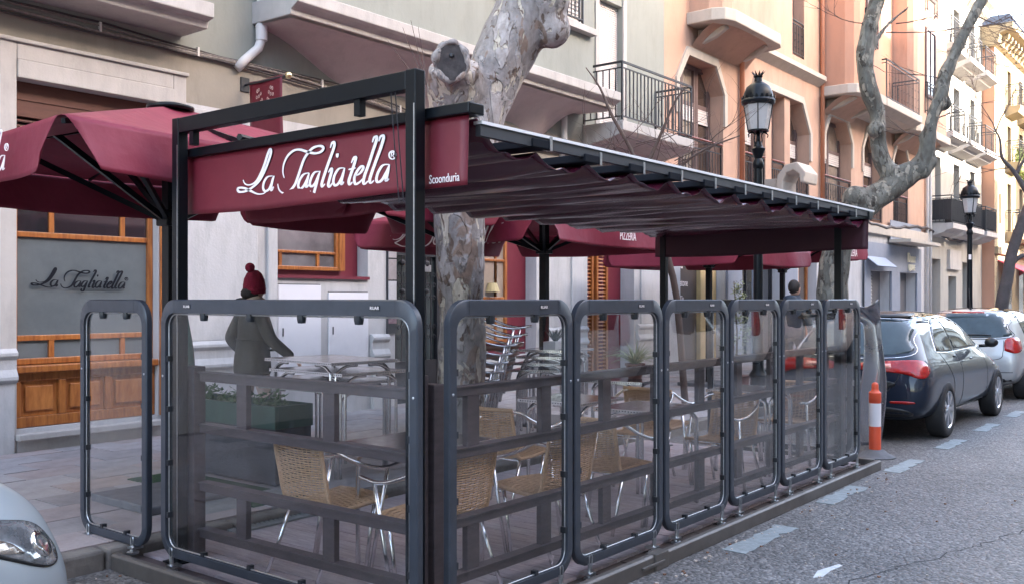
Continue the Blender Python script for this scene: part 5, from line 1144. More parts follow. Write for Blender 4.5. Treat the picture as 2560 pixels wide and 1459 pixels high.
# rolled side curtain by the left pergola post
cu = MB(); 
def cf(u, v):
    a = u * 2 * math.pi; rr = .05 + .015 * math.sin(3 * a + v * 5) + .03 * math.sin(v * 3.1) ; return (3.27 + rr * math.cos(a) * .6, 5.17 + .06 * math.sin(v * 6) + rr * math.sin(a), .15 + v * 1.35)
cu.grid(cf, 16, 20); tag(cu.obj('rolled_curtain', mat('dark_green_plastic_curtain', (.02, .06, .05), .2, spec=.8), smooth=True), 'dark green rolled plastic curtain tied beside the left pergola post', 'curtain')

# ================================================================ TREES
def fuse(mb, name, m, vox, par=None, disp=.02, seed=0):
    o = mb.obj(name, m, par); mo = o.modifiers.new('r', 'REMESH'); mo.mode = 'VOXEL'; mo.voxel_size = vox; mo.use_smooth_shade = True
    mo = o.modifiers.new('sm', 'SMOOTH'); mo.iterations = 6; mo.factor = .6
    evald(o); me = o.data
    for v in me.vertices:
        p = v.co * 2.6 + Vector((seed, 0, 0)); n = noise.noise(p) + .5 * noise.noise(p * 2.7); v.co += v.normal * n * disp
    me.polygons.foreach_set('use_smooth', [True] * len(me.polygons))
    if not me.materials: me.materials.append(m)
    return o
t1 = empty('plane_tree', (6.4, 5.62, .12), 0, 'stout plane tree with mottled bark and a sawn stump rising through the parasols', 'tree', 'plane trees along the kerb')
def TL(p): return (p[0] - 6.4, p[1] - 5.62, p[2] - .12)
A2 = MB()
D2 = Vector((.62, -.785, 0)); Df = Vector((.785, .62, 0))   # along the picture, away
def rel(base, r, f, z): q = Vector(base) + D2 * r + Df * f; return (q.x, q.y, z)
b0 = (6.4, 5.62, 0)
trunk = [rel(b0, -.06, 0, .05), rel(b0, -.05, 0, .3), rel(b0, -.02, 0, .75), rel(b0, 0, 0, 1.3), rel(b0, -.02, 0, 2.0), rel(b0, -.01, 0, 2.6), rel(b0, .02, 0, 3.1)]
A2.tube([TL(p) for p in cr_spline(trunk, 4)], [(.31 - .0 * i) if i < 1 else [.27, .255, .245, .235, .228, .222, .218, .215, .212, .21, .21, .21, .21, .212, .215, .22, .225, .23, .235, .24, .245, .25, .255, .26][min(i - 1, 23)] for i in range(25)], 20)
A2.tube([TL(p) for p in cr_spline([rel(b0, .02, 0, 2.95), rel(b0, -.05, -.08, 3.3), rel(b0, -.06, -.30, 3.62)], 4)], [.25, .25, .245, .24, .235, .235, .23, .225, .22], 18)
A2.ball(TL(rel(b0, -.05, -.12, 3.45)), .26, 16)
A2.tube([TL(p) for p in cr_spline([rel(b0, .06, .02, 2.9), rel(b0, .16, .06, 3.35), rel(b0, .36, .12, 3.8), rel(b0, .55, .16, 4.2), rel(b0, .66, .18, 4.8), rel(b0, .70, .2, 5.6)], 4)], [.25, .25, .25, .25, .25, .26, .26, .265, .27, .275, .28, .28, .28, .28, .275, .27, .27, .265, .26, .26, .26], 18)
A2.ball(TL(rel(b0, .80, .1, 4.06)), .19, 14); A2.ball(TL(rel(b0, .72, .08, 4.3)), .25, 14)
cpos = Vector(TL(rel(b0, -.065, -.515, 3.60))); st = MB()
nn = (Vector((-.78, -.62, -.05))).normalized(); xx = nn.cross(Vector((0, 0, 1))).normalized(); yy = xx.cross(nn)
rng = [cpos + xx * math.cos(a) * .135 + yy * math.sin(a) * .165 for a in [2 * math.pi * k / 24 for k in range(24)]]
r2 = [cpos + nn * .006 + xx * math.cos(a) * .13 + yy * math.sin(a) * .158 for a in [2 * math.pi * k / 24 for k in range(24)]]
A2.tube([p - nn * .012 + nn * .02 * math.sin(k * 1.3) for k, p in enumerate(rng)], [.036 + .008 * math.sin(k * 2.1) for k in range(24)], 8, closed=True); tk = fuse(A2, 'trunk', BARK, .024, t1, .022, 3)
st.add([p - nn * .05 for p in rng] + r2 + [cpos - nn * .004], [(i, (i + 1) % 24, 24 + (i + 1) % 24, 24 + i) for i in range(24)] + [(24 + i, 24 + (i + 1) % 24, 48) for i in range(24)])
st.obj('sawn_face', mat('weathered_sawn_wood', (.075, .065, .065), .9, var=.5, vscale=16, bump=.8, bscale=30), t1)
MB().ball(cpos + nn * .005 + yy * .05, .022, 8).obj('knot_hole', DKPL, t1)
def twig(mb, p, d, L, r, depth, rnd, bend=.35, split=3):
    pts = [Vector(p)]; d = Vector(d).normalized(); n = 6
    for k in range(n):
        d = (d + Vector((rnd.uniform(-1, 1), rnd.uniform(-1, 1), rnd.uniform(-.6, .8))) * bend * .5).normalized(); pts.append(pts[-1] + d * L / n)
    mb.tube(pts, [r * (1 - .7 * k / n) for k in range(n + 1)], 5 if r > .01 else 4)
    if depth:
        for _ in range(split):
            k = rnd.randint(2, n); dd = (d + Vector((rnd.uniform(-1, 1), rnd.uniform(-1, 1), rnd.uniform(-.5, .9))) * .9).normalized()
            twig(mb, pts[k], dd, L * rnd.uniform(.45, .75), r * .55, depth - 1, rnd, bend, split)
tw = MB(); rnd = random.Random(2)
for a, b in (((-.33, -.1, 3.55), (-.2, .0, 1)), ((-.33, -.1, 3.5), (-.35, .1, 1)), ((-.32, -.1, 3.5), (-.1, .05, 1)), ((-.33, -.12, 3.45), (-.6, .0, .8))):
    q = rel(b0, *a[:2], a[2]); dd = D2 * b[0] + Df * b[1] + Vector((0, 0, b[2])); twig(tw, TL(q), dd, .55, .006, 0, rnd, .12)
tw.obj('twigs', TWIG, t1)
# big upper limbs out of view, for light and other view points
up = MB(); rnd = random.Random(5); q = TL(rel(b0, .70, .2, 5.5)); twig(up, q, (.2, -.1, 1), 3.2, .16, 3, rnd, .3, 3); up.obj('upper_branches', BARK2, t1, smooth=True)
# second plane tree
t2 = empty('plane_tree', (15.7, 5.62, .12), 0, 'forked plane tree with grey green bark leaning over the far end of the terrace', 'tree', 'plane trees along the kerb')
b1 = (15.7, 5.62, 0); dep = .785 * 15.7 + .62 * 5.62; k_ = dep / 2370
def px2(u, v, f=0):   # a point in the plane of this tree, kept as real metres along the street
    r = (u - 1280) * k_ - (.62 * 15.7 - .785 * 5.62); q = Vector(b1) + D2 * r + Df * f; return (q.x - 15.7, q.y - 5.62, 1.6 + (748 - v) * k_ - .12)
LIMB = [([(2075, 985, 0), (2078, 850, 0), (2082, 700, 0), (2096, 620, 0), (2130, 555, 0), (2175, 505, .05), (2240, 462, .1), (2285, 425, .1)], [.30, .27, .26, .24, .24, .225, .21, .20]),
        ([(2255, 455, .1), (2215, 405, .15), (2200, 345, .1), (2196, 280, .05), (2172, 225, 0), (2162, 150, 0), (2172, 70, 0), (2200, -30, 0), (2215, -150, 0)], [.18, .155, .14, .135, .145, .14, .13, .135, .12]),
        ([(2270, 440, .1), (2310, 400, 0), (2318, 350, -.05), (2330, 290, -.05), (2350, 240, -.05), (2362, 190, 0), (2405, 95, .0), (2458, 0, .05), (2520, -110, .1)], [.17, .15, .12, .11, .12, .11, .10, .095, .08]),
        ([(2182, 118, .0), (2205, 85, .1), (2235, 50, .2), (2290, 5, .3)], [.06, .05, .045, .035])]
m = MB()
for pts, rs in LIMB:
    P = cr_spline([px2(*p) + (r,) for p, r in zip(pts, rs)], 3); m.tube([p[:3] for p in P], [p[3] for p in P], 14)
m.ball(px2(2306, 425, 0), .16, 10); m.ball(px2(2325, 405, 0), .14, 10); m.ball(px2(2360, 258, 0), .14, 10); m.ball(px2(2190, 325, 0), .15, 10); m.ball(px2(2140, 500, 0), .24, 12); m.ball(px2(2318, 345, 0), .14, 10)
fuse(m, 'trunk', BARK2, .035, t2, .022, 9)
tw = MB(); rnd = random.Random(12)
for (u, v), (r, z), L in (((2215, 82), (1, -.05), 1.9), ((2240, 60), (1, .1), 1.2), ((2360, 200), (-1, .2), 1.0), ((2330, 300), (1, .3), .8), ((2185, 60), (-1, .1), .8), ((2420, 70), (1, .0), .9), ((2310, 345), (-1, .25), .6), ((2440, 40), (1, -.3), 1.2)):
    twig(tw, px2(u, v), D2 * r + Vector((0, 0, z)), L, .012, 2, rnd, .28, 3)
tw.obj('twigs', TWIG, t2)
# third tree, far right
t3 = empty('leaning_street_tree', (29.7, 5.6, .12), 0, 'dark leaning street tree at the far right edge above the silver car', 'tree', 'plane trees along the kerb')
m = MB(); B3 = Vector((29.7, 5.6, .12)); dep3 = .785 * 29.7 + .62 * 5.6; k3 = dep3 / 2370
def px3(u, v, f=0): r = (u - 1280) * k3 - (.62 * 29.7 - .785 * 5.6); q = D2 * r + Df * f; return (q.x, q.y, 1.6 + (748 - v) * k3 - .12)
for pts, rs in (([(2500, 880), (2505, 760), (2518, 700), (2528, 640), (2545, 585), (2570, 520), (2590, 440), (2600, 300)], [.19, .175, .16, .15, .145, .14, .12, .10]), ([(2530, 660), (2550, 642), (2585, 635)], [.07, .06, .05]), ([(2580, 500), (2535, 430), (2505, 395), (2500, 350), (2485, 320)], [.09, .06, .045, .03, .015]), ([(2540, 440), (2560, 400), (2590, 370)], [.05, .04, .03])):
    P = cr_spline([px3(u, v) + (r,) for (u, v), r in zip(pts, rs)], 3); m.tube([p[:3] for p in P], [p[3] for p in P], 10)
m.obj('trunk', mat('dark_grey_bark', (.085, .075, .075), .85, var=.4, vscale=3, bump=.6, bscale=20), t3, smooth=True)
tw = MB(); rnd = random.Random(4)
for (u, v), (r, z), L in (((2505, 395), (-1, .3), 1.8), ((2500, 350), (-.5, .8), 1.6), ((2540, 430), (.3, 1), 1.5), ((2490, 330), (.4, 1), 1.2), ((2525, 420), (-1, -.1), 1.4)): twig(tw, px3(u, v), D2 * r + Vector((0, 0, z)), L, .02, 2, rnd, .3, 3)
for i in range(9): twig(tw, px3(2560 - rnd.random() * 30, 60 + i * 14), D2 * -1 + Vector((0, 0, rnd.uniform(-.4, .4))), 1.2, .012, 2, rnd, .4, 3)
tw.obj('twigs', TWIG, t3)
lf2 = MB(); rnd = random.Random(3)
for i in range(40): foliage(lf2, px3(2500 + rnd.random() * 55, 20 + rnd.random() * 130), .25, 3, .045, i)
q = lf2.obj('hanging_seed_balls', TWIG, t3); q['kind'] = 'stuff'
vg = MB()
for i in range(14): foliage(vg, (47.4 + (i % 5) * .35, 8.5 , 7.3 + (i // 5) * .4), .35, 40, .07, i)
tag(vg.obj('balcony_plant', mat('yellow_green_leaf', (.25, .33, .08), .6, var=.4, vscale=2)), 'yellow green plants spilling over a balcony of the cream cornice building', 'plant')
# bare young tree behind the canvas roof
t4 = empty('bare_young_tree', (11.1, 6.0, .12), 0, 'thin bare young tree leaning left behind the canvas roof', 'tree')
m = MB(); k4 = (.785 * 11.1 + .62 * 6.0) / 2370
def px4(u, v, f=0): r = (u - 1280) * k4 - (.62 * 11.1 - .785 * 6.0); q = D2 * r + Df * f; return (q.x, q.y, 1.6 + (748 - v) * k4 - .12)
for pts, rs in (([(1715, 1040), (1692, 745), (1664, 625), (1660, 540), (1600, 440)], [.05, .045, .05, .04, .03]), ([(1600, 450), (1580, 380), (1530, 290), (1500, 220), (1465, 170)], [.03, .026, .022, .014, .008]), ([(1600, 440), (1628, 390), (1655, 330), (1690, 250), (1720, 215)], [.03, .026, .02, .014, .008]), ([(1640, 500), (1700, 420), (1760, 375), (1850, 340)], [.03, .02, .014, .008])):
    P = cr_spline([px4(u, v) + (r,) for (u, v), r in zip(pts, rs)], 3); m.tube([p[:3] for p in P], [p[3] for p in P], 8)
m.obj('trunk', TWIG, t4, smooth=True)
tw = MB(); rnd = random.Random(14)
for i in range(30):
    u = rnd.choice([1500, 1540, 1580, 1610, 1650, 1690, 1730, 1780]) + rnd.uniform(-15, 15); v = 440 - abs(rnd.gauss(0, 60)) - (30 if u < 1560 else 0)
    twig(tw, px4(u, v), D2 * rnd.uniform(-1, 1) + Df * rnd.uniform(-.5, .5) + Vector((0, 0, rnd.uniform(-.3, .8))), rnd.uniform(.35, .9), .007, 2, rnd, .4, 2)
tw.obj('twigs', TWIG, t4)
# leafy sapling behind the fourth screen
cp_ = empty('potted_conifer', (13.2, 6.15, .12), 0, 'thin pale green conifer standing in a pot beyond the terrace end', 'potted plant')
MB().lathe([(.15, 0), (.2, .35), (.22, .35)], (0, 0, 0), 16).obj('pot', POTB, cp_)
m = MB().tube([(0, 0, .3), (.02, 0, 1.0), (-.02, .03, 1.75)], [.02, .015, .006], 6); m.obj('stem', TWIG, cp_)
lf3 = MB(); rnd = random.Random(6)
for i in range(26):
    z = .6 + 1.15 * i / 26; a = rnd.uniform(0, 6.28); rr = .24 * (1 - i / 30) * rnd.uniform(.5, 1.1); foliage(lf3, (rr * math.cos(a), rr * math.sin(a), z), .085, 22, .028, i)
q = lf3.obj('leaves', LEAFY, cp_); q['kind'] = 'stuff'

# ================================================================ STREET LAMPS
def lamp(loc, label, rz=0):
    r = empty('street_lamp', loc, rz, label, 'street lamp', 'black crowned lantern lamps along the kerb')
    MB().lathe([(.16, 0), (.16, .12), (.12, .18), (.11, .5), (.13, .55), (.08, .62), (.068, 1.2), (.06, 3.0), (.058, 3.42), (.075, 3.44), (.075, 3.50), (.05, 3.56), (.085, 3.66), (.10, 3.70), (.06, 3.73), (.045, 3.80)], (0, 0, 0), 16).obj('pole', BLACKM, r, ang=40)
    br = MB()
    for k in range(4):
        a = R(45 + 90 * k); c, s_ = math.cos(a), math.sin(a)
        br.tube([(c * x, s_ * x, z) for x, z in cr_spline([(.045, 3.74), (.07, 3.82), (.06, 3.90), (.11, 3.93), (.17, 3.90), (.16, 3.86)], 3)], .010, 6)
    br.tube([(0, 0, 3.75), (0, 0, 3.93)], .03, 8); br.obj('bracket', BLACKM, r, smooth=True)
    n = 8; r0, r1, z0, z1 = .165, .235, 3.95, 4.36
    fr_ = MB()
    for k in range(n):
        a = 2 * math.pi * (k + .5) / n; b = 2 * math.pi * (k + 1.5) / n
        if k % 2 == 0: fr_.bar((r0 * math.cos(a), r0 * math.sin(a), z0), (r1 * math.cos(a), r1 * math.sin(a), z1), .018)
        g_ = MB(); q0, q1 = r0 - .008, r1 - .008
        g_.add([(q0 * math.cos(a), q0 * math.sin(a), z0), (q0 * math.cos(b), q0 * math.sin(b), z0), (q1 * math.cos(b), q1 * math.sin(b), z1), (q1 * math.cos(a), q1 * math.sin(a), z1)], [(0, 1, 2, 3)])
        g_.obj('lantern_pane', LAMPG, r, solid=.006)
    fr_.lathe([(r0 + .01, z0 - .02), (r0 + .012, z0 + .005), (r0 - .02, z0 + .008), (0.02, z0 - .02)], (0, 0, 0), 16)
    fr_.obj('lantern_frame', BLACKM, r)
    MB().lathe([(.235, 4.36), (.275, 4.38), (.285, 4.42), (.27, 4.45), (.25, 4.46), (.24, 4.55), (.19, 4.66), (.11, 4.72), (.07, 4.74), (.06, 4.80), (.08, 4.83), (.06, 4.84)], (0, 0, 0), 24).obj('dome', BLACKM, r, ang=40)
    cr_ = MB()
    for k in range(20):
        a = 2 * math.pi * k / 20; c, s_ = math.cos(a), math.sin(a); t_ = Vector((-s_, c, 0)); p = Vector((c * .275, s_ * .275, 4.45)); h = .05 if k % 5 else .075
        cr_.add([p - t_ * .03, p + t_ * .03, p + t_ * .012 + Vector((c * .01, s_ * .01, h)), p - t_ * .012 + Vector((c * .01, s_ * .01, h)), p + Vector((-c * .01, -s_ * .01, h * .5))], [(0, 1, 2, 3), (1, 0, 4), (3, 2, 4), (0, 3, 4), (2, 1, 4)])
    for k in range(10):
        a = 2 * math.pi * k / 10; c, s_ = math.cos(a), math.sin(a); t_ = Vector((-s_, c, 0)); p = Vector((c * .06, s_ * .06, 4.83))
        cr_.add([p - t_ * .022, p + t_ * .022, p + Vector((c * .065, s_ * .065, .085)), p + Vector((-c * .01, -s_ * .01, .03))], [(0, 1, 2), (1, 0, 3), (0, 2, 3), (2, 1, 3)])
    z_ = cr_.obj('crown_cresting', BLACKM, r); z_['kind'] = 'stuff'
    return r
l1 = lamp((12.55, 5.52, .0), 'black crowned street lantern nearer the camera, above the canvas roof')
for c in l1.children:
    if c.name.split('.')[0] in ('lantern_pane', 'lantern_frame', 'dome', 'crown_cresting', 'bracket'):
        for v in c.data.vertices:
            v.co.x *= .83; v.co.y *= .83
            if v.co.z > 3.93: v.co.z = 3.94 + (v.co.z - 3.93) * .86
MB().box(-.07, -.062, -.03, .03, 2.82, 2.94).obj('sticker', LETW, l1)
copy_tree(l1, (25.2, 5.6, -.25), .3, 'black crowned street lantern farther down, in front of the ivory building', group='black crowned lantern lamps along the kerb')

# ================================================================ CARS
def car(name, label, cfg, loc, rz, paint, group=None):
    """local: x from rear 0 to front L, y across, z up"""
    r = empty(name, loc, rz, label, 'car', group); S = cfg['st']; L = cfg['L']
    mb = MB(); NS = len(S); rows = []
    for (x, zb, zbelt, zr, wl, wm, wb, wr) in S:
        zm1 = zb + (zbelt - zb) * .42; zm2 = zb + (zbelt - zb) * .78
        half = [(0, zb), (wl * .8, zb), (wl, zb + (zbelt - zb) * .12), (wm, zm1), (wm * .995, zm2), (wb, zbelt), (wb * .52 + wr * .48, zbelt + (zr - zbelt) * .5), (wr, zr - max(.02, (zr - zbelt) * .13)), (wr * .62, zr - .006), (0, zr)]
        ring = [(y, z) for y, z in half] + [(-y, z) for y, z in half[-2:0:-1]]; rows.append([(x, y, z) for y, z in ring])
    n = len(rows[0]); mb.add([p for q in rows for p in q], [(i * n + k, i * n + (k + 1) % n, (i + 1) * n + (k + 1) % n, (i + 1) * n + k)[::-1] for i in range(NS - 1) for k in range(n)] + [tuple(range(n)), tuple((NS - 1) * n + k for k in range(n - 1, -1, -1))])
    body = mb.obj('body', paint, r); mo = body.modifiers.new('s', 'SUBSURF'); mo.levels = 3; mo.render_levels = 3; evald(body)
    wr_, wx, ww = cfg['wr'], cfg['wx'], cfg['wy']
    for i, x in enumerate(wx):
        for s_ in (-1, 1):
            c = MB().lathe([(wr_ + .045, -.16), (wr_ + .045, .2)], (x, s_ * (ww - .02), wr_ + .01), 40, axis='Y').obj('cut', RUBBER); mo = body.modifiers.new('b', 'BOOLEAN'); mo.object = c; mo.operation = 'DIFFERENCE'; mo.solver = 'EXACT'; evald(body); bpy.data.objects.remove(c)
    body.data.materials.clear(); body.data.materials.append(paint); body.data.materials.append(RUBBER)
    for p in body.data.polygons:
        c = p.center; p.material_index = 0
        for x in wx:
            if abs(math.hypot(c.x - x, c.z - wr_ - .01) - wr_ - .045) < .02 and abs(c.y) < ww + .1 and abs(Vector((c.x - x, 0, c.z - wr_ - .01)).normalized().dot(p.normal)) > .85: p.material_index = 1
            if math.hypot(c.x - x, c.z - wr_) < wr_ + .03 and abs(p.normal.y) > .9 and abs(c.y) < ww - .1: p.material_index = 1
    smooth_by(body, 50)
    dg = bpy.context.evaluated_depsgraph_get(); bvh = BVHTree.FromPolygons([v.co for v in body.data.vertices], [p.vertices for p in body.data.polygons])
    def patch(poly, D, U, nm, m, off=.004, V=Vector((0, 0, 1)), res=.05, par=None, smooth_poly=True):
        D = Vector(D).normalized(); U = Vector(U).normalized()
        pl_ = cr_spline(poly + [poly[0]], 4)[:-1] if smooth_poly else [tuple(Vector(a).lerp(Vector(b), t / 4)) for a, b in zip(poly, poly[1:] + poly[:1]) for t in range(4)]
        bnd = [Vector(p) for p in pl_]; nb_ = len(bnd); ins = []
        x0, x1 = min(p.x for p in bnd), max(p.x for p in bnd); z0, z1 = min(p.y for p in bnd), max(p.y for p in bnd)
        def inside(q):
            c = False
            for i in range(nb_):
                a, b = bnd[i], bnd[i - 1]
                if (a.y > q[1]) != (b.y > q[1]) and q[0] < (b.x - a.x) * (q[1] - a.y) / (b.y - a.y) + a.x: c = not c
            return c
        y = z0 + res / 2
        while y < z1:
            x = x0 + res / 2
            while x < x1:
                q = (x, y)
                if inside(q) and min((Vector(q) - b).length for b in bnd) > res * .35: ins.append(Vector(q))
                x += res
            y += res
        vv, ee, ff, *_ = delaunay_2d_cdt(bnd + ins, [(i, (i + 1) % nb_) for i in range(nb_)], [], 1, 1e-6)
        outv = []; last = None
        for q in vv:
            o_ = U * q.x + V * q.y - D * 6; h = bvh.ray_cast(o_ + Vector((0, 0, 0)), D)
            if h[0] is None: p = last or (o_ + D * 6); outv.append(p); continue
            nrm = h[1] if h[1].dot(D) < 0 else -h[1]; last = h[0] + nrm * off; outv.append(last)
        mq = MB(); mq.add(outv, [tuple(f) for f in ff]); ob = mq.obj(nm, m, par or r, smooth=True)
        bm = bmesh.new(); bm.from_mesh(ob.data); bmesh.ops.recalc_face_normals(bm, faces=bm.faces[:])
        if sum((f.normal.dot(D) for f in bm.faces)) > 0: bmesh.ops.reverse_faces(bm, faces=bm.faces[:])
        bm.to_mesh(ob.data); bm.free(); mo = ob.modifiers.new('s', 'SOLIDIFY'); mo.thickness = off + .004; mo.offset = -1; return ob
    def seam(pts, D, U, nm='panel_seam', m=DKPL, rad=.0035, V=Vector((0, 0, 1)), off=0):
        D = Vector(D).normalized(); U = Vector(U).normalized(); P = []
        for q in cr_spline(pts, 6):
            h = bvh.ray_cast(U * q[0] + V * q[1] - D * 6, D)
            if h[0] is not None: P.append(h[0] - D * off)
        if len(P) > 2: MB().tube(P, rad, 6).obj(nm, m, r, smooth=True)
    # wheels
    wheel = None
    for x in wx:
        for s_ in (-1, 1):
            w_ = empty('wheel', (x, s_ * (ww - .085), wr_), 0 if s_ < 0 else math.pi); w_.parent = r; wd = .205
            if wheel is None:
                ty = MB().lathe([(wr_ * .66, -wd / 2 + .02), (wr_ * .70, -wd / 2), (wr_ * .93, -wd / 2 + .004), (wr_ * .985, -wd / 2 + .02), (wr_, -wd * .3), (wr_, wd * .3), (wr_ * .985, wd / 2 - .02), (wr_ * .93, wd / 2 - .004), (wr_ * .66, wd / 2 - .02)], (0, 0, 0), 40, axis='Y', cap=False).mesh('tyre', RUBBER, True)
                rm = MB(); rr = wr_ * .67
                rm.lathe([(rr, -wd / 2 + .022), (rr * .985, -wd / 2 + .004), (rr * .93, -wd / 2 + .018), (rr * .90, -wd / 2 + .07), (rr * .88, wd / 2 - .03)], (0, 0, 0), 40, axis='Y', cap=False); rm.lathe([(.0, -wd / 2 + .004), (.055, -wd / 2 + .006), (.062, -wd / 2 + .03), (.0, -wd / 2 + .05)], (0, 0, 0), 20, axis='Y', cap=False)
                ns = cfg.get('spokes', 5)
                for k in range(ns):
                    a = 2 * math.pi * k / ns
                    for d_ in (-.1, .1):
                        rm.bar((math.cos(a) * .04, -wd / 2 + .022, math.sin(a) * .04), (math.cos(a + d_) * rr * .93, -wd / 2 + .018, math.sin(a + d_) * rr * .93), .03, .022, up=(0, 1, 0))
                rm = rm.mesh('rim', mat('alloy_silver', (.52, .52, .54), .3, .9))
                dk = MB().lathe([(0.0, -.0), (rr * .88, 0), (rr * .88, .02), (0, .02)], (0, -.01, 0), 28, axis='Y').mesh('brake_drum', RUBBER); wheel = (ty, rm, dk)
            for nm, me in zip(('tyre', 'rim', 'brake_drum'), wheel):
                o = bpy.data.objects.new(nm, me); COL.objects.link(o); o.parent = w_
    return r, patch, seam, bvh
def paint(name, c, met=.6):
    m = mat(name, c, .35, met, coat=.75, spec=.12); return m
PB = paint('blue_grey_metallic_paint', (.010, .016, .031), .05); PS = paint('silver_metallic_paint', (.42, .42, .43), .4); PS2 = paint('pale_blue_silver_paint', (.42, .48, .52), .35); PW = paint('white_car_paint', (.80, .79, .78), 0)
CG = mat('car_glass', (.018, .020, .022), .04, spec=.45, coat=0); CG2 = mat('car_rear_glass', (.05, .07, .08), .05, var=.4, vscale=3, spec=.5, coat=0)
RED = mat('red_lamp_lens', (.42, .008, .008), .15, var=.35, vscale=14, spec=.5, coat=.3); RED2 = mat('pink_lamp_core', (.85, .32, .25), .15, coat=1); CHR = mat('chrome', (.75, .75, .76), .08, 1); BLK = mat('black_trim', (.012, .012, .014), .35)
HEADL = mat('headlamp_lens', (.50, .52, .55), .06, .6, var=.75, vscale=9, spec=1, coat=1)
hatch = dict(L=4.35, wr=.325, wx=(.86, 3.49), wy=.895, spokes=7, st=[
    (.00, .36, .60, .66, .56, .62, .56, .40), (.035, .30, .74, .80, .72, .80, .70, .48), (.10, .25, .86, .93, .80, .87, .76, .54), (.20, .22, .92, 1.04, .83, .895, .785, .56), (.34, .21, .955, 1.18, .84, .90, .79, .555), (.55, .20, .97, 1.36, .845, .90, .785, .545), (.72, .20, .97, 1.41, .845, .90, .78, .54),
    (1.2, .20, .955, 1.455, .85, .895, .775, .55), (1.8, .20, .94, 1.465, .85, .89, .775, .56), (2.4, .20, .93, 1.435, .85, .885, .775, .565), (2.85, .20, .92, 1.30, .85, .885, .775, .575), (3.2, .20, .905, 1.07, .85, .89, .77, .60), (3.42, .20, .88, .97, .85, .895, .75, .60), (3.9, .21, .79, .87, .84, .88, .70, .56), (4.18, .22, .66, .76, .74, .79, .62, .48), (4.31, .28, .54, .60, .56, .62, .48, .36), (4.35, .34, .48, .52, .42, .46, .36, .26)])
c1, pa, se, bv = car('parked_car', 'blue grey hatchback parked beyond the terrace, its right tail light and wheels showing', hatch, (10.95, 3.75, 0), 0, PB, 'cars parked along the kerb')
X1 = (1, 0, 0); UY = (0, -1, 0)   # looking +x, picture right = -y
pa([(-.63, 1.00), (-.60, 1.14), (-.52, 1.33), (0, 1.36), (.52, 1.33), (.60, 1.14), (.63, 1.00), (0, .955)], X1, UY, 'rear_window', CG2, .005)
se([(-.66, .97), (-.63, 1.14), (-.545, 1.345), (0, 1.375), (.545, 1.345), (.63, 1.14), (.66, .97), (0, .925), (-.66, .97)], X1, UY, 'rear_window_trim', CHR, .006)
pa([(-.56, 1.37), (-.5, 1.405), (0, 1.425), (.5, 1.405), (.56, 1.37), (0, 1.38)], X1, UY, 'spoiler', BLK, .035)
pa([(.16, .80), (.17, .875), (.45, .905), (.70, .92), (.80, .90), (.86, .82), (.80, .735), (.70, .73), (.55, .775)], (1, .55, 0), (.48, -.88, 0), 'tail_light', RED, .010)
pa([(-.16, .80), (-.17, .875), (-.45, .905), (-.70, .92), (-.80, .90), (-.86, .82), (-.80, .735), (-.70, .73), (-.55, .775)], (1, -.55, 0), (-.48, -.88, 0), 'tail_light', RED, .010)
pa([(.26, .825), (.27, .865), (.46, .875), (.46, .83)], (1, .55, 0), (.48, -.88, 0), 'lamp_core', RED2, .013, smooth_poly=False); pa([(-.26, .825), (-.27, .865), (-.46, .875), (-.46, .83)], (1, -.55, 0), (-.48, -.88, 0), 'lamp_core', RED2, .013, smooth_poly=False)
se([(-.58, .92), (-.58, .75), (-.50, .62), (-.42, .575), (0, .57), (.42, .575), (.50, .62), (.58, .75), (.58, .92)], X1, UY, 'tailgate_seam', BLK, .005)
pa([(-.42, .60), (-.46, .69), (.46, .69), (.42, .60)], X1, UY, 'plate_recess', BLK, .004)
pl_ = pa([(-.26, .615), (-.26, .68), (.26, .68), (.26, .615)], X1, UY, 'number_plate', W_WHITE, .010, smooth_poly=False)
pa([(.50, .44), (.50, .465), (.72, .47), (.73, .445)], X1, UY, 'reflector', RED, .006); pa([(-.50, .44), (-.50, .465), (-.72, .47), (-.73, .445)], X1, UY, 'reflector', RED, .006)
pa([(-.62, .29), (-.60, .385), (0, .40), (.60, .385), (.62, .29)], X1, UY, 'bumper_insert', BLK, .004)
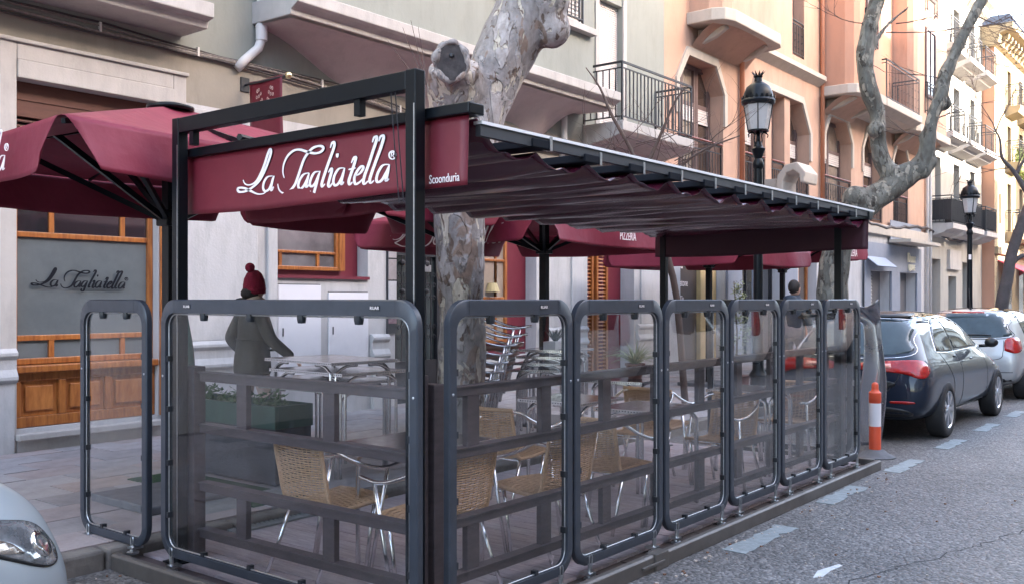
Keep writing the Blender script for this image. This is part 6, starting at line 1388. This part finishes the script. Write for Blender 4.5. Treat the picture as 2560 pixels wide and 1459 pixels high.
for sgn, D in ((-1, (0, 1, 0)), (1, (0, -1, 0))):
    pa([(.86, 1.0), (1.02, 1.18), (1.25, 1.31), (1.62, 1.365), (1.62, 1.0), (1.2, .985)], D, (1, 0, 0), 'rear_side_window', CG, .004)
    pa([(1.70, 1.0), (1.70, 1.37), (2.15, 1.355), (2.45, 1.28), (2.80, 1.10), (2.95, .99), (2.3, .99)], D, (1, 0, 0), 'front_side_window', CG, .004)
    se([(.80, .985), (1.0, 1.19), (1.24, 1.33), (1.66, 1.39), (2.15, 1.375), (2.48, 1.295), (2.85, 1.10), (3.02, .975), (2.3, .97), (1.3, .965), (.80, .985)], D, (1, 0, 0), 'window_trim', CHR, .006)
    se([(1.66, 1.38), (1.665, 1.1), (1.66, .9), (1.62, .6), (1.60, .30)], D, (1, 0, 0)); se([(2.98, .96), (2.96, .7), (2.93, .30)], D, (1, 0, 0)); se([(.92, .98), (1.04, .80), (1.18, .62), (1.22, .34)], D, (1, 0, 0)); se([(1.22, .32), (2.0, .30), (2.93, .30)], D, (1, 0, 0))
    y = sgn * .885
    MB().ball((2.02, y * 1.0, .865), .038, 10, sx=2.2, sy=.4, sz=.35).obj('door_handle', PB, c1, smooth=True); MB().ball((1.18, y, .93), .04, 10, sx=1.6, sy=.4, sz=.4).obj('door_handle', BLK, c1, smooth=True)
    mm = MB(); mm.ball((2.72, y * 1.10, 1.04), .08, 14, sx=.65, sy=1.05, sz=.8); mm.bar((2.74, y * .93, .99), (2.74, y * 1.06, 1.0), .05, .04); mm.obj('door_mirror', BLK, c1, smooth=True)
    MB().ball((3.28, y * 1.005, .72), .02, 8, sx=2, sy=.4).obj('side_repeater', CHR, c1)
    se([(1.25, .262), (2.0, .25), (3.0, .258)], D, (1, 0, 0), 'sill_trim', CHR, .007)
pa([(-.60, .98), (-.55, 1.2), (-.50, 1.36), (0, 1.39), (.50, 1.36), (.55, 1.2), (.60, .98), (0, .95)], (-1, 0, -.15), UY, 'windscreen', CG, .004)
se([(-.45, .995), (-.2, 1.0), (.1, 1.0)], X1, UY, 'wiper', BLK, .010, off=.015)
# silver car beyond
polo = dict(L=3.97, wr=.30, wx=(.72, 3.18), wy=.84, spokes=5, st=[
    (.00, .40, .58, .64, .58, .64, .60, .45), (.03, .30, .76, .84, .72, .78, .72, .52), (.08, .26, .90, 1.0, .77, .825, .76, .57), (.16, .24, .94, 1.20, .78, .835, .77, .575), (.28, .22, .95, 1.38, .79, .84, .77, .57), (.50, .21, .95, 1.44, .79, .84, .765, .57),
    (1.2, .2, .94, 1.47, .80, .84, .76, .575), (1.9, .2, .93, 1.46, .80, .84, .76, .575), (2.4, .2, .92, 1.36, .80, .84, .755, .58), (2.85, .2, .90, 1.10, .80, .84, .74, .60), (3.1, .2, .86, .98, .80, .84, .72, .60), (3.6, .21, .76, .86, .78, .82, .66, .55), (3.85, .24, .62, .72, .66, .72, .56, .44), (3.97, .32, .50, .56, .46, .52, .42, .32)])
c2, pa, se, bv = car('parked_car', 'silver hatchback parked farthest right with a roof aerial', polo, (16.45, 3.78, 0), 0, PS, 'cars parked along the kerb')
pa([(-.66, 1.02), (-.62, 1.16), (-.56, 1.355), (0, 1.38), (.56, 1.355), (.62, 1.16), (.66, 1.02), (0, .99)], X1, UY, 'rear_window', CG2, .005)
se([(-.68, 1.0), (-.64, 1.16), (-.575, 1.375), (0, 1.40), (.575, 1.375), (.64, 1.16), (.68, 1.0), (0, .97), (-.68, 1.0)], X1, UY, 'rear_window_trim', BLK, .007)
pa([(-.22, 1.386), (-.20, 1.40), (.20, 1.40), (.22, 1.386)], X1, UY, 'brake_light', RED, .006)
for s_ in (-1, 1):
    pa([(s_ * .58, .80), (s_ * .60, .96), (s_ * .72, 1.0), (s_ * .86, .97), (s_ * .87, .82), (s_ * .72, .76)], (1, s_ * .45, 0), (.41 * s_, -.91, 0), 'tail_light', RED, .012)
    pa([(.98, 1.02), (1.02, 1.33), (1.75, 1.38), (1.75, 1.0)], (0, -s_, 0), (1, 0, 0), 'side_window', CG); pa([(1.82, 1.0), (1.82, 1.38), (2.1, 1.36), (2.62, 1.08), (2.68, .99)], (0, -s_, 0), (1, 0, 0), 'side_window', CG)
    mm = MB(); mm.ball((2.5, s_ * .93, 1.03), .09, 12, sx=.6, sy=1, sz=.75); mm.obj('door_mirror', PS, c2, smooth=True)
se([(-.60, .96), (-.60, .78), (-.52, .66), (0, .63), (.52, .66), (.60, .78), (.60, .96)], X1, UY, 'tailgate_seam', BLK, .005); se([(-.74, .46), (0, .45), (.74, .46)], X1, UY, 'bumper_seam', BLK, .006)
pa([(-.60, .30), (-.60, .36), (.60, .36), (.60, .30)], X1, UY, 'bumper_insert', BLK, .004); se([(-.1, 1.03), (.2, 1.04), (.42, 1.035)], X1, UY, 'wiper', BLK, .010, off=.015)
MB().tube([(.62, 0, 1.43), (.60, 0, 1.48), (.50, 0, 1.78)], [.022, .010, .004], 8).obj('aerial', BLK, c2, smooth=True)
pa([(-.58, 1.0), (-.5, 1.36), (0, 1.39), (.5, 1.36), (.58, 1.0), (0, .96)], (-1, 0, -.15), UY, 'windscreen', CG, .004)
# silver car at the near left, facing the terrace
saloon = dict(L=4.2, wr=.32, wx=(.8, 3.38), wy=.87, spokes=5, st=[
    (.00, .38, .60, .66, .56, .62, .58, .42), (.05, .28, .80, .90, .74, .80, .74, .54), (.2, .24, .93, 1.2, .80, .87, .77, .56), (.5, .22, .96, 1.42, .81, .875, .77, .56), (1.3, .2, .95, 1.48, .82, .875, .765, .56), (2.0, .2, .94, 1.46, .82, .875, .765, .57), (2.5, .2, .93, 1.30, .82, .875, .765, .58), (2.95, .2, .91, 1.04, .82, .875, .755, .60),
    (3.3, .2, .86, .96, .82, .875, .73, .58), (3.7, .2, .79, .885, .81, .865, .70, .55), (3.95, .2, .71, .80, .74, .80, .64, .50), (4.10, .21, .63, .70, .62, .69, .56, .44), (4.18, .24, .53, .59, .50, .58, .48, .36), (4.20, .30, .44, .50, .40, .46, .40, .28)])
saloon['st'] = [(a, b * 1.0, c * 1.17, d * 1.18, *e) for a, b, c, d, *e in saloon['st']]
c3, pa, se, bv = car('parked_car', 'pale silver car nosing in at the bottom left corner, headlight towards the terrace', saloon, (-2.33, 4.25, 0), 0, PS2, 'cars parked along the kerb')
XN = (-1, 0, 0)
for s_ in (-1, 1):
    D = (-1, -s_ * .8, 0); U = (-.625 * s_, .78, 0); U2 = Vector((.8 * -s_, 1, 0)).normalized()
    # U chosen perpendicular to D
    D_v = Vector(D).normalized(); Uv = Vector((-D_v.y, D_v.x, 0)); c0 = Vector((3.95, s_ * .68, 0)).dot(Uv)
    sg = 1 if (Vector((0, s_, 0)).dot(Uv)) > 0 else -1
    P_ = [(-.10, .665), (-.06, .755), (.06, .80), (.22, .835), (.37, .855), (.28, .78), (.15, .69), (.02, .625), (-.07, .62)]
    pa([(c0 + sg * a, b) for a, b in P_], D, Uv, 'headlight', HEADL, .008, res=.03); se([(c0 + sg * a * 1.05, b) for a, b in P_ + P_[:1]], D, Uv, 'headlight_seal', BLK, .008)
    pa([(c0 + sg * (-.01 + .05 * math.cos(t)), .695 + .045 * math.sin(t)) for t in [k * .785 for k in range(8)]], D, Uv, 'projector_lens', CHR, .014, res=.02)
    pa([(c0 + sg * a, b) for a, b in ((.10, .69), (.14, .74), (.22, .77), (.20, .72))], D, Uv, 'indicator', mat('warm_reflector', (.60, .54, .48), .15, .8, coat=1), .013, res=.02)
    pa([(1.0, 1.0), (1.0, 1.36), (1.9, 1.38), (1.9, 1.0)], (0, -s_, 0), (1, 0, 0), 'side_window', CG); pa([(1.97, 1.0), (1.97, 1.36), (2.3, 1.3), (2.75, 1.0)], (0, -s_, 0), (1, 0, 0), 'side_window', CG)
pa([(-.42, .52), (-.38, .60), (.38, .60), (.42, .52)], XN, (0, 1, 0), 'grille', BLK, .006); pa([(-.50, .24), (-.52, .42), (0, .45), (.52, .42), (.50, .24)], XN, (0, 1, 0), 'lower_intake', BLK, .006)
npl = MB().box(4.205, 4.215, -.26, .26, .40, .51).obj('number_plate', W_WHITE, c3, bevel=.003); text('plate_characters', '0 CWH', .105, (4.2165, 0, .455), (R(90), 0, R(90)), BLK, npl, sx=.85)
se([(-.66, .80), (-.40, .76), (0, .775), (.40, .76), (.66, .80)], (-.6, 0, -1), (0, 1, 0), 'bonnet_seam', BLK, .004, V=Vector((-1, 0, .6)).normalized()) if False else None
hs = []
for t in range(13):
    y = -.60 + 1.2 * t / 12; x = 4.03 - .30 * (abs(y) / .6) ** 2.2; h = bv.ray_cast(Vector((x, y, 3)), Vector((0, 0, -1)))
    if h[0] is not None: hs.append(h[0])
MB().tube(hs, .004, 6).obj('bonnet_seam', BLK, c3)
for s_ in (-1, 1): MB().tube([q for q in (bv.ray_cast(Vector((2.9 + .083 * k, s_ * (.66 - .0 * k), 3)), Vector((0, 0, -1)))[0] for k in range(11)) if q], .004, 6).obj('bonnet_seam', BLK, c3)
pa([(-.58, 1.0), (-.5, 1.36), (0, 1.39), (.5, 1.36), (.58, 1.0), (0, .96)], (-1, 0, -.15), UY, 'windscreen', CG, .004)
# vans and cars across the street (seen mirrored in the screens)
van = dict(L=4.5, wr=.32, wx=(.75, 3.6), wy=.90, spokes=5, st=[
    (.00, .34, .9, 1.5, .70, .76, .74, .66), (.04, .28, 1.0, 1.76, .80, .88, .84, .74), (.15, .24, 1.05, 1.84, .84, .90, .87, .76), (1.0, .22, 1.05, 1.88, .85, .905, .88, .76), (2.2, .22, 1.05, 1.87, .85, .905, .875, .75), (2.8, .22, 1.03, 1.72, .85, .905, .86, .72), (3.3, .22, 1.02, 1.30, .85, .905, .83, .68), (3.6, .22, .96, 1.10, .85, .90, .80, .66), (4.1, .22, .84, .96, .82, .88, .74, .60), (4.38, .24, .66, .78, .70, .76, .62, .50), (4.5, .3, .5, .6, .5, .56, .48, .36)])
for i, (x, l) in enumerate(((13.4, 'white van parked across the street, mirrored in the third screen'), (18.6, 'white van parked across the street, mirrored in the fourth screen'), (23.8, 'white van parked across the street, mirrored in the fifth screen'))):
    cv_, pa, se, bv = car('parked_van', l, van, (x, -3.15, 0), 0, PW, 'white vans parked across the street')
    cv_['category'] = 'van'
    for s_ in (-1, 1):
        pa([(1.55, 1.02), (1.55, 1.62), (2.35, 1.62), (2.35, 1.0)], (0, -s_, 0), (1, 0, 0), 'side_window', CG); pa([(2.45, 1.0), (2.45, 1.62), (2.75, 1.58), (3.25, 1.15), (3.3, 1.02)], (0, -s_, 0), (1, 0, 0), 'side_window', CG)
        pa([(s_ * .70, .85), (s_ * .70, 1.45), (s_ * .80, 1.42), (s_ * .86, .9)], (1, s_ * .3, 0), (.29 * s_, -.957, 0), 'tail_light', RED, .01); se([(1.45, 1.75), (1.45, .4)], (0, -s_, 0), (1, 0, 0)); se([(2.4, 1.75), (2.4, .4)], (0, -s_, 0), (1, 0, 0))
    pa([(-.62, 1.1), (-.6, 1.62), (.6, 1.62), (.62, 1.1)], X1, UY, 'rear_window', CG); pa([(-.6, 1.15), (-.55, 1.6), (.55, 1.6), (.6, 1.15)], (-1, 0, -.15), UY, 'windscreen', CG)

# ================================================================ BOLLARD, SILVER SHEET
bo = empty('flexible_bollard', (9.86, 3.08, 0), 0, 'orange flexible bollard with a white band on a grey rubber base', 'bollard')
MB().lathe([(.20, 0), (.20, .012), (.14, .035), (.085, .075), (.07, .08)], (0, 0, 0), 28).obj('base', BASEG, bo, ang=40)
MB().lathe([(.058, .075), (.058, .30), (.056, .31), (.056, .555), (.060, .56), (.060, .655), (.040, .675), (.034, .70), (.034, .735), (.022, .755), (.004, .762)], (0, 0, 0), 28).obj('tube', ORNG, bo, ang=40)
MB().lathe([(.0585, .315), (.0585, .55)], (0, 0, 0), 28, cap=False).obj('reflective_band', REFW, bo, smooth=True)
gs_ = MB()
def sf_(u, v):   # v up, u across
    z = .03 + 1.60 * v; lean = .0; c = max(0, (v - .82) / .18)
    x = 10.35 + .10 * math.sin(u * 2.6) - .34 * c ** 1.6 * (1 - u * .6) ; y = 3.16 + .62 * (1 - u) * (0.35 + .65 * c) + .03 * math.sin(v * 7 + u * 2) ; z += .10 * c * math.sin(u * 6.0) * (u > .5) - .05 * c * (1 - u)
    return (x, y, z)
gs_.grid(sf_, 18, 36)
tag(gs_.obj('silver_sheet', GLR, smooth=True, solid=.006), 'curled glossy silver sheet standing between the terrace end and the blue grey car', 'sheet')

# ================================================================ PEOPLE
def skinned(name, V, E, m, par, lv=2):
    """V: list of (pos, radius)"""
    me = bpy.data.meshes.new(name); me.from_pydata([p for p, r in V], E, []); o = bpy.data.objects.new(name, me); COL.objects.link(o); o.parent = par
    mo = o.modifiers.new('k', 'SKIN'); mo.use_smooth_shade = True
    for i, (p, r) in enumerate(V):
        sv = me.skin_vertices[0].data[i]; sv.radius = r if isinstance(r, tuple) else (r, r); sv.use_root = (i == 0)
    mo = o.modifiers.new('s', 'SUBSURF'); mo.levels = lv; mo.render_levels = lv
    o = evald(o)
    if not o.data.materials: o.data.materials.append(m)
    o.data.polygons.foreach_set('use_smooth', [True] * len(o.data.polygons)); return o
def hand(base, d, m, par, s=1.0, curl=.5):
    d = Vector(d).normalized(); side = d.cross(Vector((0, 1, 0))).normalized(); nrm = side.cross(d); b = Vector(base)
    V = [(b, .022 * s), (b + d * .04 * s, (.034 * s, .018 * s)), (b + d * .085 * s, (.036 * s, .016 * s))]; E = [(0, 1), (1, 2)]
    skinned('palm', V, E, m, par, 1)
    for k, (L, ofs) in enumerate(((.068, -.027), (.078, -.009), (.073, .009), (.058, .026))):
        p = b + d * .08 * s + side * ofs * s; q = p + d * L * .4 * s - nrm * curl * .008 * s; t = q + (d * .8 - nrm * curl).normalized() * L * .35 * s; u = t + (d * .5 - nrm * curl * 1.4).normalized() * L * .28 * s
        skinned('finger', [(p - d * .02 * s, .0085 * s), (p, .009 * s), (q, .0085 * s), (t, .008 * s), (u, .0065 * s)], [(0, 1), (1, 2), (2, 3), (3, 4)], m, par, 1)
    p = b + d * .03 * s - side * .028 * s; skinned('thumb', [(p, .011 * s), (p + (d - side) * .022 * s, .0105 * s), (p + (d * 1.2 - side) * .042 * s, .009 * s)], [(0, 1), (1, 2)], m, par, 1)
def person(loc, rz, label, coat, hairm, legs, hat=None, fur=None, woman=True, sc=1.0, stride=.18):
    r = empty('person', loc, rz, label, 'person'); r.scale = (sc, sc, sc)   # faces +y
    # body: one skinned figure (pelvis root, legs, spine, neck, head, arms)
    V = [((0, 0, .93), (.15, .11)), ((.0, 0, 1.10), (.125, .095)), ((0, .0, 1.28), (.15, .10)), ((0, -.01, 1.40), (.11, .08)), ((0, .005, 1.47), (.052, .055)), ((0, .02, 1.54), (.055, .065)),
         ((.09, .02, .84), (.095, .10)), ((.10, stride * .6, .48), (.058, .06)), ((.10, stride * .9, .10), (.038, .042)), ((.10, stride * .9 + .12, .04), (.036, .03)),
         ((-.09, -.0, .84), (.095, .10)), ((-.10, -stride * .1, .48), (.058, .06)), ((-.10, -stride * 1.1, .12), (.038, .042)), ((-.10, -stride * 1.1 + .12, .05), (.036, .03))]
    E = [(0, 1), (1, 2), (2, 3), (3, 4), (4, 5), (0, 6), (6, 7), (7, 8), (8, 9), (0, 10), (10, 11), (11, 12), (12, 13)]
    skinned('body', V, E, legs, r)
    # head with face
    hd = MB(); hd.ball((0, .025, 1.615), .105, 20, sx=.78, sy=.95, sz=1.15); ho = hd.obj('head', SKIN, r, smooth=True)
    fc = MB(); fc.bar((0, .115, 1.635), (0, .142, 1.60), .022, .02); fc.obj('nose', SKIN, r, bevel=.008)
    for s_ in (-1, 1):
        MB().ball((s_ * .032, .108, 1.635), .012, 8).obj('eye', DKPL, r); MB().ball((s_ * .082, .02, 1.61), .025, 8, sx=.4, sy=.7).obj('ear', SKIN, r, smooth=True)
    MB().ball((0, .112, 1.565), .02, 8, sx=1.2, sy=.5, sz=.35).obj('mouth', mat('lips', (.4, .14, .12), .5), r)
    # coat: lathe-like torso with elliptic sections + sleeves
    co = MB(); secs = [(.76, .20, .165), (.80, .21, .175), (.95, .20, .17), (1.10, .175, .145), (1.22, .18, .14), (1.33, .19, .135), (1.41, .155, .11), (1.46, .10, .085), (1.49, .075, .075)] if woman else [(.82, .19, .13), (.95, .19, .14), (1.10, .19, .14), (1.22, .21, .145), (1.35, .225, .14), (1.42, .19, .12), (1.47, .11, .09), (1.52, .09, .085)]
    n = 24; vs_ = []; fs = []
    for j, (z, a, b) in enumerate(secs):
        for k in range(n):
            t = 2 * math.pi * k / n; w_ = 1 + .035 * math.sin(3 * t + z * 9) + .022 * math.sin(7 * t + z * 23) + .02 * math.sin(11 * t - z * 31); vs_.append((a * math.cos(t) * w_, b * math.sin(t) * w_ + .0, z))
    for j in range(len(secs) - 1):
        for k in range(n): l = (k + 1) % n; fs.append((j * n + k, j * n + l, (j + 1) * n + l, (j + 1) * n + k))
    fs.append(tuple(range(n - 1, -1, -1))); co.add(vs_, fs); c_ = co.obj('coat' if woman else 'jacket', coat, r, smooth=True); mo = c_.modifiers.new('s', 'SUBSURF'); mo.levels = 2; mo.render_levels = 2
    arms = [((.17, -.01, 1.37), (.24, .05, 1.12), (.24, .30, .93)), ((-.17, -.01, 1.37), (-.24, -.12, 1.12), (-.20, .06, .92))] if woman else [((.18, -.01, 1.38), (.27, -.02, 1.12), (.25, .1, .9)), ((-.18, -.01, 1.38), (-.27, -.02, 1.12), (-.25, .1, .9))]
    for sh, el, wrs in arms:
        sh, el, wrs = Vector(sh), Vector(el), Vector(wrs)
        skinned('sleeve', [(sh * .9 + Vector((0, 0, .13)), .06), (sh, .083), ((sh + el) / 2, .072), (el, .066), ((el + wrs) / 2, .056), (wrs, .048)], [(0, 1), (1, 2), (2, 3), (3, 4), (4, 5)], coat, r)
        hand(wrs - (wrs - el).normalized() * .005, (wrs - el), SKIN, r, .95)
    if woman:
        MB().tube([(.001, .168, .77), (.0, .172, .95), (.0, .150, 1.2), (.0, .145, 1.35), (.0, .10, 1.45)], .006, 6).obj('zip', DKPL, r)
        for s_ in (-1, 1): MB().box(s_ * .13 - .05, s_ * .13 + .05, .10, .142, 1.0, 1.02).obj('pocket_flap', coat, r, bevel=.006)
        MB().tube([(.2 * math.cos(t) * 1.0, .15 * math.sin(t), 1.12) for t in [2 * math.pi * k / 24 for k in range(24)]], .008, 6, closed=True).obj('waist_seam', coat, r, smooth=True)
        MB().ball((0, -.03, 1.56), .095, 12, sx=.95, sy=.95, sz=.75).obj('hair', hairm, r, smooth=True)
    if fur:
        MB().tube([(.105 * math.cos(t), .10 * math.sin(t) * .95 - .005, 1.475 + .02 * math.cos(t * 2)) for t in [2 * math.pi * k / 16 for k in range(16)]], .042, 8, closed=True).obj('fur_hood', fur, r, smooth=True)
        MB().ball((0, -.13, 1.44), .1, 12, sx=1.3, sy=.7, sz=.8).obj('hood', coat, r, smooth=True)
    else: MB().ball((0, -.11, 1.46), .09, 12, sx=1.4, sy=.75, sz=.7).obj('hood', coat, r, smooth=True)
    if hat:
        hh = MB(); hh.lathe([(.098, 1.56), (.106, 1.59), (.105, 1.64), (.095, 1.70), (.07, 1.755), (.035, 1.785), (.0, 1.79)], (0, -.0, 0), 20, cap=False); o = hh.obj('beanie', hat, r, smooth=True); o.scale = (.92, 1.06, 1); o.location = (0, .015, 0)
        MB().lathe([(.101, 1.555), (.111, 1.565), (.111, 1.60), (.103, 1.61)], (0, .015, 0), 20, cap=False).obj('beanie_cuff', hat, r, smooth=True)
        pm_ = MB().ball((0, -.03, 1.81), .048, 12); o = pm_.obj('pompom', hat, r, smooth=True)
    else:
        hr = MB(); hr.ball((0, .0, 1.645), .108, 18, sx=.84, sy=.95, sz=1.12); o = hr.obj('hair', hairm, r, smooth=True)
    for s_, y in ((1, stride * .9), (-1, -stride * 1.1)):
        sh_ = MB(); sh_.prismX([(y - .08, .0), (y + .19, .0), (y + .20, .03), (y + .12, .075), (y + .02, .11), (y - .07, .12), (y - .085, .05)], s_ * .10 - .043, s_ * .10 + .043); sh_.obj('shoe', SHOE, r, bevel=.015)
    return r
person((5.62, 7.62, .12), R(-98), 'woman in a long olive coat and crimson pompom hat walking past the planter', COATG, HAIR, TROU, hat=WOOLR, fur=FUR, sc=.985)
person((15.0, 5.98, .12), R(-100), 'man in a slate blue hooded jacket seen from behind above the far screens', JACK, HAIR, TROUD, woman=False, sc=1.02)
random.seed(1)
